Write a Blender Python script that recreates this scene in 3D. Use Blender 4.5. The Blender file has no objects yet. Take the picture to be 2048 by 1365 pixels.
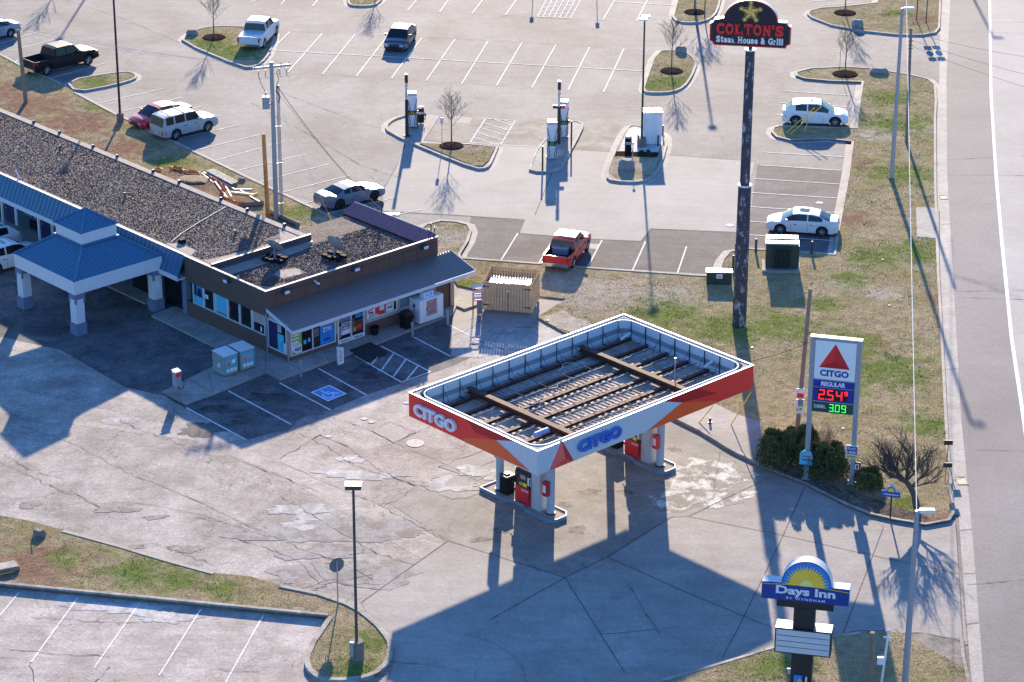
import bpy, bmesh, math, random
import numpy as np
from mathutils import Vector, Matrix, Euler
random.seed(7); np.random.seed(7)
C = bpy.context.scene.collection
R = math.radians
SC = bpy.context.scene
# ------------------------------------------------------------------ camera, sky, sun, exposure
FPX, PITCH, ROLL, CAMH = 5289.5, R(22.950), R(0.2493), 60.648      # solved from the photograph (2048 px wide)
_u0 = Vector((0, math.sin(PITCH), math.cos(PITCH))); _r0 = Vector((1, 0, 0))
CR = _r0*math.cos(ROLL) + _u0*math.sin(ROLL)
CU = -_r0*math.sin(ROLL) + _u0*math.cos(ROLL)
CF = Vector((0, math.cos(PITCH), -math.sin(PITCH)))
cam_d = bpy.data.cameras.new('camera'); cam = bpy.data.objects.new('camera', cam_d); C.objects.link(cam)
cam_d.sensor_width = 36; cam_d.lens = 36*FPX/2048; cam_d.clip_start = 1; cam_d.clip_end = 3000
M3 = Matrix((CR, CU, -CF)).transposed(); cam.matrix_world = Matrix.Translation((0, 0, CAMH)) @ M3.to_4x4()
SC.camera = cam
SUN_EL, SUN_AZ = R(17.0), R(1.2)
SDIR = Vector((math.sin(SUN_AZ)*math.cos(SUN_EL), math.cos(SUN_AZ)*math.cos(SUN_EL), math.sin(SUN_EL)))
W = bpy.data.worlds.new('World'); SC.world = W; W.use_nodes = True
nt = W.node_tree; sky = nt.nodes.new('ShaderNodeTexSky'); sky.sky_type = 'NISHITA'; sky.sun_disc = False
sky.sun_elevation = SUN_EL; sky.sun_rotation = SUN_AZ; sky.altitude = 150; sky.air_density = 1.25; sky.dust_density = 0.3; sky.ozone_density = 4.0
tint = nt.nodes.new('ShaderNodeMix'); tint.data_type = 'RGBA'; tint.blend_type = 'MULTIPLY'; tint.inputs[0].default_value = 1; tint.inputs[7].default_value = (.63, .95, 1.38, 1)
nt.links.new(sky.outputs[0], tint.inputs[6]); nt.links.new(tint.outputs[2], nt.nodes['Background'].inputs[0]); nt.nodes['Background'].inputs[1].default_value = 0.10
sl = bpy.data.lights.new('sun', 'SUN'); so = bpy.data.objects.new('sun', sl); C.objects.link(so)
sl.energy = 5.0; sl.angle = R(0.55); sl.color = (1.0, 0.84, 0.615)
so.rotation_mode = 'QUATERNION'; so.rotation_quaternion = SDIR.to_track_quat('Z', 'Y')
SC.view_settings.view_transform = 'Standard'; SC.view_settings.look = 'None'; SC.view_settings.exposure = 1.2; SC.view_settings.gamma = 1

# ------------------------------------------------------------------ photo geometry -> real positions
def ray(px, py): return CF*FPX + CR*(px-1024) + CU*(682.5-py)
def GP(px, py, z=0.0):
    d = ray(px, py); t = (z-CAMH)/d.z
    return Vector((d.x*t, d.y*t, z))
def proj(v):
    q = Vector(v) - Vector((0, 0, CAMH)); w = q.dot(CF)
    return 1024+FPX*q.dot(CR)/w, 682.5-FPX*q.dot(CU)/w
def HT(bx, by, ty):
    a = GP(bx, by); lo, hi = 0.0, 60.0
    for _ in range(40):
        m = (lo+hi)/2
        if proj((a.x, a.y, m))[1] > ty: lo = m
        else: hi = m
    return lo
class Frame:
    def __init__(s, o, ang):
        s.o = Vector((o[0], o[1], 0)); s.a = ang; s.m = Matrix.Translation(s.o) @ Matrix.Rotation(ang, 4, 'Z'); s.i = s.m.inverted()
    def loc(s, v): return s.i @ Vector(v)
    def pix(s, px, py, z=0.0): return s.i @ GP(px, py, z)
    def _pl(s, px, py, ax, val):
        o = s.i @ Vector((0, 0, CAMH)); d = s.i.to_3x3() @ ray(px, py)
        t = (val-o[ax])/d[ax]; return o + d*t
    def wx(s, px, py, x): return s._pl(px, py, 0, x)
    def wy(s, px, py, y): return s._pl(px, py, 1, y)
def ang(a, b): d = GP(*b)-GP(*a); return math.atan2(d.y, d.x)

# ------------------------------------------------------------------ mesh helpers
class MB:
    def __init__(s): s.v = []; s.f = []; s.m = []
    def add(s, vs, fs, mi=0):
        n = len(s.v); s.v += [tuple(v) for v in vs]; s.f += [tuple(i+n for i in f) for f in fs]; s.m += [mi]*len(fs); return s
    def box(s, x0, x1, y0, y1, z0, z1, mi=0):
        v = [(x, y, z) for z in (z0, z1) for x, y in ((x0, y0), (x1, y0), (x1, y1), (x0, y1))]
        return s.add(v, [(3, 2, 1, 0), (4, 5, 6, 7), (0, 1, 5, 4), (1, 2, 6, 5), (2, 3, 7, 6), (3, 0, 4, 7)], mi)
    def cbox(s, c, sx, sy, sz, mi=0): return s.box(c[0]-sx/2, c[0]+sx/2, c[1]-sy/2, c[1]+sy/2, c[2], c[2]+sz, mi)
    def tube(s, p, q, r0, r1=None, n=8, mi=0, cap=True):
        r1 = r0 if r1 is None else r1
        p, q = Vector(p), Vector(q); d = (q-p)
        if d.length < 1e-6: return s
        d.normalize(); a = Vector((0, 0, 1)) if abs(d.z) < .9 else Vector((1, 0, 0)); u = d.cross(a).normalized(); w = d.cross(u)
        vs = []
        for c, r in ((p, r0), (q, r1)):
            vs += [c+(u*math.cos(2*math.pi*i/n)+w*math.sin(2*math.pi*i/n))*r for i in range(n)]
        fs = [(i, (i+1) % n, n+(i+1) % n, n+i) for i in range(n)]
        if cap: fs += [tuple(range(n))[::-1], tuple(range(n, 2*n))]
        return s.add(vs, fs, mi)
    def path(s, pts, r, n=6, mi=0):
        for a, b in zip(pts[:-1], pts[1:]): s.tube(a, b, r, r, n, mi)
        return s
    def prism(s, poly, z0, z1, mi=0):
        n = len(poly); vs = [(p[0], p[1], z0) for p in poly]+[(p[0], p[1], z1) for p in poly]
        return s.add(vs, [tuple(range(n))[::-1], tuple(range(n, 2*n))]+[(i, (i+1) % n, n+(i+1) % n, n+i) for i in range(n)], mi)
    def pxz(s, poly, y0, y1, mi=0):
        n = len(poly); vs = [(p[0], y0, p[1]) for p in poly]+[(p[0], y1, p[1]) for p in poly]
        return s.add(vs, [tuple(range(n))[::-1], tuple(range(n, 2*n))]+[(i, (i+1) % n, n+(i+1) % n, n+i) for i in range(n)], mi)
    def pyz(s, poly, x0, x1, mi=0):
        n = len(poly); vs = [(x0, p[0], p[1]) for p in poly]+[(x1, p[0], p[1]) for p in poly]
        return s.add(vs, [tuple(range(n))[::-1], tuple(range(n, 2*n))]+[(i, (i+1) % n, n+(i+1) % n, n+i) for i in range(n)], mi)
    def hull4(s, a, b, c, d, t, mi=0):            # thick quad, t = offset vector
        vs = [Vector(p) for p in (a, b, c, d)]; vs += [p+Vector(t) for p in vs]
        return s.add(vs, [(0, 1, 2, 3), (7, 6, 5, 4), (0, 4, 5, 1), (1, 5, 6, 2), (2, 6, 7, 3), (3, 7, 4, 0)], mi)
    def lathe(s, prof, n=12, c=(0, 0, 0), mi=0):
        vs = []; 
        for r, z in prof: vs += [(c[0]+r*math.cos(2*math.pi*i/n), c[1]+r*math.sin(2*math.pi*i/n), c[2]+z) for i in range(n)]
        fs = []
        for k in range(len(prof)-1): fs += [(k*n+i, k*n+(i+1) % n, (k+1)*n+(i+1) % n, (k+1)*n+i) for i in range(n)]
        fs += [tuple(range(n))[::-1], tuple((len(prof)-1)*n+i for i in range(n))]
        return s.add(vs, fs, mi)
    def rock(s, c, sx, sy, sz, seed=0, mi=0):
        rn = random.Random(seed); n = 9; prof = [(1.0, 0), (1.04, .35), (.9, .75), (.62, 1.0)]
        ph = [rn.uniform(.84, 1.14) for _ in range(n)]; vs = []
        for r, z in prof:
            for i in range(n):
                a = 2*math.pi*i/n; rr = r*ph[i]*rn.uniform(.93, 1.06)
                # squarish plan
                cx, cy = math.cos(a), math.sin(a); k = 1/max(abs(cx), abs(cy))**.55
                vs.append((c[0]+cx*k*rr*sx/2, c[1]+cy*k*rr*sy/2, c[2]+z*sz*rn.uniform(.93, 1.05)))
        fs = []
        for k in range(3): fs += [(k*n+i, k*n+(i+1) % n, (k+1)*n+(i+1) % n, (k+1)*n+i) for i in range(n)]
        fs += [tuple(3*n+i for i in range(n))]
        return s.add(vs, fs, mi)
    def build(s, name, mats, parent=None, smooth=False, recalc=True):
        me = bpy.data.meshes.new(name); me.from_pydata(s.v, [], s.f)
        if not isinstance(mats, (list, tuple)): mats = [mats]
        for m in mats: me.materials.append(m)
        if len(mats) > 1: me.polygons.foreach_set('material_index', s.m)
        if recalc:
            bm = bmesh.new(); bm.from_mesh(me); bmesh.ops.recalc_face_normals(bm, faces=bm.faces); bm.to_mesh(me); bm.free()
        if smooth: me.polygons.foreach_set('use_smooth', [True]*len(me.polygons))
        me.update(); o = bpy.data.objects.new(name, me); C.objects.link(o)
        if parent: o.parent = parent
        return o
def tag(o, label=None, cat=None, group=None, kind=None):
    if label: o['label'] = label
    if cat: o['category'] = cat
    if group: o['group'] = group
    if kind: o['kind'] = kind
    return o
def thing(name, label, cat, loc=(0, 0, 0), rz=0.0, group=None):
    o = bpy.data.objects.new(name, None); C.objects.link(o); o.empty_display_size = .3
    o.location = loc; o.rotation_euler = (0, 0, rz); return tag(o, label, cat, group)
def fthing(name, label, cat, fr, group=None): return thing(name, label, cat, fr.o, fr.a, group)
def copy_tree(o, parent=None, label=None, loc=None, rz=None):
    c = o.copy(); C.objects.link(c); c.parent = parent
    if label: c['label'] = label
    if loc is not None: c.location = loc
    if rz is not None: c.rotation_euler = (0, 0, rz)
    for ch in list(o.children): copy_tree(ch, c)
    return c
def struct(name, mb, m, **k): return tag(mb.build(name, m, **k), kind='structure')

# ------------------------------------------------------------------ materials
def lin(c): return tuple(((x/12.92) if x <= .04045 else ((x+.055)/1.055)**2.4) for x in c)
def newmat(name):
    m = bpy.data.materials.new(name); m.use_nodes = True; return m, m.node_tree, m.node_tree.nodes['Principled BSDF']
class NB:
    def __init__(s, nt): s.nt = nt
    def n(s, t, **k):
        o = s.nt.nodes.new(t)
        for a, b in k.items():
            if a.startswith('i_'):
                key = a[2:]; key = int(key) if key.isdigit() else key; o.inputs[key].default_value = b
            else: setattr(o, a, b)
        return o
    def l(s, a, b): s.nt.links.new(a, b)
    def noise(s, vec, scale, detail=4, rough=.6, dist=0):
        o = s.n('ShaderNodeTexNoise'); o.inputs['Scale'].default_value = scale; o.inputs['Detail'].default_value = detail
        o.inputs['Roughness'].default_value = rough; o.inputs['Distortion'].default_value = dist; s.l(vec, o.inputs['Vector']); return o.outputs['Fac']
    def ramp(s, fac, a, b, lo=0.0, hi=1.0):
        o = s.n('ShaderNodeMapRange'); o.inputs['From Min'].default_value = a; o.inputs['From Max'].default_value = b
        o.inputs['To Min'].default_value = lo; o.inputs['To Max'].default_value = hi; s.l(fac, o.inputs['Value']); return o.outputs[0]
    def mix(s, fac, a, b, mode='MIX'):
        o = s.n('ShaderNodeMix', data_type='RGBA', blend_type=mode)
        if isinstance(fac, float): o.inputs[0].default_value = fac
        else: s.l(fac, o.inputs[0])
        for i, c in ((6, a), (7, b)):
            if isinstance(c, tuple): o.inputs[i].default_value = (*c, 1) if len(c) == 3 else c
            else: s.l(c, o.inputs[i])
        return o.outputs[2]
    def mul(s, col, fac):   # color * scalar
        o = s.n('ShaderNodeVectorMath', operation='SCALE'); s.l(col, o.inputs[0]); s.l(fac, o.inputs['Scale']); return o.outputs[0]
    def math(s, op, a, b=None):
        o = s.n('ShaderNodeMath', operation=op)
        for i, x in ((0, a), (1, b)):
            if x is None: continue
            if isinstance(x, (int, float)): o.inputs[i].default_value = x
            else: s.l(x, o.inputs[i])
        return o.outputs[0]
    def bump(s, h, bsdf, strength, dist=.02):
        o = s.n('ShaderNodeBump'); o.inputs['Strength'].default_value = strength; o.inputs['Distance'].default_value = dist
        s.l(h, o.inputs['Height']); s.l(o.outputs[0], bsdf.inputs['Normal'])
_mc = {}
def mat(name, col, rough=.6, metal=0.0, var=.12, scale=3.0, bump=0.0, bscale=40.0, spec=.5, coat=0.0, trans=0.0):
    if name in _mc: return _mc[name]
    m, nt, b = newmat(name); q = NB(nt); tc = q.n('ShaderNodeTexCoord').outputs['Object']
    f = q.ramp(q.noise(tc, scale, 5, .6), .25, .75, 1-var, 1+var)
    cc = q.n('ShaderNodeRGB'); cc.outputs[0].default_value = (*col, 1)
    q.l(q.mul(cc.outputs[0], f), b.inputs['Base Color'])
    b.inputs['Roughness'].default_value = rough; b.inputs['Metallic'].default_value = metal; b.inputs['Specular IOR Level'].default_value = spec
    b.inputs['Coat Weight'].default_value = coat; b.inputs['Coat Roughness'].default_value = .05
    if bump: q.bump(q.noise(tc, bscale, 4), b, bump)
    _mc[name] = m; return m
def emat(name, col, st):
    m, nt, b = newmat(name); b.inputs['Base Color'].default_value = (*col, 1); b.inputs['Emission Color'].default_value = (*col, 1)
    b.inputs['Emission Strength'].default_value = st; b.inputs['Roughness'].default_value = .4; return m
def ground_mat(name, c1, c2, patch=.18, grain=.14, crack=0.0, crack_scale=.3, fine=0.0, rough=.85, bump=.35, streak=0.0, spec=.3, stain=None, gs=6.5, thr=(.38, .62), sdir=-5, mid=.13):
    m, nt, b = newmat(name); q = NB(nt); pos = q.n('ShaderNodeNewGeometry').outputs['Position']
    base = q.mix(q.ramp(q.noise(pos, patch, 7, .68, .4), thr[0], thr[1]), c1, c2)
    base = q.mul(base, q.ramp(q.noise(pos, 1.1, 6, .7), .32, .68, 1-mid, 1+mid)); base = q.mul(base, q.ramp(q.noise(pos, 3.1, 4, .75), .34, .66, 1-mid*.9, 1+mid*.9)); base = q.mul(base, q.ramp(q.noise(pos, .035, 3, .5), .3, .7, .92, 1.08))
    g = q.noise(pos, gs, 4, .75); base = q.mul(base, q.ramp(g, .34, .66, 1-grain*1.5, 1+grain*1.5))
    if stain: base = q.mix(q.ramp(q.noise(pos, .09, 8, .72, .8), .56, .70), base, stain)
    if streak:
        mp = q.n('ShaderNodeMapping'); q.l(pos, mp.inputs[0]); mp.inputs['Scale'].default_value = (.16, 1.3, 1); mp.inputs['Rotation'].default_value = (0, 0, R(sdir))
        base = q.mul(base, q.ramp(q.noise(mp.outputs[0], 1.2, 7, .72), .3, .7, 1-streak, 1+streak))
    hgt = g
    if crack:
        nz = q.n('ShaderNodeTexNoise'); nz.inputs['Scale'].default_value = .8; nz.inputs['Detail'].default_value = 6; q.l(pos, nz.inputs['Vector'])
        vm = q.n('ShaderNodeVectorMath', operation='SCALE'); vm.inputs['Scale'].default_value = 1.5; q.l(nz.outputs['Color'], vm.inputs[0])
        va = q.n('ShaderNodeVectorMath', operation='ADD'); q.l(pos, va.inputs[0]); q.l(vm.outputs[0], va.inputs[1])
        for sc, w, a0, a1, k in ((crack_scale, .005, .44, .56, crack*.85), (crack_scale*3.2, .010, .46, .56, crack*.7), (crack_scale*9, .03, .54, .64, crack*.45)):
            vo = q.n('ShaderNodeTexVoronoi', feature='DISTANCE_TO_EDGE'); vo.inputs['Scale'].default_value = sc; q.l(va.outputs[0], vo.inputs['Vector'])
            line = q.ramp(vo.outputs['Distance'], w*.3, w, 1, 0)
            line = q.math('MULTIPLY', line, q.ramp(q.noise(pos, .22, 5, .7), a0, a1)); line = q.math('MULTIPLY', line, k)
            base = q.mix(line, base, tuple(x*.28 for x in c1))
            hgt = q.math('SUBTRACT', hgt, line)
    q.l(base, b.inputs['Base Color']); b.inputs['Roughness'].default_value = rough; b.inputs['Specular IOR Level'].default_value = spec
    if bump: q.bump(hgt, b, bump, .03)
    return m
M = {}
M['lot'] = ground_mat('asphalt_grey', (.155, .140, .146), (.245, .223, .230), .13, .17, .5, .12, mid=.15, bump=.3, streak=.10)
M['edge'] = mat('island_steel_edge', (.22, .26, .32), .6, .1)
M['old'] = ground_mat('asphalt_weathered', (.245, .208, .196), (.435, .385, .355), .3, .17, .9, .3, bump=.6, stain=(.19, .163, .16), streak=.1, mid=.16)
M['low'] = ground_mat('asphalt_faded_pale', (.31, .262, .242), (.47, .41, .38), .35, .14, .7, .22, bump=.5, streak=.18)
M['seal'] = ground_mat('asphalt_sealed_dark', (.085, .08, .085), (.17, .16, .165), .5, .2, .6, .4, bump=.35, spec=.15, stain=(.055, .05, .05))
M['stall'] = ground_mat('asphalt_dark_bay', (.108, .094, .097), (.165, .146, .149), .25, .16, .3, .3, bump=.3, streak=.16, spec=.12)
M['scuff'] = ground_mat('asphalt_scuffed_brown', (.13, .112, .108), (.26, .235, .225), .6, .16, .2, .6, bump=.3, streak=.2)
M['conc'] = ground_mat('concrete_apron', (.30, .274, .262), (.36, .33, .315), .2, .06, 0, bump=.12, streak=.07, mid=.05)
M['drive'] = ground_mat('concrete_drive', (.285, .252, .238), (.375, .338, .315), .2, .09, .3, .1, bump=.15, streak=.10, mid=.07)
M['padc'] = ground_mat('concrete_pad_oil_stained', (.235, .205, .19), (.33, .295, .275), .3, .1, .5, .13, bump=.2, stain=(.18, .155, .145))
M['broken'] = ground_mat('concrete_broken_pale', (.33, .30, .29), (.46, .43, .42), .5, .14, .9, .5, bump=.4)
M['kerb'] = ground_mat('kerb_concrete', (.32, .28, .24), (.47, .42, .37), .5, .1, 0, bump=.2, gs=6)
M['kerbw'] = ground_mat('kerb_concrete_bleached', (.46, .43, .40), (.60, .56, .53), .6, .1, 0, bump=.2)
M['kerbd'] = ground_mat('kerb_concrete_aged', (.22, .2, .18), (.42, .38, .35), .9, .15, 0, bump=.3, gs=6)
M['walk'] = ground_mat('sidewalk_concrete', (.27, .25, .235), (.35, .33, .31), .4, .08, 0, bump=.15)
M['road'] = ground_mat('road_lane', (.33, .302, .30), (.40, .368, .362), .12, .09, 0, bump=.15, streak=.07, sdir=84, mid=.04)
M['shoulder'] = ground_mat('road_shoulder', (.185, .165, .172), (.235, .212, .22), .1, .13, .25, .12, bump=.25, mid=.06)
M['gutter'] = ground_mat('gutter_concrete', (.37, .33, .30), (.45, .41, .38), .5, .1, 0, bump=.2)
M['gravel'] = ground_mat('gravel_grey', (.20, .17, .145), (.34, .30, .255), 1.2, .35, 0, bump=.8, gs=9)
M['mulch'] = ground_mat('mulch_dark', (.03, .02, .018), (.07, .045, .036), 3, .4, 0, bump=1.0, gs=12, rough=1.0, spec=0.0)
M['white_rock'] = ground_mat('white_pebbles', (.42, .43, .45), (.62, .63, .65), 4, .35, 0, bump=.8, gs=9)
M['line'] = ground_mat('line_paint_worn', (.74, .72, .70), (.48, .45, .44), 1.8, .14, 0, bump=.05, thr=(.48, .75))
M['linew'] = ground_mat('line_paint_fresh', (.9, .9, .88), (.82, .82, .8), .8, .05, 0, bump=.05)
M['joint'] = ground_mat('joint_dark', (.06, .052, .05), (.13, .115, .105), 2, .3, 0, bump=.1)
M['white'] = mat('paint_white', (.78, .79, .80), .45)
M['cream'] = mat('stucco_pale', (.62, .62, .63), .85, bump=.2)
M['black'] = mat('paint_black', (.02, .02, .024), .45)
M['blackp'] = mat('plastic_black', (.014, .014, .016), .8, spec=.15)
M['rubber'] = mat('rubber', (.018, .018, .02), .8)
M['dkgrey'] = mat('metal_dark_grey', (.07, .075, .085), .5, .3)
M['grey'] = mat('metal_grey', (.34, .36, .39), .45, .5)
M['galv'] = mat('metal_galvanised', (.36, .38, .42), .5, .35, scale=9)
M['soil'] = ground_mat('bed_soil', (.10, .075, .062), (.20, .155, .125), 1.2, .35, 0, bump=1.0, gs=12, rough=1.0, spec=0.0)
M['twig'] = mat('bark_pale_twig', (.26, .20, .165), .9)
M['alu'] = mat('aluminium', (.6, .61, .63), .3, .8)
M['chrome'] = mat('chrome', (.75, .76, .78), .12, 1.0, .03)
M['glass'] = mat('glass_dark', (.010, .014, .020), .08, 0, .05, spec=.45)
M['winglass'] = mat('glass_window_dark', (.015, .018, .022), .12, 0, .2, spec=.5)
M['teal'] = mat('glass_curtain_teal', (.10, .23, .28), .3, 0, .15)
M['wood'] = mat('wood_grey_pole', (.24, .19, .155), .9, bump=.5, scale=5, var=.25)
M['woodnew'] = mat('wood_new_boards', (.74, .45, .235), .8, bump=.4, scale=4, var=.2)
M['woodor'] = mat('wood_orange_pole', (.60, .25, .085), .85, bump=.6, scale=4, var=.45)
M['bark'] = mat('bark_grey', (.14, .12, .105), .9, bump=.5)
M['barkd'] = mat('bark_dark', (.10, .082, .072), .9, bump=.5)
M['red'] = mat('paint_red', (.86, .025, .03), .4)
M['orange'] = mat('paint_orange_red', (.85, .10, .02), .4)
M['dred'] = mat('paint_dark_red', (.50, .012, .022), .4)
M['blue'] = mat('paint_blue', (.012, .07, .36), .4)
M['lblue'] = mat('paint_sky_blue', (.02, .25, .68), .4)
M['cyan'] = mat('paint_cyan', (.10, .50, .68), .5)
M['navy'] = mat('paint_navy', (.012, .018, .09), .5)
M['yellow'] = mat('paint_yellow', (.98, .66, .03), .5)
M['green'] = mat('paint_green', (.22, .50, .08), .5)
M['dgreen'] = mat('paint_dark_green', (.022, .05, .04), .5, var=.2)
M['brown'] = mat('wall_brown_siding', (.125, .078, .06), .75, var=.08, bump=.15)
M['beige'] = mat('wall_beige', (.42, .35, .31), .8, var=.08)
M['rockm'] = mat('boulder_grey', (.26, .25, .25), .9, var=.35, scale=4, bump=.9, bscale=9)
M['orangenet'] = mat('plastic_orange', (1.0, .22, .05), .6)
M['rust'] = mat('steel_rusty', (.13, .055, .04), .8, .2, .45, 2.5, bump=.3)
M['concbase'] = mat('concrete_base', (.20, .175, .16), .9, var=.25, bump=.4)
# ------------------------------------------------------------------ grass
BLOBS = [(1330, 632, 2.6), (1450, 660, 2.6), (1560, 655, 2.4), (1700, 690, 2.0), (1770, 745, 3.0), (1830, 505, 2.2), (1790, 250, 2.6), (1800, 350, 2.4), (1780, 200, 2.0),
         (1745, 520, 1.8), (280, 1150, 1.9), (350, 1165, 1.4), (440, 1185, .9), (130, 1125, 1.0), (720, 1350, 1.4), (740, 1290, 1.0), (1550, 1330, 1.6), (1700, 560, 1.5), (420, 90, 2.2), (455, 110, 2.5),
         (1345, 170, 2.6), (600, 430, 1.6), (190, 165, 1.6), (340, 330, 1.6), (1790, 30, 1.2), (60, 125, 1.5), (1800, 1010, 1.0), (1640, 610, 1.2), (1850, 850, 1.6), (1690, 780, 1.6), (930, 570, 1.0), (205, 215, 1.4)]
BW = [(*GP(x, y)[:2], r*1.0) for x, y, r in BLOBS]
STRAW = [(1200, 590, 3.4), (1330, 600, 2.5), (1120, 570, 1.6), (1690, 565, 1.6), (1760, 590, 1.2), (600, 470, 1.6), (900, 480, 2.0), (1760, 270, 1.8), (1870, 260, 1.2), (1265, 330, 3), (560, 500, 2), (640, 440, 1.5)]
SW = [(*GP(x, y)[:2], r) for x, y, r in STRAW]
DIRTB = [(60, 1140, 2.6), (150, 250, 3.4), (60, 215, 3.4), (400, 375, 2.2), (460, 410, 1.8), (330, 350, 1.8), (1890, 500, .9), (1895, 330, 1.0), (1650, 960, 2.2), (1570, 930, 1.6), (1740, 1000, 1.6), (1870, 600, .8), (1740, 690, 1.2), (1850, 40, 1.5), (250, 300, 2.5), (10, 190, 3), (1700, 440, 1.5), (1870, 1050, 1.6), (1715, 330, 1.2)]
DW = [(*GP(x, y)[:2], r) for x, y, r in DIRTB]
def grass_material():
    m, nt, b = newmat('grass_winter_turf'); q = NB(nt); pos = q.n('ShaderNodeNewGeometry').outputs['Position']
    nz = q.noise(pos, .9, 6, .7)
    def mask(lst):
        acc = None
        for x, y, r in lst:
            d = q.n('ShaderNodeVectorMath', operation='DISTANCE'); q.l(pos, d.inputs[0]); d.inputs[1].default_value = (x, y, .1)
            e = q.ramp(d.outputs['Value'], r*.1, r*1.9, 1, 0); acc = e if acc is None else q.math('MAXIMUM', acc, e)
        return q.ramp(q.math('ADD', acc, q.math('MULTIPLY', q.math('SUBTRACT', nz, .5), 2.2)), .35, .85)
    base = q.mix(q.ramp(q.noise(pos, .35, 6, .7), .4, .6), (.56, .45, .29), (.41, .355, .175))
    base = q.mix(q.ramp(q.noise(pos, 2.3, 5, .7), .48, .66), base, (.48, .35, .24))
    base = q.mix(mask(DW), base, (.38, .235, .16)); base = q.mix(mask(SW), base, (.60, .51, .40)); base = q.mix(mask(BW), base, (.25, .29, .09))
    g = q.noise(pos, 9, 5, .8); base = q.mul(base, q.ramp(g, .3, .7, .5, 1.4)); base = q.mul(base, q.ramp(q.noise(pos, 1.6, 5, .75), .3, .7, .72, 1.25))
    q.l(base, b.inputs['Base Color']); b.inputs['Roughness'].default_value = .95; b.inputs['Specular IOR Level'].default_value = .0
    q.bump(q.noise(pos, 4, 7, .85), b, 1.0, .22); return m
M['grass'] = grass_material()
M['blade_tan'] = mat('grass_blade_straw', (.76, .63, .43), .9, spec=.1)
M['blade_green'] = mat('grass_blade_green', (.25, .31, .09), .9, spec=.1)
M['blade_olive'] = mat('grass_blade_olive', (.48, .42, .22), .9, spec=.1)
GRASS = []      # (world polygon, z)
def chaikin(p, n=1, closed=True):
    for _ in range(n):
        o = []; L = len(p)
        for i in range(L if closed else L-1):
            a, b = p[i], p[(i+1) % L]; o += [(a[0]*.75+b[0]*.25, a[1]*.75+b[1]*.25), (a[0]*.25+b[0]*.75, a[1]*.25+b[1]*.75)]
        if not closed: o = [p[0]]+o+[p[-1]]
        p = o
    return p
def W2(pts, z=0): return [GP(x, y, z)[:2] for x, y in pts]
def area(p): return sum(p[i][0]*p[(i+1) % len(p)][1]-p[(i+1) % len(p)][0]*p[i][1] for i in range(len(p)))/2
def fixdup(pts):
    o = [pts[0]]
    for p in pts[1:]:
        if (p[0]-o[-1][0])**2+(p[1]-o[-1][1])**2 > 1e-4: o.append(p)
    return o
def sheet(name, pts, z, m, world=False, kind='structure', label=None):
    p = pts if world else W2(pts); mb = MB(); mb.add([(x, y, z) for x, y in p], [tuple(range(len(p)))])
    o = mb.build(name, m, recalc=False)
    if o.data.polygons[0].normal.z < 0: o.data.flip_normals()
    return tag(o, kind=kind, label=label)
def offset_line(p, d, closed):
    out = []; n = len(p)
    for i in range(n):
        a = p[i-1] if (closed or i > 0) else p[i]; b = p[i]; c = p[(i+1) % n] if (closed or i < n-1) else p[i]
        d1 = Vector((b[0]-a[0], b[1]-a[1])); d2 = Vector((c[0]-b[0], c[1]-b[1]))
        if d1.length < 1e-6: d1 = d2.copy()
        if d2.length < 1e-6: d2 = d1.copy()
        d1.normalize(); d2.normalize(); n1 = Vector((-d1.y, d1.x)); n2 = Vector((-d2.y, d2.x)); nn = n1+n2
        nn = nn/max(nn.dot(n1), .6) if nn.length > .3 else n1
        out.append((b[0]+nn.x*d, b[1]+nn.y*d))
    return out
def strip(p, d0, d1, z0, z1, closed, mb, solid=True):   # band between two offsets of a line
    A = offset_line(p, d0, closed); B = offset_line(p, d1, closed); n = len(p); m = n if closed else n-1
    if solid:
        vs = [(x, y, z0) for x, y in A]+[(x, y, z1) for x, y in A]+[(x, y, z1) for x, y in B]+[(x, y, z0) for x, y in B]
        fs = []
        for i in range(m):
            j = (i+1) % n; fs += [(i, j, n+j, n+i), (n+i, n+j, 2*n+j, 2*n+i), (2*n+i, 2*n+j, 3*n+j, 3*n+i)]
        if not closed: fs += [(0, n, 2*n, 3*n), (n-1, 4*n-1, 3*n-1, 2*n-1)]
    else:
        vs = [(x, y, z1) for x, y in A]+[(x, y, z1) for x, y in B]; fs = [(i, (i+1) % n, n+(i+1) % n, n+i) for i in range(m)]
    mb.add(vs, fs)
def kerb(pts, side=1, h=.14, w=.17, closed=False, gut=.38, world=False, m='kerb', zg=.005):
    p = fixdup(pts if world else W2(pts)); mb = MB(); strip(p, 0, side*w, -.05, h, closed, mb); struct('kerb', mb, M[m])
    if gut:
        g = MB(); strip(p, -side*.003, -side*gut, 0, zg, closed, g, False); o = struct('kerb_gutter', g, M['gutter'])
        if o.data.polygons[0].normal.z < 0: o.data.flip_normals()
def island(pts, smooth=1, fill='grass', h=.14, gut=.35, name='grass_island', m='kerb'):
    p = W2(chaikin(pts, smooth) if smooth else pts); 
    if area(p) < 0: p = p[::-1]
    p = fixdup(p)
    kerb(p, 1, h, .17, True, gut, True, m)
    inner = offset_line(p, .168, True); mb = MB(); mb.prism(inner, -.05, h-.035)
    struct(name, mb, M[fill])
    if fill == 'grass': GRASS.append((inner, h-.035))
    return inner
# base: asphalt sheet to the horizon
mb = MB(); mb.add([(-1500, -300, -.02), (1500, -300, -.02), (1500, 2500, -.02), (-1500, 2500, -.02)], [(0, 1, 2, 3)]); struct('ground', mb, M['lot'], recalc=False)
sheet('parking_lot', [(-160, -150), (2300, -150), (2300, 620), (-160, 620)], -.004, M['lot'])
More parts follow.
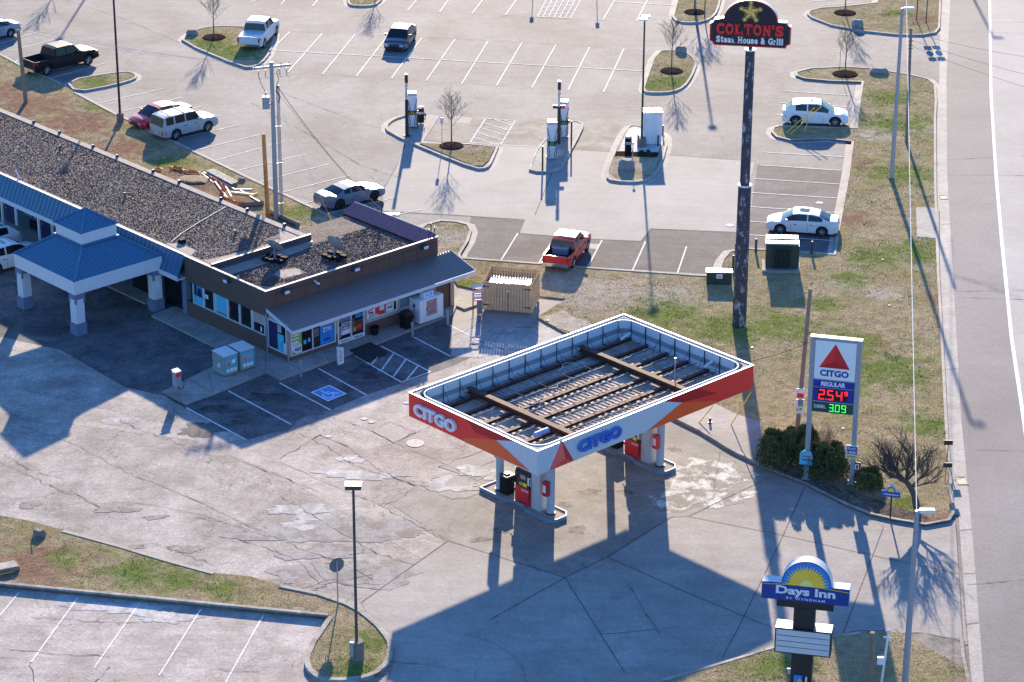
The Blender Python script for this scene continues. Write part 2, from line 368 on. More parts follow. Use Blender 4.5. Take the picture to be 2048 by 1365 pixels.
# weathered forecourt
sheet('forecourt_asphalt', [(-150, 560), (300, 620), (960, 560), (1150, 640), (1300, 720), (1440, 800), (1560, 950), (1500, 1420), (-150, 1420)], 0, M['old'])
sheet('lower_parking_lot', [(-150, 1150), (0, 1168), (656, 1233), (700, 1290), (700, 1500), (-150, 1500)], .004, M['low'])
# upper lot: concrete apron, scuffed bays, front bays
sheet('concrete_apron', [(797, 326), (812, 290), (861, 290), (997, 289), (1077, 293), (1149, 299.5), (1224, 304), (1336, 310), (1510, 323), (1472, 465), (1302, 458), (1282, 483), (1169, 478), (1038, 467), (1049, 440), (900, 430), (766, 423), (764, 384)], .003, M['conc'])
sheet('scuffed_bays', [(852, 229), (1000, 236), (1230, 238), (1250, 262), (1224, 304), (1149, 299.5), (1077, 293), (997, 289), (850, 281)], .002, M['scuff'])
sheet('front_bays', [(942, 434), (1049, 442), (1037, 467), (1169, 478), (1282, 483), (1302, 458), (1495, 468), (1515, 330), (1712, 345), (1670, 515), (1460, 505), (1437, 548), (920, 520)], .002, M['stall'])
sheet('left_bays', [(0, 105), (120, 60), (420, 190), (640, 300), (780, 390), (740, 440), (500, 360), (380, 300), (230, 230), (120, 168)], .002, M['lot'])
# sealed asphalt in front of the shop and under the porte cochere
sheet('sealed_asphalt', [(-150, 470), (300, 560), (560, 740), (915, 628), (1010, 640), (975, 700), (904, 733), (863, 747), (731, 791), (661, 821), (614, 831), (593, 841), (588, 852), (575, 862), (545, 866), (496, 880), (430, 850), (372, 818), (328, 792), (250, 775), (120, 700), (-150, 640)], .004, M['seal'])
sheet('broken_concrete', [(905, 640), (1130, 668), (1175, 700), (1080, 740), (1000, 705), (960, 716), (902, 714)], .009, M['broken'])
# concrete around the canopy and the drive
sheet('drive_concrete', [(722, 1206), (896, 1082), (1130, 1155), (1220, 1115), (1343, 1035), (1470, 985), (1530, 940), (1609, 972), (1686, 1011), (1738, 1032), (1786, 1043), (1851, 1054), (1909, 1040), (1935, 1290), (1757, 1265), (1663, 1273), (1546, 1295), (1480, 1315), (1310, 1365), (1200, 1420), (760, 1420), (790, 1320), (781, 1278), (742, 1239)], .006, M['drive'])
sheet('canopy_pad', [(775, 1005), (830, 973), (845, 972), (903, 999), (935, 997), (1030, 950), (1130, 880), (1250, 780), (1345, 840), (1461, 905), (1535, 940), (1470, 985), (1343, 1035), (1220, 1115), (1130, 1155), (896, 1082)], .008, M['padc'])
sheet('pale_lane', [(-40, 760), (120, 800), (420, 870), (560, 925), (755, 1010), (892, 1084), (845, 1120), (560, 950), (380, 880), (150, 850), (-40, 800)], .004, M['low'])
# road
sheet('road_shoulder', [(1895, -120), (1893, 160), (1894.5, 350), (1906, 548), (1919, 778), (1922, 833), (1944, 1059), (1968, 1365), (1980, 1480), (2400, 1480), (2400, -120)], .002, M['shoulder'])
EDGE = [(1976, -120), (1979, 0), (1981.5, 187), (1991.5, 350), (2003, 482), (2023, 680), (2041, 800), (2070, 1000), (2110, 1300)]
sheet('road', EDGE+[(2500, 1300), (2500, -120)], .006, M['road'])
g = MB(); strip(W2(EDGE), -.09, .12, 0, .011, False, g, False); struct('road_edge_line', g, M['linew'])
GUT_R = [(1901, -120), (1900.6, 0), (1893, 160), (1894.6, 350), (1906, 548), (1919, 778), (1922, 833), (1944, 1059), (1955, 1200), (1968, 1365), (1980, 1480)]
GUT_L = [(1880, -120), (1884, 0), (1880, 67), (1878, 187), (1877, 348), (1889.5, 597), (1897.7, 800), (1912, 962), (1920, 1069), (1930, 1200), (1943, 1365), (1950, 1480)]
sheet('road_gutter', GUT_R+GUT_L[::-1], .010, M['gutter'])
# ------------------------------------------------------------------ grass islands
island([(130, 164), (231, 147), (262, 146), (276, 153), (272, 161), (231, 173), (151, 188)], 1)
island([(372, 71), (395, 60), (430, 54), (500, 56), (552, 62), (548, 90), (535, 120), (510, 137), (485, 138), (360, 86)], 1)
island([(695, -20), (694, 8), (702, 14), (735, 15), (760, 10), (775, -20)], 1)
island([(1365, -40), (1348, 20), (1343, 42), (1372, 49), (1410, 46), (1431, 34), (1441, 10), (1450, -40)], 1)
island([(1311.5, 104), (1346, 102.5), (1379, 109), (1396, 126), (1386, 154), (1370, 177), (1346, 187), (1310, 189), (1283, 186), (1290, 162)], 1)
CI = chaikin([(852, 229), (812, 232), (784, 241), (769, 254), (775, 268), (861, 306), (949, 341), (975, 340), (985, 327), (998, 295)], 1, False); kerb(CI, 1, gut=.35); mb = MB(); mb.prism(fixdup(offset_line(fixdup(W2(CI)), .1, False))+W2([(997, 297), (847, 283), (880, 233)]), -.05, .03); struct('concrete_island', mb, M['walk'])
island([(1127.5, 243.5), (1168, 246.6), (1166, 262), (1133.6, 322), (1121, 347), (1057, 346.5), (1060, 330), (1076, 293.5)], 1, fill='walk', gut=0, name='concrete_island')
ROCKI = island([(1252, 256), (1273, 252), (1322, 264), (1338, 280), (1325, 330), (1312, 354), (1285, 368), (1224, 366), (1209, 356), (1224, 312)], 1, fill='gravel', name='planting_island')
mb = MB(); mb.prism(W2([(840, 289), (861, 290), (990, 297), (978, 322), (966, 334), (945, 334), (880, 306)]), 0, .103); struct('island_soil', mb, M['kerb'])
sheet('island_turf', [(836, 288), (861, 290), (990, 297), (978, 322), (966, 334), (945, 334), (880, 306)], .112, M['grass'])
GRASS.append((W2([(840, 289), (861, 291), (988, 298), (976, 322), (962, 332), (948, 333), (880, 305)]), .112))
sheet('island_bark', [(1226, 315), (1318, 318), (1305, 350), (1280, 362), (1232, 360), (1218, 350)], .112, M['grass'])
sheet('pebble_bed', [(1256, 261), (1270, 257), (1318, 268), (1330, 282), (1314, 310), (1238, 305)], .113, M['white_rock'])
sheet('island_mulch', [(1232, 306), (1318, 308), (1314, 318), (1228, 316)], .117, M['mulch'])
# upper right island
UR = [(1760, -40), (1751, 8), (1687, 15), (1640, 18), (1618, 24), (1614, 31), (1622, 38), (1661, 53), (1727, 65), (1794, 72), (1845, 73), (1872, 68), (1880, 58), (1884, -40)]
island(UR, 0)
# big east verge
EV_K1 = [(838, 462), (850, 452), (881, 444), (914, 446), (938, 452), (944, 464), (938, 484), (921, 512), (922, 519)]
EV_K2 = [(922, 519), (1087, 531), (1169, 538), (1413, 555), (1434, 549), (1443, 523), (1457, 506), (1495, 500), (1667, 511.5), (1674, 464), (1695, 350), (1703, 286)]
EV_K3 = [(1703, 286), (1650, 281), (1580, 284), (1552, 277), (1542, 267), (1545, 258), (1559, 254), (1711, 259), (1714, 227), (1723, 167), (1660, 165), (1607, 160), (1591, 154), (1590, 147), (1620, 139), (1687, 136), (1741, 139), (1821, 152), (1858, 161), (1872, 173), (1874, 203), (1872, 241), (1873, 383), (1879, 548), (1887, 690), (1896, 866), (1909, 1030)]
EV_K4 = [(1909, 1030), (1900, 1045), (1851, 1054), (1786, 1043), (1738, 1032), (1686, 1011), (1609, 972), (1523, 938)]
EV = EV_K1+EV_K2[1:]+EV_K3[1:]+EV_K4[1:]+[(1523, 914), (1522, 848), (1480, 834), (1426, 810), (1350, 760), (1250, 700), (1200, 680), (1128, 668), (1074, 637), (1133, 601), (1069, 594), (980, 592), (945, 580), (915, 573), (880, 520), (850, 480)]
evw = fixdup(W2(EV)); mb = MB(); mb.prism(evw, -.05, .10); struct('grass_verge', mb, M['grass']); GRASS.append((evw, .10))
kerb(EV_K1+EV_K2[1:], -1, gut=.4); kerb(EV_K3, -1, gut=.4); kerb(EV_K4, -1, gut=0, m='kerbd')
kerb([(1523, 935), (1461, 905), (1398, 866), (1346, 840), (1250, 780)], -1, gut=0, m='kerbd', h=.16, w=.2)
sheet('verge_concrete', [(1346, 838), (1398, 862), (1461, 901), (1521, 932), (1523, 914), (1522, 848), (1480, 834), (1426, 810), (1350, 760)], .10, M['drive'])
mb = MB(); mb.prism(W2([(1250, 780), (1346, 837), (1398, 862), (1461, 901), (1521, 930), (1523, 914), (1522, 848), (1480, 834), (1426, 810), (1300, 730)]), -.04, .096); struct('verge_slab', mb, M['drive'])
sheet('bare_soil', [(1560, 940), (1700, 985), (1860, 1040), (1790, 1043), (1738, 1030), (1686, 1008), (1609, 969), (1530, 930), (1530, 905)], .107, M['soil'])
sheet('gravel_patch', chaikin([(1074, 638), (1105, 633), (1128, 622), (1150, 642), (1172, 640), (1185, 655), (1210, 680), (1130, 667)], 1), .107, M['gravel'])
# left bank behind the motel
LB = [(-120, 60), (0, 111), (41, 133), (120.5, 169), (151, 188), (236, 233), (277, 251), (379, 301), (474, 347), (496, 358), (563, 389), (627, 419), (681, 446), (700, 470), (650, 520), (500, 480), (300, 400), (-120, 300)]
lbw = W2(LB); mb = MB(); mb.prism(lbw, -.05, .10); struct('grass_bank', mb, M['grass']); GRASS.append((lbw, .10))
kerb([(-120, 60), (0, 111), (41, 133), (120.5, 169)], -1, gut=.3); kerb([(151, 188), (236, 233), (277, 251), (379, 301), (474, 347), (496, 358), (563, 389), (627, 419), (681, 446), (760, 482)], -1, gut=.3)
# strip along the bottom left and its round end
LS = [(-160, 1006), (0, 1036), (60, 1047), (129, 1066), (332, 1124), (430, 1151), (500, 1158), (562.5, 1176), (640, 1192), (695, 1211), (742, 1240), (776, 1275), (787, 1300), (780, 1328), (757, 1353), (722, 1364), (675, 1368), (640, 1365), (618, 1350), (609, 1329), (622, 1290), (656, 1240), (300, 1205), (0, 1176), (-160, 1160)]
lsw = fixdup(W2(LS)); mb = MB(); mb.prism(lsw, -.05, .14); struct('grass_strip', mb, M['grass']); GRASS.append((lsw, .14))
kerb([(129, 1066), (232, 1094), (332, 1124), (430, 1151)], -1, h=.17, w=.22, gut=0, m='kerb')
kerb([(562.5, 1176), (640, 1192), (695, 1211), (722, 1225), (742, 1240), (762, 1258), (776, 1275), (785, 1290), (787, 1303), (784, 1320), (775, 1336), (757, 1352), (738, 1360), (722, 1364), (700, 1367), (675, 1368), (655, 1367), (640, 1365), (627, 1358), (618, 1350), (611, 1340), (609, 1329), (611, 1315), (622, 1290), (656, 1240)], -1, h=.19, w=.25, gut=0, m='kerbd')
kerb([(656, 1240), (300, 1205), (0, 1176), (-160, 1160)], -1, h=.24, w=.2, gut=0, m='kerbd')
# bottom right corner
BR = [(1270, 1385), (1310, 1367), (1480, 1317), (1546, 1297), (1663, 1275), (1757, 1267), (1800, 1269), (1840, 1290), (1890, 1318), (1935, 1345), (1945, 1400), (1950, 1500), (1200, 1500)]
brw = W2(BR); mb = MB(); mb.prism(brw, -.05, .10); struct('grass_corner', mb, M['grass']); GRASS.append((brw, .10))
kerb([(1270, 1385), (1310, 1367), (1480, 1317), (1546, 1297), (1663, 1275), (1720, 1268)], -1, h=.12, gut=0, m='kerb')
kerb([(1926, 1280), (1930, 1320), (1940, 1365), (1950, 1500)], -1, h=.14, gut=0, m='kerbd')
sheet('rough_asphalt', [(1740, 1262), (1800, 1268), (1851, 1269), (1900, 1276), (1930, 1283), (1937, 1345), (1890, 1322), (1840, 1294), (1800, 1272)], .012, M['seal'])
mb = MB(); mb.prism(W2([(1735, 1264), (1800, 1268), (1855, 1270), (1900, 1281), (1927, 1288), (1935, 1345), (1890, 1320), (1840, 1292), (1798, 1274)]), -.02, .055); struct('rough_asphalt_edge', mb, M['scuff'])
# dumpster pad
sheet('dumpster_pad', [(915, 573), (945, 580), (980, 592), (1069, 594), (1133, 601), (1074, 638), (1040, 655), (900, 660), (912, 615)], .0125, M['drive'])
# ------------------------------------------------------------------ painted lines
def lines(name, segs, w=.10, z=.0185, m='line'):
    mb = MB()
    for a, b in segs:
        p, q = GP(*a), GP(*b); d = (q-p).normalized(); n = Vector((-d.y, d.x, 0))*w/2
        mb.add([(p.x+n.x, p.y+n.y, z), (p.x-n.x, p.y-n.y, z), (q.x-n.x, q.y-n.y, z), (q.x+n.x, q.y+n.y, z)], [(0, 1, 2, 3)])
    o = struct(name, mb, M[m], recalc=False)
    for pl in o.data.polygons:
        if pl.normal.z < 0: o.data.flip_normals(); break
top = [((580, 64), (541, 102)), ((645, 67), (576, 145)), ((710, 70), (645, 149)), ((774, 74), (713, 153)), ((844, 76), (783, 157)), ((910, 79), (852, 163)), ((976, 83), (923, 169)), ((1044, 86), (993, 172)), ((1112, 90), (1064, 176)), ((1179, 95), (1136, 181)), ((1248, 98), (1207, 185)), ((541, 101), (1291, 143))]
top += [((525, -6), (501, 6)), ((580, -12), (562, 10)), ((646, -12), (625, 13)), ((840, -8), (815, 22)), ((905, -10), (879, 25)), ((972, -8), (944, 28)), ((1040, -10), (1011, 31)), ((1235, -8), (1206, 40)), ((1300, -10), (1273, 43)), ((1225, 4), (1348, 11))]
lines('parking_lines', top, .11)
lines('parking_lines', [((-20, 28), (45, 49)), ((-10, 92), (78, 64)), ((20, 103), (111, 79.5)), ((20, 129), (38, 121)), ((92, 160), (214, 126)), ((199, 207), (326, 178)), ((245, 223), (363, 195.5)), ((330, 232), (403, 213)), ((345, 250), (443, 231.5)), ((350, 280), (485, 249)), ((396, 300), (520, 270)), ((434, 321), (569, 283.5)), ((478, 341), (612, 309)), ((520, 364), (657, 329)), ((565, 385.5), (701, 351)), ((611, 407), (750, 371)), ((655, 428), (790, 396)), ((700, 448), (845, 420))], .10)
lines('parking_lines', [((1036, 467), (1001, 523)), ((1110, 473), (1076, 530)), ((1204, 481), (1174, 538)), ((1291, 484), (1264, 544)), ((1373, 494), (1354, 550))], .10)
lines('parking_lines', [((1567, 182.5), (1707, 191.5)), ((1558, 206), (1705, 215)), ((1553, 230), (1703, 239.5)), ((1526, 305), (1687, 314.5)), ((1521, 331), (1684, 341.5)), ((1508, 358), (1679, 369)), ((1503, 386), (1675, 397)), ((1498, 414), (1671, 426)), ((1494, 443), (1668, 455)), ((1490, 470), (1664, 482))], .10)
lines('parking_lines', [((1614, 4), (1680, -1)), ((1640, 12), (1700, 6))], .1)
def hatch(name, q4, n, w=.1, m='line', dirn=0):
    a, b, c, d = q4; segs = [(a, b), (b, c), (c, d), (d, a)]
    for i in range(1, n):
        t = i/n
        if dirn == 0: segs.append(((a[0]+(b[0]-a[0])*(t-1/n), a[1]+(b[1]-a[1])*(t-1/n)), (d[0]+(c[0]-d[0])*t, d[1]+(c[1]-d[1])*t)))
        else: segs.append(((a[0]+(b[0]-a[0])*t, a[1]+(b[1]-a[1])*t), (d[0]+(c[0]-d[0])*t, d[1]+(c[1]-d[1])*t)))
    lines(name, segs, w, m=m)
lines('hatched_bay', [((971.6, 237.5), (1031, 242)), ((1031, 242), (1002, 289)), ((1002, 289), (940, 286)), ((940, 286), (971.6, 237.5)), ((986, 238.5), (1025, 252)), ((1004, 240), (1028, 247)), ((966, 246), (1019, 262)), ((960, 256), (1012, 272)), ((953, 266), (1007, 282)), ((947, 276), (985, 287)), ((841, 284), (1077, 294))], .09)
hatch('hatched_bay', [(1096, -6), (1163, -2), (1141, 37), (1075, 34)], 6, .08, dirn=1)
lines('hatched_bay', [((1090, 9), (1155, 3)), ((1086, 16), (1151, 11)), ((1082, 24), (1147, 20)), ((1079, 31), (1144, 28))], .08)
lines('shop_bay_lines', [((372, 816), (493, 881)), ((457, 783), (583, 850)), ((559.5, 767), (661, 821)), ((637, 738), (734, 791.5)), ((709, 712), (803, 765.5)), ((762, 693), (861, 744.5)), ((803, 765.5), (861, 744.5)), ((744, 729), (756, 714)), ((764, 740), (786.5, 709)), ((787, 754), (811.5, 720)), ((812, 762), (836, 733)), ((828.5, 675.7), (902, 714)), ((898.5, 651), (1002, 704))], .11)
lines('lower_lot_lines', [((156, 1196), (62.5, 1325)), ((279, 1207.5), (187.5, 1338)), ((402, 1219), (318, 1352)), ((527, 1231), (449, 1370)), ((38, 1186), (-25, 1262))], .09)
# accessible bay symbol
HC = [(621, 785.6), (659, 771), (693.4, 788.5), (656, 803.8)]
sheet('accessible_symbol_panel', HC, .020, M['white'])
def q2(u, v):
    a, b, c, d = [GP(*p) for p in (HC[0], HC[3], HC[2], HC[1])]     # a: lower-left, b: lower-right, c: upper-right, d: upper-left
    return a*(1-u)*(1-v)+b*u*(1-v)+c*u*v+d*(1-u)*v
mb = MB(); mb.add([(*q2(u, v)[:2], .0235) for u, v in ((.07, .07), (.93, .07), (.93, .93), (.07, .93))], [(0, 1, 2, 3)]); o = struct('accessible_symbol_blue', mb, M['lblue'], recalc=False)
if o.data.polygons[0].normal.z < 0: o.data.flip_normals()
mb = MB()
def sline(pts, w):
    for a, b in zip(pts[:-1], pts[1:]):
        d = Vector((b[0]-a[0], b[1]-a[1])); n = Vector((-d.y, d.x)).normalized()*w/2
        mb.add([(*q2(a[0]+s*n.x, a[1]+s*n.y)[:2], .0265) for s in (1, -1)]+[(*q2(b[0]+s*n.x, b[1]+s*n.y)[:2], .0265) for s in (-1, 1)], [(0, 1, 2, 3)])
hr = lambda x, y: (1-y, x)
sline([hr(*p) for p in [(.36+.21*math.cos(R(a)), .36+.21*math.sin(R(a))) for a in range(110, 385, 20)]], .06)
sline([hr(*p) for p in [(.40, .74), (.42, .44), (.64, .44), (.74, .24), (.82, .27)]], .075); sline([hr(*p) for p in [(.42, .58), (.60, .58)]], .06); sline([hr(*p) for p in [(.36, .80), (.44, .80)]], .09)
o = struct('accessible_symbol_figure', mb, M['white'], recalc=False)
for pl in o.data.polygons:
    if pl.normal.z < 0: o.data.flip_normals(); break
# ------------------------------------------------------------------ joints, seams, cracks
def seams(name, polys, w=.04, z=.0215, m='joint', jag=0.0, seed=1):
    rn = random.Random(seed); mb = MB()
    for pts in polys:
        p = W2(pts)
        if jag:
            o = [p[0]]
            for a, b in zip(p[:-1], p[1:]):
                L = math.hypot(b[0]-a[0], b[1]-a[1]); k = max(1, int(L/.35))
                for i in range(1, k): t = i/k; o.append((a[0]+(b[0]-a[0])*t+rn.gauss(0, jag), a[1]+(b[1]-a[1])*t+rn.gauss(0, jag)))
                o.append(b)
            p = o
        ws = [w*((rn.uniform(.25, 1.1)+(1.2 if rn.random() < .08 else 0)) if jag else 1) for _ in p]
        for i, (a, b) in enumerate(zip(p[:-1], p[1:])):
            d = Vector((b[0]-a[0], b[1]-a[1]))
            if d.length < 1e-5: continue
            n = Vector((-d.y, d.x)).normalized()/2
            mb.add([(a[0]+n.x*ws[i], a[1]+n.y*ws[i], z), (a[0]-n.x*ws[i], a[1]-n.y*ws[i], z), (b[0]-n.x*ws[i+1], b[1]-n.y*ws[i+1], z), (b[0]+n.x*ws[i+1], b[1]+n.y*ws[i+1], z)], [(0, 1, 2, 3)])
    me = mb.build(name, M[m], recalc=False); me.data.flip_normals() if me.data.polygons[0].normal.z < 0 else None
    return tag(me, kind='structure')
seams('concrete_joints', [[(896, 1082), (722, 1206)], [(1130, 1156), (1249, 1345)], [(1130, 1156), (980, 1240)], [(1130, 1156), (1215, 1114), (1343, 1035), (1378, 1033), (1540, 955)], [(1215, 1115), (1360, 1180), (1545, 1257)], [(1378, 1034), (1560, 1070), (1760, 1115), (1925, 1150)], [(1560, 1085), (1480, 1250), (1444, 1318)], [(1767, 1055), (1685, 1270)], [(1609, 975), (1560, 1085)], [(896, 1082), (1130, 1156)]], .035)
seams('concrete_joints', [[(1912, 1050), (1926, 1280)], [(1920, 1062), (1944, 1059)], [(1926, 1148), (1950, 1148)], [(1930, 1250), (1958, 1246)], [(1905, 962), (1932, 955)], [(1893, 740), (1914, 737)], [(1882, 450), (1900, 448)]], .04, z=.0225)
seams('apron_seams', [[(797, 326), (764, 384), (766, 423), (900, 430), (1049, 440), (1038, 467), (1169, 478), (1282, 483), (1302, 458), (1472, 465)], [(1149, 299.5), (1224, 304)], [(1336, 310), (1510, 323)], [(1104, 346), (1070, 430)]], .05)
seams('lot_seams', [[(563, 185), (640, 215), (750, 255), (772, 257)], [(500, 205), (620, 270), (720, 330), (795, 355)], [(130, 0), (240, 35), (360, 86)], [(0, 50), (90, 66)], [(500, 145), (680, 152), (1010, 172)], [(560, 62), (860, 75), (1210, 95), (1300, 103)], [(1000, 32), (1270, 45), (1345, 50)], [(1400, 112), (1440, 118)]], .035, jag=.02)
seams('road_cracks', [[(1895, 50), (2048, 45)], [(1893, 62), (2048, 68)], [(1895, 320), (2048, 312)], [(1896, 350), (2048, 352)], [(1912, 583), (2048, 582)], [(1913, 595), (2048, 600)], [(1935, 1170), (2048, 1160)], [(1950, 900), (2048, 902)]], .03, jag=.012)
ck = [[(560, 918), (640, 870), (700, 895), (750, 935), (830, 972), (845, 972)], [(600, 866), (615, 875), (650, 890), (700, 925), (745, 945), (800, 960), (833, 972)], [(745, 897), (786, 886), (833, 866)], [(786, 886), (900, 932), (876, 935)], [(876, 934), (965, 902), (1010, 880)], [(743, 862), (786, 886)], [(690, 842), (741, 862), (783, 845)], [(783, 845), (833, 866), (870, 848)], [(903, 999), (935, 997), (985, 975), (1005, 965)], [(842, 972), (903, 999)], [(900, 933), (955, 962), (985, 950)], [(770, 1010), (800, 997), (835, 973)],
      [(560, 990), (680, 1065), (760, 1110), (830, 1130)], [(560, 925), (650, 965), (760, 1010), (890, 1083)], [(0, 925), (130, 985), (200, 1015), (140, 982)], [(40, 850), (150, 890), (250, 945), (330, 975), (420, 1015), (560, 1080), (660, 1120)], [(215, 1003), (300, 1010), (400, 1030), (560, 1080)], [(390, 1035), (440, 1043)], [(300, 1085), (370, 1110), (430, 1130)], [(240, 840), (290, 865), (340, 880), (400, 905), (490, 925), (640, 985)], [(0, 905), (60, 940), (130, 960)], [(480, 1080), (540, 1100), (600, 1125), (640, 1170)], [(620, 1125), (650, 1160), (700, 1160), (745, 1150)], [(620, 1125), (690, 1130), (720, 1145), (745, 1160)], [(560, 1165), (600, 1180), (660, 1160), (700, 1170), (760, 1170)]]
seams('pavement_cracks', ck, .034, jag=.06, seed=3)
seams('pavement_cracks', [[(905, 672), (940, 660), (960, 640)], [(930, 700), (950, 680), (980, 690), (1010, 660)], [(1000, 620), (940, 640)], [(1440, 905), (1430, 960), (1428, 1000)], [(1440, 905), (1460, 900)], [(1400, 940), (1430, 962)], [(1250, 1160), (1320, 1270)], [(1200, 1270), (1360, 1255)], [(1040, 1110), (1080, 1145)]], .035, jag=.04, seed=5)
seams('pavement_cracks', [[(60, 1235), (200, 1245), (280, 1245)], [(20, 1300), (120, 1310), (220, 1315)], [(62, 1325), (68, 1365)], [(220, 1335), (190, 1365)], [(420, 1340), (520, 1345)]], .04, jag=.05, seed=6, z=.0205)
seams('rough_edge', [[(1700, 1266), (1792, 1262), (1800, 1270), (1851, 1269), (1890, 1278), (1928, 1281)]], .10, jag=.03, seed=8, z=.06)
# patches and stains with their own shapes
M['limew'] = ground_mat('limewash_speckle', (.245, .215, .20), (.60, .58, .56), 1.1, .2, 0, bump=.1, thr=(.47, .56)); M['worn'] = ground_mat('asphalt_worn_speckle', (.30, .275, .275), (.20, .175, .17), .9, .15, .4, .5, bump=.4, thr=(.47, .56)); M['wornp'] = ground_mat('asphalt_bleached_speckle', (.34, .315, .31), (.50, .475, .47), 1.0, .12, .4, .5, bump=.4, thr=(.46, .55))
def blob(name, cx, cy, rx, ry, m, z=.0095, seed=0, n=48, amp=.4):
    z += (seed % 20)*.0002; rn = random.Random(seed); c = GP(cx, cy); ph = [rn.uniform(0, 6.28) for _ in range(4)]; pts = []
    for i in range(n):
        a = 2*math.pi*i/n; k = 1+amp*(.5*math.sin(2*a+ph[0])+.3*math.sin(3*a+ph[1])+.3*math.sin(5*a+ph[2])+.2*math.sin(11*a+ph[3]))+rn.uniform(-.10, .10)
        pts.append((c.x+math.cos(a)*rx*k, c.y+math.sin(a)*ry*k))
    return sheet(name, pts, z, m, True)
M['oil'] = ground_mat('oil_stain', (.035, .033, .035), (.09, .085, .09), 1.2, .2, 0, bump=.1)
M['patchd'] = ground_mat('patch_dark', (.22, .20, .20), (.32, .295, .29), .8, .15, .5, .5, bump=.3)
M['patchp'] = ground_mat('patch_pale', (.36, .335, .33), (.46, .435, .43), .8, .12, .3, .5, bump=.3)
M['pothole'] = ground_mat('pothole_soil', (.19, .155, .145), (.30, .26, .245), 2, .25, 0, bump=.6)
for i, (x, y, rx, ry) in enumerate([(437, 819, 1.0, .7), (533, 795, .95, .7), (732, 745, .9, .9), (823, 700, .6, .5), (475, 845, .5, .3)]): blob('oil_stain', x, y, rx, ry, M['oil'], .0095, i+3)
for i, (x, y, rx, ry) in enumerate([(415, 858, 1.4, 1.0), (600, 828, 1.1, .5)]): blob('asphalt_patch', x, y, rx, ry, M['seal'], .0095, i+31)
for i, (x, y, rx, ry) in enumerate([(235, 1020, 1.0, .35), (310, 1035, .6, .25), (370, 1098, .9, .35), (555, 1165, 1.1, .3), (60, 1010, .5, .5), (260, 1095, .8, .25), (595, 1175, 1.2, .4)]): blob('pothole', x, y, rx, ry, M['pothole'], .00955, i+51)
for i, (x, y, rx, ry) in enumerate([(690, 1150, 2.3, .9), (640, 1105, 1.5, .5), (620, 1070, 2.6, .6), (780, 1060, 1.7, .5), (720, 1050, 2.0, .4)]): blob('asphalt_patch', x, y, rx*1.3, ry*1.7, M['worn'], .0096, i+71)
for i, (x, y, rx, ry) in enumerate([(240, 842, .7, .35), (700, 918, .5, .35), (620, 1045, 1.0, .5), (720, 950, 1.8, .35), (900, 970, 1.3, .5), (975, 945, 1.0, .6), (600, 1020, 1.0, .5), (230, 1215, 1.6, .4), (330, 1235, 1.0, .4)]): blob('pale_patch', x, y, rx*1.3, ry*1.5, M['wornp'], .00965, i+91)
for i, (x, y, rx, ry) in enumerate([(1385, 975, 1.9, 1.5), (1425, 940, 1.5, 1.0), (1440, 1000, 1.2, .7), (1350, 995, .8, .4)]): blob('limewash_stain', x, y, rx*1.25, ry*1.25, M['limew'], .0095, i+111, amp=.6)
M['drip'] = ground_mat('oil_drip', (.11, .095, .09), (.22, .19, .175), 2.2, .2, 0, bump=.1, thr=(.45, .55))
for i, (x, y, rx, ry) in enumerate([(1000, 1062, .5, .3), (1130, 1010, .45, .3), (1180, 985, .6, .35), (1250, 985, .4, .3), (1270, 890, .5, .3), (1090, 900, .4, .3), (1350, 900, .4, .3), (880, 960, .35, .25), (960, 1080, .5, .3), (1155, 1060, .5, .4)]): blob('oil_drip', x, y, rx, ry, M['drip'], .0098, i+141)
for i, (x, y, rx, ry) in enumerate([(1020, 1050, .9, .5), (1230, 970, .7, .3)]): blob('oil_stain', x, y, rx, ry, M['padc'], .0095, i+131)
seams('tyre_mark', [[(930, 1268), (985, 1285), (1020, 1305), (1042, 1330), (1054, 1365)], [(700, 1330), (760, 1322), (860, 1330), (930, 1345)]], .09, jag=.01, seed=9, z=.0155, m='padc')
sheet('patch_square', [(742, 862), (783, 845), (833, 866), (786, 886)], .0125, M['drive']); sheet('patch_square', [(876, 934), (945, 903), (990, 921), (925, 950)], .0121, M['drive'])
sheet('patch_square', [(911, 233), (946, 236), (938, 248), (905, 246)], .006, M['conc'])
sheet('patch_square', [(1170, 487), (1198, 489), (1194, 499), (1164, 497)], .006, M['patchp'])
# mulch rings
MUL = []
def ring(x, y, r, h=.1):
    c = GP(x, y); mb = MB(); mb.lathe([(r, h), (r*.92, h+.07), (r*.5, h+.10), (.02, h+.11)], 20, (c.x, c.y, 0)); struct('mulch_ring', mb, M['mulch'])
ring(428, 78, .95); ring(903, 295.5, .88, .11); ring(1389.5, 27.5, .92); ring(1343, 145.5, .92); ring(1690, 29, .95); ring(1690, 151.5, 1.0, .1)
# ------------------------------------------------------------------ text helper (built-in font, converted to mesh)
def text_mesh(s, x0, x1, z0, z1, y, depth, bold=.0, space=1.0, italic=0.0, axis='xz'):
    cu = bpy.data.curves.new('t', 'FONT'); cu.body = s; cu.size = 1; cu.extrude = .5; cu.offset = bold; cu.space_character = space; cu.shear = italic; cu.resolution_u = 3
    o = bpy.data.objects.new('t', cu); C.objects.link(o); dg = bpy.context.evaluated_depsgraph_get()
    me = bpy.data.meshes.new_from_object(o.evaluated_get(dg)); bpy.data.objects.remove(o); bpy.data.curves.remove(cu)
    v = np.array([tuple(a.co) for a in me.vertices]); f = [tuple(p.vertices) for p in me.polygons]
    mn, mx = v.min(0), v.max(0)
    X = x0+(v[:, 0]-mn[0])/(mx[0]-mn[0])*(x1-x0); Z = z0+(v[:, 1]-mn[1])/(mx[1]-mn[1])*(z1-z0); Y = y-(v[:, 2]+.5)*depth
    bpy.data.meshes.remove(me)
    return np.stack([X, Y, Z], 1), f
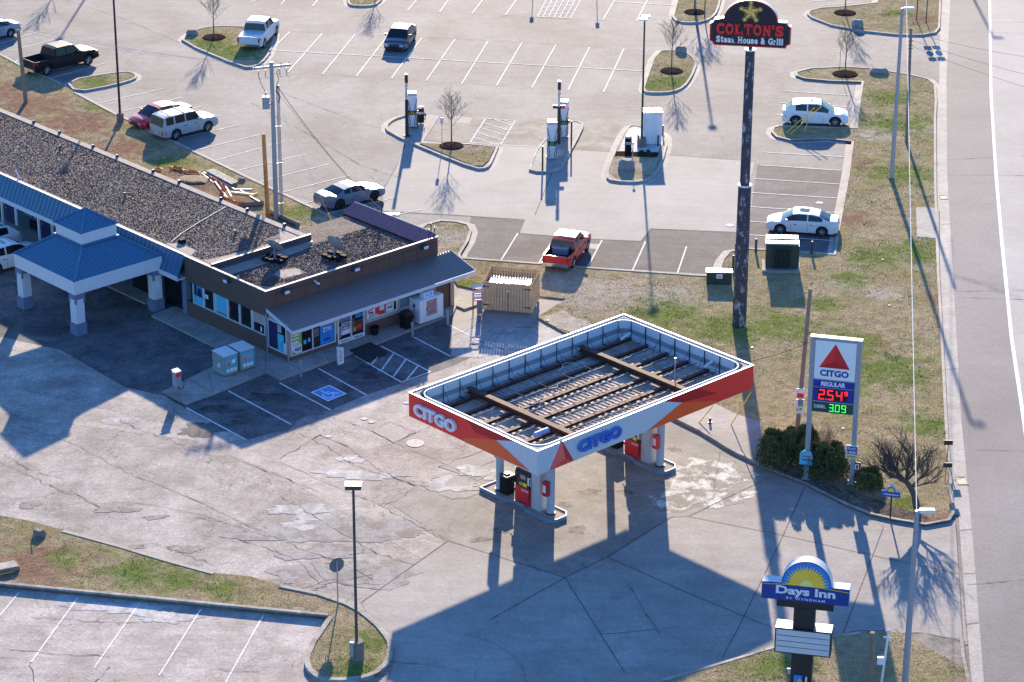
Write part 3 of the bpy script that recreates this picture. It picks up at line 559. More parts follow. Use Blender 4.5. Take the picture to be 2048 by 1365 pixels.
def text_part(name, s, m, parent, x0, x1, z0, z1, y, depth=.02, bold=.0, space=1.0, label=None, fn=None, italic=0.0):
    v, f = text_mesh(s, x0, x1, z0, z1, y, depth, bold, space, italic)
    if fn is not None: v = [fn(p) for p in v]
    mb = MB(); mb.add([tuple(p) for p in v], f); o = mb.build(name, m, parent)
    if label: o['label'] = label
    return o
def text_obj(mb, s, x0, x1, z0, z1, y, depth=.02, bold=0.0, mi=0, fn=None, space=1.0):
    v, f = text_mesh(s, x0, x1, z0, z1, y, depth, bold, space)
    if fn is not None: v = [fn(p) for p in v]
    mb.add([tuple(p) for p in v], f, mi)
# ------------------------------------------------------------------ roof gravel
def roof_mat():
    m, nt, b = newmat('roof_gravel_bed'); q = NB(nt); pos = q.n('ShaderNodeNewGeometry').outputs['Position']
    vo = q.n('ShaderNodeTexVoronoi'); vo.inputs['Scale'].default_value = 13; q.l(pos, vo.inputs['Vector'])
    sep = q.n('ShaderNodeSeparateColor'); q.l(vo.outputs['Color'], sep.inputs[0])
    base = q.mix(sep.outputs[0], (.07, .052, .048), (.21, .155, .14)); base = q.mul(base, q.ramp(q.noise(pos, .45, 6, .75), .35, .65, .62, 1.35))
    q.l(base, b.inputs['Base Color']); b.inputs['Roughness'].default_value = .9; q.bump(vo.outputs['Distance'], b, 1.0, .06); return m
M['roofbed'] = roof_mat()
M['membrane'] = mat('roof_membrane_pale', (.36, .30, .265), .9, var=.25, scale=2)
M['stone_d'] = mat('roof_stone_dark', (.085, .06, .055), .9, spec=.1); M['stone_m'] = mat('roof_stone_brown', (.19, .135, .12), .9, spec=.1); M['stone_l'] = mat('roof_stone_pale', (.36, .28, .25), .9, spec=.1)
M['awning'] = mat('metal_roof_brown_grey', (.31, .24, .225), .42, .3, .08)
M['awning_rib_shade'] = mat('metal_roof_seam_shade', (.11, .085, .085), .45, .3)  # ribs coloured darker than the panel to carry their shadow lines
M['mansard'] = mat('metal_roof_blue', (.055, .165, .285), .42, .2, .1)
M['mansard_rib'] = mat('metal_roof_blue_seam', (.012, .065, .14), .45, .2)
M['purple'] = mat('metal_roof_plum', (.36, .13, .15), .45, .2, .1)
M['flash'] = mat('roof_edge_pale', (.50, .47, .46), .6)
M['fascia'] = mat('stucco_white', (.66, .67, .70), .75, var=.06, bump=.1)
M['colblue'] = mat('stucco_slate_blue', (.16, .20, .29), .8)
M['mwall'] = mat('wall_teal_dark', (.06, .10, .12), .85)
M['mdoor'] = mat('door_navy', (.018, .025, .10), .5)
# ------------------------------------------------------------------ the shop and motel
HR = 3.9
_o = GP(532, 582, HR); A0 = R(43.2); FB = Frame((_o.x, _o.y), A0)
WS = FB.pix(874, 474, HR).x; DS = FB.pix(440, 527, HR).y; WM = FB.pix(612, 470, HR).x; YM = FB.pix(366, 513, HR).y; YF = FB.pix(578, 723, .13).y; XFR = FB.pix(915, 612, .13).x; XFL = FB.pix(578, 723, .13).x
print('shop', WS, DS, WM, YM, YF, XFL, XFR)
shop = fthing('shop_building', 'flat-roofed brown convenience shop with a grey metal awning over its poster-covered front', 'shop', FB)
ZB = .12
# walls
w = MB(); GZ = HR-.42
w.box(-.14, 0, 0, YM, 2.36, HR, 0)                                   # west parapet band
w.box(.0, WS, -.14, 0, 2.45, HR, 0); w.box(-.14, 0, -.14, 0, 2.45, HR, 0)
w.box(-.10, .06, .02, YM, 0, 1.05, 0)                                # west low wall
w.box(-.08, .10, .02, YM, 2.38, 2.46, 0)
w.build('upper_wall', M['brown'], shop)
w = MB(); w.box(.06, WS, 0.0, .12, 0, 2.45); w.box(WS-.12, WS, .12, DS+.5, 0, HR-.5)
w.build('inner_wall', M['brown'], shop)
# parapet cap
w = MB(); w.box(-.17, -.02, -.17, YM, HR, HR+.04); w.box(-.02, WS+.06, -.17, -.02, HR, HR+.04); w.build('parapet_cap', M['flash'], shop)
# siding seams of the parapet
w = MB()
for i in range(12): x = .6+i*1.08; w.box(x, x+.03, -.152, -.138, 2.6, HR-.02)
w.box(.0, WS, -.156, -.138, HR-.34, HR-.30); w.build('siding_seam', M['rust'], shop)
# roof deck
w = MB(); w.box(.02, WS-.12, .02, DS-.1, GZ-.3, GZ); w.box(7.6, WS-.12, DS-.1, 7.4, GZ-.3, GZ-.004); w.build('roof', M['roofbed'], shop)
w = MB()
w.prism([(.06, .06), (3.4, .06), (1.6, .5), (.5, 2.2), (.06, 3)], GZ+.001, GZ+.012); w.prism([(.3, DS-1.0), (2.4, DS-1.1), (WS*.55, DS-.7), (WS*.55, DS-.12), (.3, DS-.12)], GZ+.001, GZ+.012)
w.prism([(2.6, 1.7), (3.8, 1.5), (4.3, 2.3), (3.3, 2.9), (2.5, 2.5)], GZ+.001, GZ+.012)
w.build('bare_roof_membrane', M['membrane'], shop)
# divider between shop roof and motel roof
d1 = FB.pix(612, 470, HR).x
w = MB(); w.box(.06, d1+.1, DS-.1, DS+.05, GZ-.3, HR+.12); w.build('roof_divider', M['dkgrey'], shop)
w = MB(); w.box(.06, d1, DS-.32, DS-.1, GZ, GZ+.16); w.build('divider_flashing', M['alu'], shop)
# east mansard parapet with plum metal
PY1 = FB.wx(693, 409, WS-.05).y; pz = FB.wx(693, 409, WS-.05).z
zt0 = FB.wx(866, 474, WS-.05).z
print('plum', PY1, pz, zt0)
w = MB(); y0 = .05; y1 = 7.7; zt = HR+.12; XI = WS-.98; ZI = HR-.34
w.hull4((WS-.02, y0, zt), (WS-.02, y1, zt), (XI, y1, ZI), (XI, y0, ZI), (0, 0, .05))
for i in range(27):
    t = (i+.5)/27; a = Vector((WS-.02, y0+(y1-y0)*t, zt+.05)); b = Vector((XI, y0+(y1-y0)*t, ZI+.05)); w.tube(a, b, .022, n=4)
w.build('plum_metal_panel', M['purple'], shop)
w = MB(); w.box(XI+.03, XI+.1, y0, y1, GZ-.1, ZI-.003); w.box(WS-.10, WS+.02, y0, y1, GZ-.9, zt-.02); w.pxz([(XI+.03, GZ-.3), (WS, GZ-.3), (WS, zt-.03), (XI+.03, ZI-.02)], y1-.06, y1-.01); w.build('mansard_back', M['blackp'], shop)
w = MB(); w.tube((WS+.0, y0, zt+.05), (WS, y1, zt+.05), .035); w.build('mansard_ridge', M['flash'], shop)
w = MB()
for x, y, h in ((WS-.1, .35, .8), (WS-.35, .25, .5), (WS+.05, .2, .55)): w.tube((x, y, HR), (x, y, HR+h), .035)
w.tube((WS-.35, .25, HR+.45), (WS-.1, .35, HR+.45), .025); w.build('vent_pipe', M['dkgrey'], shop)
# service mast at the back corner
w = MB(); a = FB.wx(762, 438, WS-.05); w.tube((WS, a.y, HR), (WS, a.y, HR+.95), .045); w.tube((WS, a.y, HR+.95), (WS-.25, a.y, HR+.8), .05); w.build('service_mast', M['dkgrey'], shop)
# awning
ya = YF-.62; za = FB.wy(586, 664, ya).z; zw = FB.wy(532, 620, -.15).z; XA0 = FB.wy(586, 664, ya).x; XA1 = FB.wy(950, 542, ya).x; XB0 = -.05; XB1 = FB.wy(899, 504, -.15).x
print('awning', ya, za, zw, XA0, XA1, XB1)
w = MB(); w.hull4((XB0, -.15, zw), (XB1, -.15, zw), (XA1, ya, za), (XA0, ya, za), (0, 0, -.07)); w.build('awning_panel', M['awning'], shop)
w = MB(); N = 64
for i in range(N+1):
    t = i/N; w.tube((XB0+(XB1-XB0)*t, -.16, zw+.015), (XA0+(XA1-XA0)*t, ya, za+.015), .021, n=4)
w.build('awning_seam', M['awning_rib_shade'], shop)
w = MB(); w.box(XA0-.03, XA1+.03, ya-.06, ya-.003, za-.16, za+.03); w.hull4((XA0-.03, ya, za+.03), (XB0-.05, -.15, zw+.03), (XB0-.05, -.15, zw-.14), (XA0-.03, ya, za-.14), (-.05, 0, 0)); w.hull4((XA1+.03, ya, za+.03), (XB1+.03, -.15, zw+.03), (XB1+.03, -.15, zw-.14), (XA1+.03, ya, za-.14), (.05, 0, 0)); w.build('awning_gutter', M['fascia'], shop)
# front enclosure
def wp(px, py): return FB.wy(px, py, YF)
x_w1 = wp(584, 700).x; xd0 = wp(676, 690).x; xd1 = wp(730, 660).x
xr = XFR-.02
xg0 = wp(735, 620).x; xg1 = wp(793, 610).x; xg2 = wp(800, 608).x; xg3 = wp(822, 590).x
w = MB(); w.box(XFL, xd0, YF, YF+.14, 0, .36); w.box(wp(671, 660).x, xd0-.04, YF-.003, YF+.1, .3, .84); w.box(xd1, xr-1.75, YF, YF+.14, 0, .84); w.box(xr-1.75, xr-1.45, YF, YF+.14, 0, .84); w.box(XFL, XFL+.12, YF+.14, 0, 0, .5); w.box(xr-.12, xr, YF+.14, 0, 0, .84); w.build('front_lower_wall', M['brown'], shop)
w = MB(); w.box(XFL, x_w1-.05, YF, YF+.14, .36, 2.24); w.box(wp(671, 660).x, xd0-.04, YF, YF+.14, .84, 2.24); w.box(xd1+.04, xr-1.75, YF, YF+.14, .84, 1.05); w.box(xd1+.04, xg0-.05, YF, YF+.14, 1.05, 2.24)
xg0 = wp(733+2, 620).x; xg1 = wp(793, 610).x; xg2 = wp(800, 608).x; xg3 = wp(822, 590).x
w.box(xg1+.05, xg2-.05, YF, YF+.14, 1.05, 2.24); w.box(xg3+.65, xr-1.45, YF, YF+.14, 1.05, 2.24); w.box(xr-.3, xr, YF, YF+.14, 0, 2.24); w.box(xr-.12, xr, YF+.14, 0, .84, 2.24); w.pyz([(YF+.14, 2.24), (-.14, 2.24), (-.14, 2.68), (YF+.14, 2.28)], XFL+.02, XFL+.12)
w.build('front_upper_wall', M['beige'], shop)
w = MB(); w.box(xr-1.42, xr-.34, YF+.05, YF+.10, .12, 2.3); dd = w.build('side_door', M['brown'], shop); w = MB(); w.box(xr-1.2, xr-.75, YF+.02, YF+.04, 1.9, 2.2); o = w.build('door_sign', M['cyan'], dd); w = MB(); w.box(xr-1.45, xr-1.4, YF-.02, YF+.1, .12, 2.36); w.box(xr-.36, xr-.31, YF-.02, YF+.1, .12, 2.36); w.build('door_frame', M['rust'], dd)
def window(x0, x1, z0, z1, parent, y=YF, name='shop_window', mull=(), g='winglass', fr=None, fm='white'):
    mb = MB(); mb.box(x0, x1, y+.05, y+.07, z0, z1); o = mb.build(name, M[g], parent)
    f = MB(); t = .05
    f.box(x0-t, x0, y-.015, y+.1, z0-t, z1+t); f.box(x1, x1+t, y-.015, y+.1, z0-t, z1+t); f.box(x0, x1, y-.015, y+.1, z0-t, z0); f.box(x0, x1, y-.015, y+.1, z1, z1+t)
    for m_ in mull: f.box(m_-t/2, m_+t/2, y-.012, y+.1, z0, z1)
    f.build('frame', M[fm], o); return o
def poster(x0, x1, z0, z1, m, parent, y=YF+.03, label=None):
    mb = MB(); mb.box(x0, x1, y-.004, y+.004, z0, z1); return tag(mb.build('poster', M[m], parent), label)
# front windows: measured on the wall plane
zt_ = 2.2; wx0 = wp(584, 700).x; wx1 = wp(604.5, 690).x; wx2 = wp(626, 690).x; wx3 = wp(641, 690).x; wx4 = wp(670, 680).x
zb_ = .36
wn = window(wx0, wx4, zb_+.05, zt_, shop, mull=(wx2,))
p = poster(wx0+.02, wx1, zb_+.08, 1.95, 'white', wn, label='green and white price poster with 460'); mb = MB(); yy = YF+.022
mb.box(wx0+.02, wx1, yy-.003, yy, 1.2, 1.95); mb.pxz([(wx0+.02, .44), (wx0+.35, .44), (wx0+.02, .68)], yy-.003, yy); mb.pxz([(wx1-.3, 1.2), (wx1, .85), (wx1, 1.2)], yy-.003, yy); mb.build('poster_colour_field', M['green'], p)
mb = MB()
for i, (a, b, c) in enumerate([(0.06, .6, 1.72), (.08, .62, 1.52), (.06, .55, 1.32)]): mb.box(wx0+a, wx0+b, yy-.006, yy-.003, c, c+.09)
mb.build('lettering', M['white'], p)
text_part('lettering', '460', M['navy'], p, wx0+.2, wx1-.06, .56, .82, yy-.003, .004, .02)
mb = MB(); mb.box(wx0+.1, wx0+.18, yy-.006, yy-.003, .95, 1.05); mb.box(wx0+.3, wx0+.36, yy-.006, yy-.003, .91, 1.07); mb.box(wx0+.46, wx0+.52, yy-.006, yy-.003, .91, 1.07); mb.build('lettering', M['grey'], p)
p = poster(wx1+.04, wx2-.06, zb_+.1, 2.1, 'blackp', wn, label='black poster with pale product picture'); mb = MB(); mb.box(wx1+.15, wx2-.2, yy-.006, yy-.003, 1.65, 1.8); mb.box(wx1+.12, wx1+.32, yy-.006, yy-.003, .85, 1.1); mb.box(wx1+.45, wx1+.62, yy-.006, yy-.003, .9, 1.15); mb.build('lettering', M['cyan'], p)
p = poster(wx2+.05, wx3, zb_+.1, 2.1, 'black', wn, label='black poster with pale lettering'); mb = MB()
for i in range(4): mb.box(wx2+.1, wx3-.08, yy-.006, yy-.003, 1.1+i*.13, 1.17+i*.13)
mb.build('lettering', M['grey'], p); text_part('lettering', 'CELSIUS', M['white'], p, wx2+.12, wx3+.25, 1.78, 1.90, yy-.004, .004, .03)
p = poster(wx3+.02, wx4-.04, zb_+.08, 1.62, 'lblue', wn, label='blue poster with white ZYN lettering'); text_part('lettering', 'ZYN', M['white'], p, wx3+.2, wx4-.25, 1.2, 1.48, yy-.003, .004, .03)
mb = MB(); mb.box(wx3+.02, wx4-.04, yy-.004, yy, 1.62, 1.76); mb.build('poster_header', M['white'], p); text_part('lettering', '$4.99 2/8.99', M['navy'], p, wx3+.25, wx4-.35, .6, .8, yy-.003, .004, .02)
# double door
for k, (a, b) in enumerate(((xd0+.06, (xd0+xd1)/2-.02), ((xd0+xd1)/2+.02, xd1-.06))):
    mb = MB(); mb.box(a, b, YF+.04, YF+.07, .34, 2.2); dr = mb.build('glass_door', M['winglass'], shop)
    f = MB(); f.box(a-.06, a+.03, YF-.01, YF+.1, .12, 2.24); f.box(b-.03, b+.04, YF-.01, YF+.1, .12, 2.24); f.box(a, b, YF-.01, YF+.1, .12, .36); f.box(a, b, YF-.01, YF+.1, 2.17, 2.24); f.build('door_frame', M['white'], dr)
    mb = MB(); mb.tube((b-.1 if k == 0 else a+.1, YF-.06, .95), (b-.1 if k == 0 else a+.1, YF-.06, 1.5), .02); mb.build('door_handle', M['alu'], dr)
    if k == 0:
        p = poster(a+.25, b-.06, .6, 1.35, 'white', dr, y=YF+.02, label='white poster reading PLAY HERE'); mb = MB(); mb.box(a+.3, b-.12, YF+.012, YF+.016, .88, 1.3); mb.build('poster_colour_field', M['navy'], p)
        text_part('lettering', 'PLAY\nHERE', M['white'], p, a+.36, b-.18, .92, 1.26, YF+.011, .004, .03); p = poster(a+.04, a+.22, .5, 1.2, 'grey', dr, y=YF+.02); p = poster(a+.05, b-.05, 1.42, 1.72, 'colblue', dr, y=YF+.02)
    else:
        poster(a+.06, b-.05, .55, 1.25, 'rust', dr, y=YF+.02, label='dark food picture poster'); poster(a+.3, b-.05, 1.4, 1.62, 'lblue', dr, y=YF+.02); poster(a+.2, b-.2, 1.68, 1.9, 'white', dr, y=YF+.02); poster(a+.32, b-.2, .72, .95, 'red', dr, y=YF+.015); poster(a+.14, a+.34, .6, .85, 'green', dr, y=YF+.015)
    text_part('lettering', ('Thank you', 'Welcome')[k], M['black'], dr, a+.15, b-.15, .17, .29, YF-.012, .004, .03)
# right hand windows
wn = window(xg0, xg1, 1.1, zt_, shop); mb = MB()
p = poster(xg0+.02, xg0+.85, 1.13, 1.85, 'white', wn, label='red and white drinks poster'); mb = MB(); mb.pxz([(xg0+.02, 1.45), (xg0+.8, 1.75), (xg0+.8, 1.83), (xg0+.02, 1.55)], yy-.004, yy); mb.box(xg0+.6, xg0+.83, yy-.004, yy, 1.2, 1.65); mb.build('poster_colour_field', M['red'], p); mb = MB(); mb.box(xg0+.1, xg0+.45, yy-.005, yy, 1.36, 1.46); mb.build('poster_colour_field', M['navy'], p); text_part('lettering', '3.99', M['navy'], p, xg0+.15, xg0+.5, 1.18, 1.32, yy-.003, .004, .02)
p = poster(xg0+.88, xg0+1.4, 1.13, 1.85, 'red', wn, label='red poster with white and blue panels'); mb = MB(); mb.box(xg0+.95, xg0+1.3, yy-.004, yy, 1.35, 1.65); mb.build('poster_colour_field', M['white'], p); mb = MB(); mb.box(xg0+1.3, xg0+1.4, yy-.004, yy, 1.2, 1.5); mb.build('poster_colour_field', M['lblue'], p)
p = poster(xg0+1.45, xg1-.2, 1.13, 2.1, 'white', wn, label='green and white price poster with 440'); mb = MB(); mb.box(xg0+1.45, xg1-.2, yy-.004, yy, 1.6, 2.1); mb.build('poster_colour_field', M['green'], p); text_part('lettering', '440', M['navy'], p, xg0+1.55, xg1-.3, 1.28, 1.46, yy-.003, .004, .02)
window(xg2, xg3+.6, 1.1, zt_, shop, g='teal', fm='beige')
# side of the enclosure
w = MB(); w.box(XFL-.01, XFL+.03, YF+.2, -.22, .55, 2.2); sw = w.build('side_window', M['winglass'], shop)
w = MB(); w.box(XFL-.04, XFL+.02, YF+.14, YF+.2, .5, 2.28); w.box(XFL-.04, XFL+.02, -.22, -.14, .5, 2.28); w.box(XFL-.04, XFL+.02, YF+.2, -.22, .47, .55); w.box(XFL-.04, XFL+.02, YF+.2, -.22, 2.2, 2.28); w.build('frame', M['fascia'], sw)
w = MB(); w.box(XFL-.03, XFL-.01, -1.0, -.26, .58, 2.15); w.build('poster', M['navy'], sw); w = MB(); w.box(XFL-.035, XFL-.012, -1.6, -1.05, .58, 1.6); w.build('poster', M['cyan'], sw); w = MB(); w.box(XFL-.035, XFL-.012, YF+.24, YF+.62, .58, 1.15); w.build('poster', M['white'], sw); w = MB(); w.box(XFL-.035, XFL-.012, -1.4, -1.05, 1.7, 2.15); w.build('poster', M['beige'], sw)
w = MB(); w.tube((XFL-.08, YF-.05, .12), (XFL-.08, YF-.05, 2.5), .04); w.tube((-.2, -.2, .12), (-.2, -.2, 2.6), .05); w.build('downpipe', M['grey'], shop)
# west windows of the shop
def wq(px, py): return FB.wx(px, py, -.1)
cols = [(387.5, 407), (408.8, 428), (432, 455), (457, 478.5), (481, 503), (506.5, 529)]
gl = ['winglass', 'winglass', 'cyan', 'winglass', 'winglass', 'winglass']
ys = []
zs0, zs1 = 1.12, 2.36
for i, (a, b) in enumerate(cols):
    ya_ = FB.pix(a, 610+(a-387)*.45, 1.6); yA = FB.wx(a, 600+(a-387)*.44, -.1).y; yB = FB.wx(b, 600+(b-387)*.44, -.1).y; ys.append((yB, yA))
    mb = MB(); mb.box(-.04, -.02, yB, yA, zs0, zs1); o = mb.build('shop_window', M[gl[i]] if i != 2 else M['colblue'], shop)
    f = MB(); t = .045
    f.box(-.12, .0, yB-t, yB, zs0-t, zs1+t); f.box(-.12, .0, yA, yA+t, zs0-t, zs1+t); f.box(-.12, .0, yB, yA, zs0-t, zs0); f.box(-.12, .0, yB, yA, zs1, zs1+t); f.build('frame', M['fascia'], o)
    if i == 0:
        mb = MB(); mb.box(-.06, -.045, yB+.03, yA-.03, zs0+.02, zs0+.5); mb.build('poster', M['cyan'], o); mb = MB(); mb.box(-.06, -.045, yB+.06, yA-.25, zs0+.55, zs1-.05); mb.build('poster', M['lblue'], o); mb = MB(); mb.pyz([(yB+.15, zs0+.56), (yA-.3, zs0+.56), (yA-.42, zs1-.2), (yB+.28, zs1-.2)], -.068, -.06); mb.build('poster_figure', M['black'], o)
    if i == 1: mb = MB(); mb.box(-.06, -.045, yA-.35, yA-.05, zs0+.6, zs0+.85); mb.build('notice', M['white'], o)
    if i == 2: mb = MB(); mb.box(-.06, -.045, yB, yA, zs0+.15, zs1); mb.build('blind', M['cyan'], o)
    if i == 3: mb = MB(); mb.box(-.06, -.045, yA-.14, yA-.04, zs0+.45, zs0+.8); mb.build('open_notice', M['red'], o)
    if i == 5: mb = MB(); mb.box(-.06, -.045, yB, yA, zs0+.55, zs1); mb.build('menu_board', M['beige'], o); mb = MB(); mb.box(-.06, -.045, yB+.3, yB+.42, zs0+.1, zs0+.4); mb.build('poster', M['white'], o)
# parapet lights and camera
def wallpack(px, py, face):
    p = FB.wy(px, py, -.16) if face == 'S' else FB.wx(px, py, -.16)
    if face == 'S': mb = MB().box(p.x-.24, p.x+.2, -.42, -.142, p.z-.1, p.z+.16)
    else: mb = MB().box(-.42, -.142, p.y-.2, p.y+.24, p.z-.1, p.z+.16)
    o = mb.build('wall_light', M['dkgrey'], shop); mb = MB()
    if face == 'S': mb.box(p.x-.17, p.x+.17, -.44, -.415, p.z-.08, p.z+.09)
    else: mb.box(-.44, -.415, p.y-.17, p.y+.17, p.z-.08, p.z+.09)
    mb.build('lens', M['white'], o)
for a in ((569, 583, 'S'), (709, 537.5, 'S'), (847, 493.5, 'S'), (457, 561, 'W')): wallpack(*a)
p = FB.wy(629.5, 562, -.16); mb = MB(); mb.tube((p.x, -.14, p.z), (p.x, -.35, p.z-.05), .05); mb.tube((p.x-.05, -.38, p.z-.08), (p.x+.1, -.5, p.z-.12), .06); mb.build('security_camera', M['white'], shop)
# sidewalk
sw_ = W2([(915, 604), (915.5, 609), (907, 630), (707, 709), (561, 762), (531.7, 747.5), (426, 791.5), (372, 811), (325, 787), (452, 724), (429, 697), (303, 634), (344, 618), (380, 612), (532, 690), (580, 715)])
mb = MB(); mb.prism(sw_, -.05, ZB); struct('sidewalk', mb, M['walk'])
seams('sidewalk_joints', [[(640, 690), (659, 728)], [(735, 655), (762, 688)], [(830, 625), (857, 651)], [(483, 694), (462, 716)], [(453, 720), (531, 746)], [(415, 743), (427, 790)], [(380, 762), (426, 791)], [(532, 706), (531, 746)], [(531, 706), (605, 745)], [(372, 616), (328, 650)], [(420, 642), (378, 671)], [(460, 662), (425, 690)]], .03, z=ZB+.004)
mb = MB(); mb.box(XFR, XFR+1.3, YF-.9, YF+.8, -.03, .115); mb.v = [tuple(FB.m @ Vector(v)) for v in mb.v]; struct('side_door_slab', mb, M['walk'])
# ---------------------------------------------------------- motel wing
YE = FB.pix(-40, 335, HR).y+10
motel = fthing('motel_building', 'long low motel wing with a gravel roof and blue metal mansard', 'motel', FB)
w = MB(); w.box(0, WM, DS+.05, YE, GZ-.2, HR-.03); w.build('roof', M['roofbed'], motel)
w = MB(); w.box(-.1, .06, YM+.02, YE, HR-.03, HR+.03); w.build('roof_edge', M['flash'], motel); w = MB(); w.box(WM-.42, WM+.05, DS+.05, YE, HR-.03, HR+.02); w.box(.02, .2, DS+.05, YM, HR-.03, HR+.0); w.box(.06, .22, YM, YE, HR-.03, HR+.0); w.build('roof_edge', M['membrane'], motel)
w = MB(); w.prism([(.3, DS+.05), (WM-.4, DS+.05), (WM-.4, DS+2.4), (WM-1.5, DS+.9), (WM*.5, DS+.55), (1.2, DS+.9), (.3, DS+1.2)], HR-.029, HR-.018); w.prism([(.25, YM-.2), (1.0, YM+.4), (.9, YM+1.9), (.3, YM+2.6)], HR-.029, HR-.018); w.build('bare_roof_membrane', M['membrane'], motel)
w = MB(); w.box(WM-.2, WM-.02, DS+.05, YE, 0, GZ-.2); w.box(1.0, 1.15, YM-1.5, YE, 0, GZ-.2); w.build('wall', M['mwall'], motel)
ml = FB.pix(0, 395, 2.65); XM = ml.x; print('mansard low x', XM)
w = MB(); w.hull4((-.1, YM+.02, HR-.01), (-.1, YE, HR-.01), (XM, YE, 2.68), (XM, YM+.02, 2.68), (.05, 0, -.05)); w.build('mansard_roof', M['mansard'], motel)
w = MB(); n = int((YE-YM)/.42)
for i in range(n): y = YM+.05+i*.42; w.tube((-.1, y, HR), (XM, y, 2.69), .024, n=4)
w.build('mansard_seam', M['mansard_rib'], motel)
w = MB(); w.box(XM-.05, XM-.002, YM, YE, 2.42, 2.70); w.build('mansard_fascia', M['fascia'], motel)
w = MB(); w.box(XM+.01, 1.0, YM, YE, 2.44, 2.52); w.build('soffit', M['fascia'], motel)
w = MB(); w.box(XM-.2, 1.0, YM+3.2, YE, -.02, .1); struct_w = w.build('walkway_slab', M['walk'], motel)
for i in range(9):
    y = FB.wx(77, 455, XM+.03).y+(i-1)*4.2
    if y < YM+2.5 or y > YE: continue
    w = MB(); w.box(XM+.0, XM+.12, y-.06, y+.06, .1, 2.42); w.build('post', M['fascia'], motel)
yy0 = FB.wx(66, 470, 1.0).y
for k in range(5):
    y = yy0+k*4.2-2.2
    for a, b, nm, mt_, z0, z1 in ((0.0, .95, 'room_door', 'mdoor', .1, 2.15), (1.05, 2.9, 'room_window', 'teal', 1.1, 2.2), (1.3, 2.4, 'air_conditioner', 'blackp', .35, .95), (-.35, -.05, 'wall_panel', 'fascia', .1, 2.4)):
        w = MB(); w.box(.93, .995, y+a, y+b, z0, z1); o = w.build(nm, M[mt_], motel)
        if nm == 'room_window': f = MB(); f.box(.9, .93, y+a-.05, y+b+.05, z0-.06, z0); f.box(.9, .93, (y+a+y+b)/2-.03, (y+a+y+b)/2+.03, z0, z1); f.build('frame', M['navy'], o)
        if nm == 'room_door': f = MB(); f.tube((.9, y+.82, 1.05), (.9, y+.92, 1.05), .03); f.build('door_handle', M['alu'], o)
# lobby corner next to the shop
w = MB(); w.box(-.1, .3, YM+.02, YM+.42, 0, 2.44); w.build('pilaster', M['colblue'], motel); w = MB(); w.box(.2, .3, YM+.42, YM+2.6, 0, 2.44); w.build('lobby_door', M['winglass'], motel); w = MB(); w.box(.1, .3, YM+2.6, YM+3.1, 0, 2.44); w.build('pilaster', M['mwall'], motel); w = MB(); w.box(.2, .3, YM+3.1, YM+6.0, 0, 2.44); w.build('lobby_window', M['winglass'], motel)
w = MB()
for px, py in ((50, 251), (95, 274), (169, 300), (217, 320), (295.5, 348), (346, 370), (431, 404), (487, 425), (560, 456)): a = FB.pix(px, py, HR); w.box(WM-.15, WM+.02, a.y-.06, a.y+.06, HR-.03, HR+.2)
w.build('roof_bracket', M['navy'], motel)
w = MB(); w.path([FB.pix(342, 485, HR), FB.pix(365, 466, HR), FB.pix(400, 444, HR), FB.pix(452, 414, HR)], .03); w.build('roof_pipe', M['flash'], motel)
a = FB.pix(364, 485, HR); w = MB(); w.box(a.x-.2, a.x+.2, a.y-.15, a.y+.15, HR-.03, HR+.22); w.build('roof_vent', M['blackp'], motel)
for px, py in ((120, 300), (250, 395), (470, 470)):
    a = FB.pix(px, py, HR); w = MB(); w.tube((a.x, a.y, HR-.03), (a.x, a.y, HR+.32), .06, n=8); w.build('roof_pipe', M['dkgrey'], motel)
a = FB.pix(41, 357, HR); w = MB(); w.tube((a.x, a.y, HR-.03), (a.x-.25, a.y+.1, HR+.55), .06); w.build('roof_pipe', M['white'], motel)
# gravel stones scattered over both roofs (one mass)
def stones(name, rects, n, z, parent, excl=()):
    V = []; F = []; mi = []; k = 0
    for (x0, x1, y0, y1), cnt in zip(rects, n):
        xs = np.random.uniform(x0, x1, cnt); ysr = np.random.uniform(y0, y1, cnt)
        for x, y in zip(xs, ysr):
            if any(ex[0] < x < ex[1] and ex[2] < y < ex[3] and random.random() < .93 for ex in excl): continue
            s = random.uniform(.02, .048); a = random.uniform(0, 3); c_, s_ = math.cos(a)*s, math.sin(a)*s; h = s*random.uniform(.5, 1.0)
            V += [(x+c_, y+s_, z), (x-s_, y+c_, z), (x-c_, y-s_, z), (x+s_, y-c_, z), (x+c_*.2, y+s_*.3, z+h)]
            F += [(k, k+1, k+4), (k+1, k+2, k+4), (k+2, k+3, k+4), (k+3, k, k+4)]; ww = .5+.5*math.sin(x*.9+1.3*math.sin(y*.43))*math.sin(y*.61+x*.2); m_ = random.choice((0, 0, 0, 0, 1) if random.random() < ww*.9 else (0, 1, 1, 2)); mi += [m_]*4; k += 5
    mb = MB(); mb.v = V; mb.f = F; mb.m = mi; o = mb.build(name, [M['stone_d'], M['stone_m'], M['stone_l']], parent, recalc=False); return tag(o, kind='stuff')
stones('roof_gravel', [(.1, WS-1.0, .1, DS-.4)], [17000], GZ, shop, excl=((.06, 2.2, .06, 1.2), (2.6, 4.2, 1.5, 2.7), (.3, WS*.5, DS-1.0, DS)))
stones('roof_gravel', [(.3, WM-.4, DS+.3, YE)], [46000], HR-.03, motel, excl=((WM-2.4, WM, DS, DS+1.5), (.2, 1.0, YM, YM+2.4), (.3, 3, DS, DS+.8)))
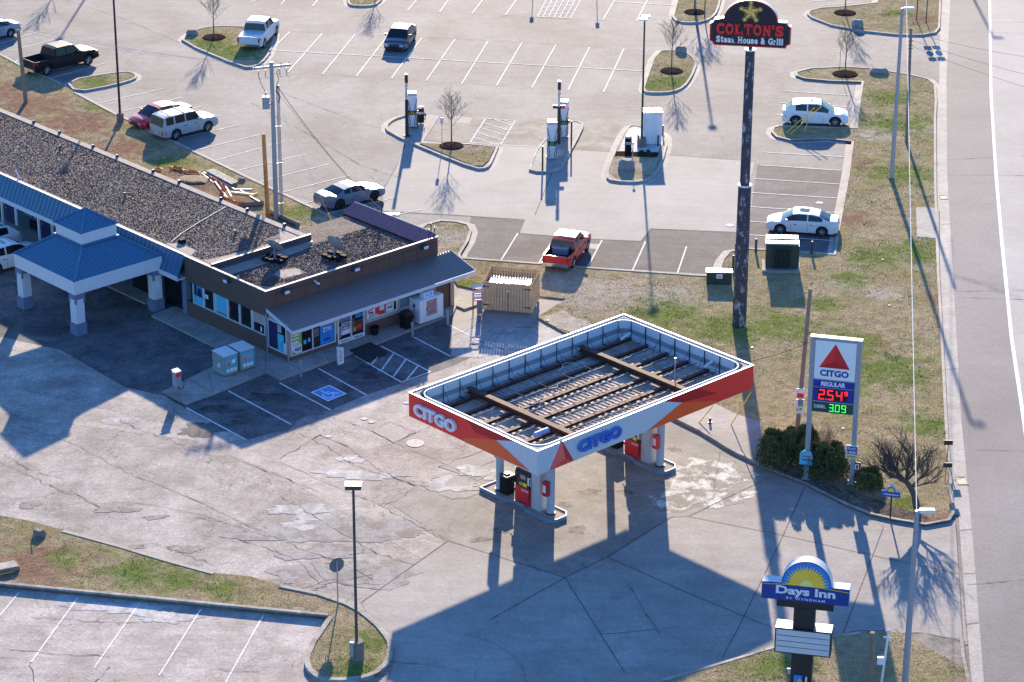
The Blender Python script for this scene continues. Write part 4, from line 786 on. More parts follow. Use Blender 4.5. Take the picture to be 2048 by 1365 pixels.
# ---------------------------------------------------------- satellite dishes on ballast blocks
def dish(px, py, rz, label, r=.55, tilt=50):
    c = FB.pix(px, py, GZ); wv = FB.m @ Vector((c.x, c.y, GZ)); t = thing('satellite_dish', label, 'dish', wv, rz, None)
    mb = MB(); mb.tube((0, 0, 0), (0, 0, .75), .035); mb.box(-.6, .6, -.04, .04, .02, .06); mb.box(-.04, .04, -.6, .6, .02, .06); mb.tube((.5, 0, .05), (0, 0, .6), .02); mb.tube((-.4, .4, .05), (0, 0, .6), .02); mb.build('mount', M['galv'], t)
    for x, y in ((-.55, .28), (-.1, .4), (.4, .35), (.5, -.25), (-.5, -.3), (0, -.45)):
        mb = MB(); mb.box(x-.2, x+.2, y-.12, y+.12, .06, .26); mb.build('ballast_block', M['blackp'], t)
    mb = MB(); rings = [(0, .0), (r*.5, .03), (r*.8, .09), (r, .14)]; n = 20; vs = []
    for rr, d in rings:
        for i in range(n): a = 2*math.pi*i/n; vs.append(Vector((math.cos(a)*rr, math.sin(a)*rr*1.05, d)))
    rt = Euler((R(tilt), 0, 0)).to_matrix(); vs = [rt @ v + Vector((0, -.05, .85)) for v in vs]
    fs = [(k*n+i, k*n+(i+1) % n, (k+1)*n+(i+1) % n, (k+1)*n+i) for k in range(3) for i in range(n)]
    mb.add(vs, fs); mb.add([v-rt @ Vector((0, 0, .02)) for v in vs], [f[::-1] for f in fs]); mb.build('reflector', M['galv'], t, recalc=False)
    mb = MB(); tip = rt @ Vector((0, 0, .62))+Vector((0, -.05, .85)); mb.tube(rt @ Vector((0, -r*.95, .12))+Vector((0, -.05, .85)), tip, .02); mb.tube(tip-Vector((.1, 0, 0)), tip+Vector((.1, 0, 0)), .05); mb.build('feed_arm', M['galv'], t)
dish(549, 522, R(150), 'grey satellite dish seen edge-on, nearest the roof divider on the shop roof')
dish(668, 517, R(140), 'round grey satellite dish facing the plum metal parapet on the shop roof', .6, 60)
# ---------------------------------------------------------- porte cochere
zt = 3.45; zb = 2.62
near, left_, right_ = GP(148, 565, zt), GP(30, 507, zt), GP(327, 514, zt)
PA = math.atan2((right_-near).y, (right_-near).x); FP = Frame((near.x, near.y), A0); L1 = FP.loc(right_).x; L2 = FP.loc(left_).y; print('porte', L1, L2)
pc = fthing('porte_cochere', 'pale drive-through canopy with a two-tier blue metal hip roof on stout columns', 'canopy', FP)
w = MB(); t = .12
w.box(0, L1, 0, t, zb, zt); w.box(0, L1, L2-t, L2, zb, zt); w.box(0, t, t, L2-t, zb, zt); w.box(L1-t, L1, t, L2-t, zb, zt); w.box(t, L1-t, t, L2-t, zb+.25, zb+.3)
w.build('fascia', M['fascia'], pc)
cx, cy = L1/2, L2/2; k = .20; hx, hy = L1*k, L2*k*1.05; z1 = 4.72; z2 = 5.5; z3 = 6.4
def hip(mb, x0, x1, y0, y1, z0, X0, X1, Y0, Y1, Z1, rib, rm):
    vs = [(x0, y0, z0), (x1, y0, z0), (x1, y1, z0), (x0, y1, z0), (X0, Y0, Z1), (X1, Y0, Z1), (X1, Y1, Z1), (X0, Y1, Z1)]
    mb.add(vs, [(0, 1, 5, 4), (1, 2, 6, 5), (2, 3, 7, 6), (3, 0, 4, 7)])
    # seams run straight up each slope
    n = int((x1-x0)/rib)
    for i in range(n+1):
        x = x0+(x1-x0)*i/n
        for (ya, Yb) in ((y0, Y0), (y1, Y1)):
            if x < X0: f = (x-x0)/max(X0-x0, 1e-6)
            elif x > X1: f = (x1-x)/max(x1-X1, 1e-6)
            else: f = 1
            if f > .02: rm.tube((x, ya, z0+.01), (x, ya+(Yb-ya)*f, z0+(Z1-z0)*f+.01), .022, n=4)
    n = int((y1-y0)/rib)
    for i in range(n+1):
        y = y0+(y1-y0)*i/n
        for (xa, Xb) in ((x0, X0), (x1, X1)):
            if y < Y0: f = (y-y0)/max(Y0-y0, 1e-6)
            elif y > Y1: f = (y1-y)/max(y1-Y1, 1e-6)
            else: f = 1
            if f > .02: rm.tube((xa, y, z0+.01), (xa+(Xb-xa)*f, y, z0+(Z1-z0)*f+.01), .022, n=4)
w = MB(); rm = MB(); hip(w, 0, L1, 0, L2, zt+.01, cx-hx, cx+hx, cy-hy, cy+hy, z1, .3, rm); w.build('lower_roof', M['mansard'], pc)
for a, b in (((0, 0), (cx-hx, cy-hy)), ((L1, 0), (cx+hx, cy-hy)), ((0, L2), (cx-hx, cy+hy)), ((L1, L2), (cx+hx, cy+hy))): rm.tube((*a, zt+.03), (*b, z1+.03), .08, n=5)
rm.build('roof_seam', M['mansard'], pc)
w = MB(); w.box(cx-hx, cx+hx, cy-hy, cy+hy, z1-.2, z2); w.build('cupola', M['fascia'], pc)
w = MB(); rm = MB(); hip(w, cx-hx-.08, cx+hx+.08, cy-hy-.08, cy+hy+.08, z2, cx-.02, cx+.02, cy-.02, cy+.02, z3, .28, rm); w.build('upper_roof', M['mansard'], pc)
for sx, sy in ((-1, -1), (1, -1), (-1, 1), (1, 1)): rm.tube((cx+sx*(hx+.08), cy+sy*(hy+.08), z2+.02), (cx, cy, z3+.02), .06, n=5)
rm.build('roof_seam', M['mansard'], pc)
w = MB(); w.box(cx-hx-.1, cx+hx+.1, cy-hy-.14, cy+hy+.14, z1-.02, z1+.08); w.build('cupola_flashing', M['mansard'], pc)
for (x, y) in ((.35, .35), (.35, L2-.35), (L1-.35, .35), (L1-.35, L2-.35)):
    w = MB(); w.box(x-.30, x+.30, y-.30, y+.30, .75, zb-.003); c_ = w.build('column', M['fascia'], pc)
    w = MB(); w.box(x-.36, x+.36, y-.36, y+.36, 0, .75); w.build('column_base', M['colblue'], c_)
    w = MB(); w.box(x-.34, x+.34, y-.34, y+.34, zb-.34, zb-.005)
    for s1, s2 in ((-1, 0), (0, -1), (1, 0), (0, 1)):      # scalloped drop at the corners
        pass
    for sx in (-1, 1):
        for sy in (-1, 1): w.box(x+sx*.34-.10*(1 if sx > 0 else 0)*1-.0*(sx < 0), x+sx*.34+.10*(sx < 0), y+sy*.34-.1*(sy > 0), y+sy*.34+.1*(sy < 0), zb-.62, zb-.34)
    w.build('column_capital', M['colblue'], c_)
w = MB(); w.box(L1-.5, L1-.2, .02, .04, 1.4, 1.9); w.build('notice', M['white'], pc)
# ---------------------------------------------------------- fuel canopy
ZR = 5.75; cl = GP(816, 785, ZR); ct = GP(1248, 629, ZR); crr = GP(1508, 731, ZR); cb = GP(1076, 905, ZR)
cen = (cl+ct+crr+cb)/4; AC = R(43.1); LX = 15.53; LY = 9.5
e1 = Vector((math.cos(AC), math.sin(AC), 0)); e2 = Vector((-e1.y, e1.x, 0)); oo = cen-e1*LX/2-e2*LY/2   # near corner = bottom of the picture
FC = Frame((oo.x, oo.y), AC)
can = fthing('fuel_canopy', 'red and white filling-station canopy with open steel deck on four columns', 'canopy', FC)
FH = 1.3; z0 = ZR-FH; rim = MB()
M['cwhite'] = mat('canopy_white', (.60, .61, .63), .35, var=.03); M['cin'] = mat('canopy_panel_inside', (.55, .62, .70), .5, var=.08); M['cin2'] = mat('canopy_panel_band', (.22, .28, .36), .5); M['cred'] = mat('canopy_red', (1.0, .035, .03), .32, var=.05); M['cored'] = mat('canopy_orange_red', (1.0, .13, .03), .32, var=.04); M['cdred'] = mat('canopy_deep_red', (.52, .008, .014), .32, var=.04)
M['letterblue'] = mat('letter_blue', (.008, .12, .62), .35); M['letterside'] = mat('letter_return_blue', (.10, .30, .48), .5); M['tank'] = mat('tank_blue_grey', (.22, .32, .60), .25, .2); M['colm'] = mat('canopy_column_grey', (.40, .44, .50), .6, var=.08); M['rim'] = mat('canopy_rim_alu', (.80, .68, .64), .4, .2)
w = MB(); t = .06
w.box(0, LX, 0, t, z0, ZR); w.box(0, LX, LY-t, LY, z0, ZR); w.box(0, t, t, LY-t, z0, ZR); w.box(LX-t, LX, t, LY-t, z0, ZR); w.build('fascia', M['cwhite'], can)
def rrect(x0, x1, y0, y1, r, n=5):
    o = []
    for cx_, cy_, a0 in ((x1-r, y1-r, 0), (x0+r, y1-r, 90), (x0+r, y0+r, 180), (x1-r, y0+r, 270)):
        for i in range(n+1): a = R(a0+90*i/n); o.append((cx_+r*math.cos(a), cy_+r*math.sin(a)))
    return o
g = .34
inner = rrect(g, LX-g, g, LY-g, .75)
for nm, za_, zb_2, mt_ in (('inner_panel', z0+.12, ZR-.78, 'cin'), ('inner_band', ZR-.78, ZR-.50, 'cin2'), ('inner_panel', ZR-.50, ZR-.03, 'cin')):
    w = MB(); strip(inner, 0, -.03, za_, zb_2, True, w); w.build(nm, M[mt_], can)
w = MB()
outer = [(LX+.05, LY+.05), (-.05, LY+.05), (-.05, -.05), (LX+.05, -.05)]
w.box(-.02, LX+.02, -.02, .05, ZR, ZR+.03); w.box(-.02, LX+.02, LY-.05, LY+.02, ZR, ZR+.03); w.box(-.02, .05, .05, LY-.05, ZR, ZR+.03); w.box(LX-.05, LX+.02, .05, LY-.05, ZR, ZR+.03); w.build('rim_cap', M['rim'], can)
w = MB(); strip(inner, -.03, .005, ZR-.03, ZR, True, w); w.build('inner_rim', M['cin'], can)
w = MB()
for i, c4 in enumerate(((0.1, .1), (LX-.1, .1), (LX-.1, LY-.1), (.1, LY-.1))):
    sx = 1 if c4[0] < 1 else -1; sy = 1 if c4[1] < 1 else -1
    w.prism([(c4[0], c4[1]), (c4[0]+sx*.9, c4[1]), (c4[0]+sx*.28, c4[1]+sy*.28), (c4[0], c4[1]+sy*.9)], ZR-.06, ZR-.02)
for a in ((.1, LX-.1, .1, .32), (.1, LX-.1, LY-.32, LY-.1)): w.box(a[0], a[1], a[2], a[3], ZR-.30, ZR-.26)
w.build('corner_plate', M['colblue'], can)
# coloured wraps on the outside faces (thin applied panels)
yo = -.012
def cy_(pts): return [(lambda p: (min(max(p.x, 0), LX), min(max(p.z, z0), ZR)))(FC.wy(800+x/2.844, 620+y/2.844, 0)) for x, y in pts]
def cx_(pts): return [(lambda p: (min(max(p.y, 0), LY), min(max(p.z, z0), ZR)))(FC.wx(800+x/2.844, 620+y/2.844, 0)) for x, y in pts]
w = MB(); w.pxz([(LX, z0), (LX, ZR)]+cy_([(1500, 505), (1605, 527), (1795, 530)]), yo, -.001); w.build('red_wrap', M['cred'], can)
w = MB(); w.pxz(cy_([(1405, 690), (1605, 527), (1795, 518), (1795, 540)]), yo-.012, yo-.001); w.build('orange_wrap', M['cored'], can)
w = MB(); w.pxz(cy_([(1500, 505), (1690, 430), (1800, 475), (1605, 527)]), yo-.012, yo-.001); w.build('deep_red_wrap', M['cdred'], can)
w = MB(); w.pxz(cy_([(1400, 545), (1500, 505), (1605, 527), (1545, 568)]), yo-.006, -.001); w.build('grey_wrap', M['cin'], can)
w = MB(); w.pyz([(LY, z0), (LY, ZR)]+cx_([(380, 610), (545, 740), (370, 750)]), -.012, -.001); w.build('red_wrap', M['cred'], can)
w = MB(); w.pyz(cx_([(380, 610), (650, 735), (545, 740), (430, 700)]), -.024, -.013); w.build('deep_red_wrap', M['cdred'], can)
w = MB(); w.pyz(cx_([(365, 725), (545, 740), (735, 915), (370, 755)]), -.024, -.013); w.build('orange_wrap', M['cored'], can)
w = MB(); w.pyz(cx_([(545, 740), (650, 735), (700, 760), (600, 790)]), -.010, -.001); w.build('grey_wrap', M['cin'], can)
w = MB(); w.box(0.0, LX, LY+.001, LY+.012, z0, ZR); w.box(LX+.001, LX+.012, 0, LY, z0, ZR); w.build('red_wrap', M['cred'], can)
# lettering on the west face (reads from outside: y decreases left to right)
def wface(d0): return lambda p: (-d0-(-p[1]), LY-p[0], p[2])
yl = [FC.wx(px, py, -.1).y for px, py in ((829, 830), (912, 845))]; s0, s1 = LY-yl[0], LY-yl[1]
text_part('lettering', 'CITGO', M['white'], can, s0, s1, z0+.30, z0+.97, 0, .16, .045, 1.02, fn=lambda p: (-.03+p[1], LY-p[0], p[2]), label='white raised letters CITGO')
xl = [FC.wy(px, py, -.1).x for px, py in ((1157, 890), (1243, 860))]
text_part('lettering', 'CITGO', M['letterside'], can, xl[0], xl[1], z0+.36, z0+1.02, -.02, .13, .05, 1.02)
text_part('lettering', 'CITGO', M['letterblue'], can, xl[0]+.01, xl[1]-.01, z0+.37, z0+1.01, -.152, .02, .05, 1.02, label='blue raised letters CITGO')
M['emb'] = mat('emblem_bright_red', (1.0, .10, .07), .35)
# triangle emblem, a pyramid with faces in three reds
tx = [FC.wy(px, py, -.1).x for px, py in ((1098, 915), (1148, 910))]; T0, T1 = tx[0], tx[1]; tb, tt = z0+.08, ZR+.18; ap = ((T0+T1)/2, -.38, tb+.48); A_, B_, C_ = (T0, -.10, tb), (T1, -.10, tb), ((T0+T1)/2, -.10, tt)
for f_, mm, lb in (((A_, C_, ap), 'emb', 'bright left face of the triangle'), ((C_, B_, ap), 'cdred', 'deep red right face'), ((A_, ap, B_), 'cred', 'red lower face')):
    w = MB(); w.add(f_, [(0, 1, 2)]); w.build('triangle_emblem', M[mm], can)
w = MB(); w.pxz([(T0, tb), (T1, tb), ((T0+T1)/2, tt)], -.10, -.002); w.build('emblem_rim', M['white'], can)
# deck, beams, stringers
DZ = z0+.18
def deck_mat():
    m, nt, b = newmat('canopy_deck_stained'); q = NB(nt); tc = q.n('ShaderNodeTexCoord').outputs['Object']
    base = q.mix(q.ramp(q.noise(tc, .8, 7, .75), .35, .62), (.55, .45, .40), (.27, .20, .175)); base = q.mix(q.ramp(q.noise(tc, 1.7, 7, .8), .56, .66), base, (.55, .25, .11)); base = q.mix(q.ramp(q.noise(tc, 4, 6, .8), .60, .66), base, (.05, .04, .04))
    q.l(base, b.inputs['Base Color']); b.inputs['Roughness'].default_value = .85; return m
M['deck'] = deck_mat(); M['clip'] = mat('deck_clip_pale', (.66, .55, .47), .8); M['spn'] = mat('spanner_panel_pale', (.50, .49, .50), .5)
w = MB(); w.box(g, LX-g, g, LY-g, DZ-.05, DZ)
n = int((LX-2*g)/.30)
for i in range(n): x = g+.1+i*(LX-2*g-.1)/n; w.box(x, x+.05, g+.05, LY-g-.05, DZ, DZ+.035, 0)
for y in (1.55, 2.45, 3.05, 3.95, 4.55, 5.45, 6.05, 6.95):
    x = g+.3
    while x < LX-g-.3:
        if random.random() < .86: w.box(x, x+.20, y-.05, y+.05, DZ+.038, DZ+.10, 1)
        x += .46
w.build('deck', [M['deck'], M['clip']], can)
BZ = DZ+.035
for k_, y in enumerate((1.25, 2.75, 4.25, 5.75, 7.25, 8.55)):
    w = MB(); w.box(g+.1, LX-g-.1, y-.10, y+.10, BZ, BZ+.02); w.box(g+.1, LX-g-.1, y-.015, y+.015, BZ+.02, BZ+.11); w.box(g+.1, LX-g-.1, y-.10, y+.10, BZ+.11, BZ+.13); w.build('purlin', M['rust'], can)
for x in (FC.pix(1125, 825, BZ+.4).x, FC.pix(1290, 745, BZ+.4).x):
    pass
MB1 = [FC.pix(955, 785, BZ+.5).x, FC.pix(1180, 702, BZ+.5).x]; print('main beams x', MB1)
for x in (3.7, 11.8):
    w = MB(); w.box(x-.17, x+.17, g+.1, LY-g-.1, BZ+.14, BZ+.18); w.box(x-.03, x+.03, g+.1, LY-g-.1, BZ+.18, BZ+.40); w.box(x-.17, x+.17, g+.1, LY-g-.1, BZ+.40, BZ+.44); w.build('main_beam', M['rust'], can)
w = MB()
for y in (2.0, 3.5, 5.0, 6.5): w.tube((g+.1, y, DZ+.28), (LX-g-.1, y+.1, DZ+.24), .02, n=5)
for x in (5.2, 6.9, 8.6, 10.2): w.tube((x, g+.2, DZ+.30), (x+.1, LY-g-.2, DZ+.3), .018, n=5)
w.build('conduit', M['dkgrey'], can)
rn = random.Random(4)
for i in range(5):
    w = MB(); x = rn.uniform(2, 13); y = rn.uniform(5.5, 9.0); pts = [Vector((x, y, DZ+.1))]
    for j in range(8): pts.append(pts[-1]+Vector((rn.uniform(.05, .4), rn.uniform(-.25, .25), rn.uniform(-.08, .12)))); pts[-1].z = max(DZ+.1, pts[-1].z)
    pts = [p for p in pts if p.x < LX-g-.1 and p.y < LY-g-.1]
    if len(pts) > 2: w.path(pts, .018, 5); w.build('loose_cable', M['alu'], can)
xs = [g+.5+i*(LX-2*g-1)/12 for i in range(13)]
for x in xs:
    for y, s in ((LY-g-.03, -1), (g+.03, 1)):
        w = MB(); w.box(x-.014, x+.014, min(y, y+s*.03), max(y, y+s*.03), DZ, ZR-.05); w.tube((x, y, ZR-.25), (x+.05, y+s*.55, DZ+.05), .014, n=4); w.box(x-.02, x+.02, min(y, y+s*.55), max(y, y+s*.55), DZ+.04, DZ+.07); w.build('fascia_brace', M['blackp'], can)
for i in range(8):
    y = g+.6+i*(LY-2*g-1.2)/7
    for x, s in ((LX-g-.03, -1), (g+.03, 1)):
        w = MB(); w.box(min(x, x+s*.03), max(x, x+s*.03), y-.02, y+.02, DZ, ZR-.05); w.tube((x, y, ZR-.25), (x+s*.55, y+.05, DZ+.05), .014, n=4); w.build('fascia_brace', M['blackp'], can)
pp = FC.pix(1083, 866, DZ+.35); w = MB(); w.tube((pp.x-.45, pp.y, DZ+.36), (pp.x+.45, pp.y, DZ+.36), .15, n=16); w.build('surge_tank', M['tank'], can)
pp = FC.pix(1349, 767, DZ); w = MB(); w.tube((pp.x, pp.y, DZ), (pp.x, pp.y, DZ+1.35), .03); w.tube((pp.x, pp.y, DZ+1.2), (pp.x, pp.y, DZ+1.45), .06); w.build('vent_mast', M['galv'], can)
for x, y, a in ((LX-1.5, LY-1.3, .5), (LX-.9, 2.6, .4)): w = MB(); w.hull4((x, y, DZ+.4), (x+.35, y-.25, DZ+.75), (x+.5, y-.25, DZ+.75), (x+.15, y, DZ+.4), (0, .12, .05)); w.build('floodlight_box', M['cin'], can)
w = MB(); w.box(g, LX-g, g, LY-g, z0+.02, z0+.08); w.build('soffit', M['cwhite'], can)
# columns
cw = [FC.pix(*q) for q in ((998, 984), (1103, 1031), (1322, 935), (1216, 892))]
isl = [(cw[0]+cw[1])/2, (cw[2]+cw[3])/2]; print('columns', [tuple(round(a, 2) for a in c[:2]) for c in cw])
hy_ = abs(cw[0].y-cw[1].y)/2
for k, ic in enumerate(isl):
    for s in (-1, 1):
        w = MB(); w.tube((ic.x, ic.y+s*hy_, .1), (ic.x, ic.y+s*hy_, z0+.03), .21, n=20); w.build('column', M['colm'], can, smooth=False)
        w = MB(); w.tube((ic.x, ic.y+s*hy_, .14), (ic.x, ic.y+s*hy_, .2), .26, n=20); w.build('column_base', M['dkgrey'], can)
    # island
    fi = Frame(FC.m @ Vector((ic.x, ic.y, 0)), AC-R(90)) ; il = thing('pump_island', ('raised concrete fuel island nearest the shop, carrying pump and bin', 'raised concrete fuel island on the grass side of the canopy')[k], 'island', fi.o, fi.a, 'pump islands')
    Lh = 2.65; Wd = .62; pts = []
    for x, y in ((-Lh, -Wd), (-.9, -Wd), (-.55, -Wd*.62), (.35, -Wd*.62), (.75, -Wd), (Lh-.3, -Wd), (Lh, -Wd+.3), (Lh, Wd-.3), (Lh-.3, Wd), (.75, Wd), (.35, Wd*.62), (-.55, Wd*.62), (-.9, Wd), (-Lh, Wd)): pts.append((x, y))
    w = MB(); w.prism(pts, -.02, .13); w.build('slab', M['drive'], il); w = MB(); strip(pts, .0, -.07, -.02, .20, True, w); w.build('steel_edge', M['edge'], il)
    # pump (dispenser)
    dp = thing('fuel_pump', ('red and black fuel pump on the island nearest the shop', 'red and black fuel pump on the grass-side island')[k], 'fuel pump', fi.m @ Vector((.15, 0, .13)), fi.a, 'fuel pumps')
    w = MB(); w.box(-.62, .62, -.27, .27, .95, 1.75); w.build('pump_head', M['black'], dp)
    for s in (-1, 1):
        w = MB(); w.box(-.6, .6, min(s*.275, s*.29), max(s*.275, s*.29), .02, .93); pn = w.build('lower_panel', M['red'], dp)
        if s == -1: text_part('lettering', 'CITGO', M['white'], pn, -.1, .38, .72, .83, -.292, .006, .03)
        w = MB(); w.box(-.22, .18, min(s*.275, s*.29), max(s*.275, s*.29), 1.38, 1.62); w.build('screen', M['grey'], dp)
        w = MB(); w.box(-.3, -.05, min(s*.275, s*.29), max(s*.275, s*.29), 1.0, 1.18); w.build('grade_button', M['green'], dp); w = MB(); w.box(-.02, .26, min(s*.275, s*.29), max(s*.275, s*.29), 1.0, 1.2); w.build('grade_button', M['yellow'], dp)
        w = MB(); w.box(.32, .55, min(s*.275, s*.29), max(s*.275, s*.29), 1.15, 1.6); w.build('notice', M['white'], dp)
        w = MB(); w.path([(.5, s*.3, 1.55), (.62, s*.42, 1.2), (.66, s*.46, .6), (.58, s*.44, .25), (.52, s*.36, .6), (.5, s*.3, .95)], .022); w.build('hose', M['rubber'], dp)
        w = MB(); w.box(-.66, -.60, s*.3-.05, s*.3+.05, 1.05, 1.4); w.tube((-.63, s*.3, 1.05), (-.7, s*.42, .95), .02); w.build('nozzle', M['rubber'], dp)
    w = MB(); w.box(-.58, .58, -.26, .26, 0, .95); w.build('cabinet', M['dkgrey'], dp); w = MB(); w.pxz([(-.62, 1.75), (.62, 1.75), (.5, 1.95), (-.2, 2.0), (-.55, 1.9)], -.24, .24); w.build('pump_top', M['black'], dp)
    # white spanner panel rising from the pump to the canopy
    w = MB(); w.box(1.0-.22, 1.0+.22+.18, -.3, .3, .13, z0+.03); v_ = [fi.m @ Vector(a) for a in w.v]; w.v = [tuple(FC.i @ a) for a in v_]; w.build('spanner_column', M['spn'], can)
    w = MB(); w.box(-.5, .78, -.14, .14, 2.2, z0+.03); v_ = [fi.m @ Vector(a) for a in w.v]; w.v = [tuple(FC.i @ a) for a in v_]; w.build('spanner_head', M['cin'], can)
    w = MB(); w.box(.3, .72, -.16, -.142, 2.6, 3.1); v_ = [fi.m @ Vector(a) for a in w.v]; w.v = [tuple(FC.i @ a) for a in v_]; w.build('pump_number_sign', M['colblue'], can)
    b_ = thing('rubbish_bin', ('dark square rubbish bin beside the pump nearest the shop', 'dark square rubbish bin on the grass-side pump island')[k], 'bin', fi.m @ Vector((-1.35, 0, .13)), fi.a, 'bins on the pump islands')
    w = MB(); w.box(-.27, .27, -.27, .27, 0, .95); w.build('body', M['blackp'], b_); w = MB(); w.box(-.29, .29, -.29, .29, .95, 1.06); w.box(-.12, .12, -.12, .12, 1.06, 1.12); w.build('lid', M['dkgrey'], b_)
    ex = thing('extinguisher_box', ('red extinguisher box on the near column of the island nearest the shop', 'bright red extinguisher box on the near column of the grass-side island')[k], 'extinguisher box', FC.m @ Vector((ic.x-.34, ic.y-hy_, 1.25)), AC, 'extinguisher boxes')
    w = MB(); w.box(-.12, .12, -.16, .16, 0, .78); w.build('case', M['red' if k else 'dred'], ex); w = MB(); w.box(-.135, -.121, -.1, .1, .2, .6); w.build('window', M['white'], ex)
ic = isl[0]; o = thing('service_sign', 'pale blue oval sign strapped to the rear column beside the shop-side bin', 'sign', FC.m @ Vector((ic.x-.3, ic.y+hy_, 2.0)), AC); w = MB(); w.lathe([(.02, 0), (.2, .1), (.22, .6), (.2, 1.1), (.02, 1.2)], 10); w.v = [(a[0]*.12, a[1], a[2]) for a in w.v]; w.build('panel', M['cyan'], o)
# ------------------------------------------------------------------ vehicles
def paint(name, col, metal=.0): 
    m = mat(name, col, .35, metal*.3, .03, coat=.25); return m
M['undr'] = mat('underbody_black', (.01, .01, .012), .8); M['lens'] = mat('lens_clear', (.55, .58, .62), .12); M['tail'] = mat('lens_red', (.45, .01, .012), .2); M['rim_'] = mat('wheel_alloy', (.5, .51, .53), .3, .8)
M['rimd'] = mat('wheel_alloy_black', (.03, .03, .035), .35, .4); M['plate'] = mat('number_plate', (.7, .72, .75), .5); M['trimb'] = mat('trim_black', (.02, .02, .022), .55)
def wheel(parent, x, y, r, side, rimm='rim_', tw=.23):
    mb = MB(); n = 22; s = side
    prof = [(r*.62, -tw/2), (r*.93, -tw/2), (r, -tw*.32), (r, tw*.32), (r*.93, tw/2), (r*.62, tw/2)]
    vs = []
    for rr, yy in prof: vs += [(x+rr*math.cos(2*math.pi*i/n), y+yy, r+rr*math.sin(2*math.pi*i/n)) for i in range(n)]
    fs = [(k*n+i, k*n+(i+1) % n, (k+1)*n+(i+1) % n, (k+1)*n+i) for k in range(5) for i in range(n)]
    mb.add(vs, fs); o = mb.build('wheel', M['rubber'], parent)
    f = MB(); yo_ = y+s*(tw/2-.05); n2 = 20
    vs = [(x+r*.64*math.cos(2*math.pi*i/n2), yo_-s*.04, r+r*.64*math.sin(2*math.pi*i/n2)) for i in range(n2)]; f.add(vs, [tuple(range(n2))], 1)
    for k in range(5):
        a = 2*math.pi*k/5+.3
        for da in (-.13, .13):
            p0 = Vector((x+r*.12*math.cos(a+da*2), yo_+s*.03, r+r*.12*math.sin(a+da*2))); p1 = Vector((x+r*.60*math.cos(a+da), yo_+s*.025, r+r*.60*math.sin(a+da))); f.tube(p0, p1, r*.065, r*.05, 4, 0)
    f.tube((x, yo_, r), (x, yo_+s*.045, r), r*.16, n=10, mi=0)
    vs = []; 
    for rr in (r*.58, r*.68): vs += [(x+rr*math.cos(2*math.pi*i/n2), yo_+s*.04, r+rr*math.sin(2*math.pi*i/n2)) for i in range(n2)]
    f.add(vs, [(i, (i+1) % n2, n2+(i+1) % n2, n2+i) for i in range(n2)], 0)
    f.build('rim', [M[rimm], M['undr']], o)
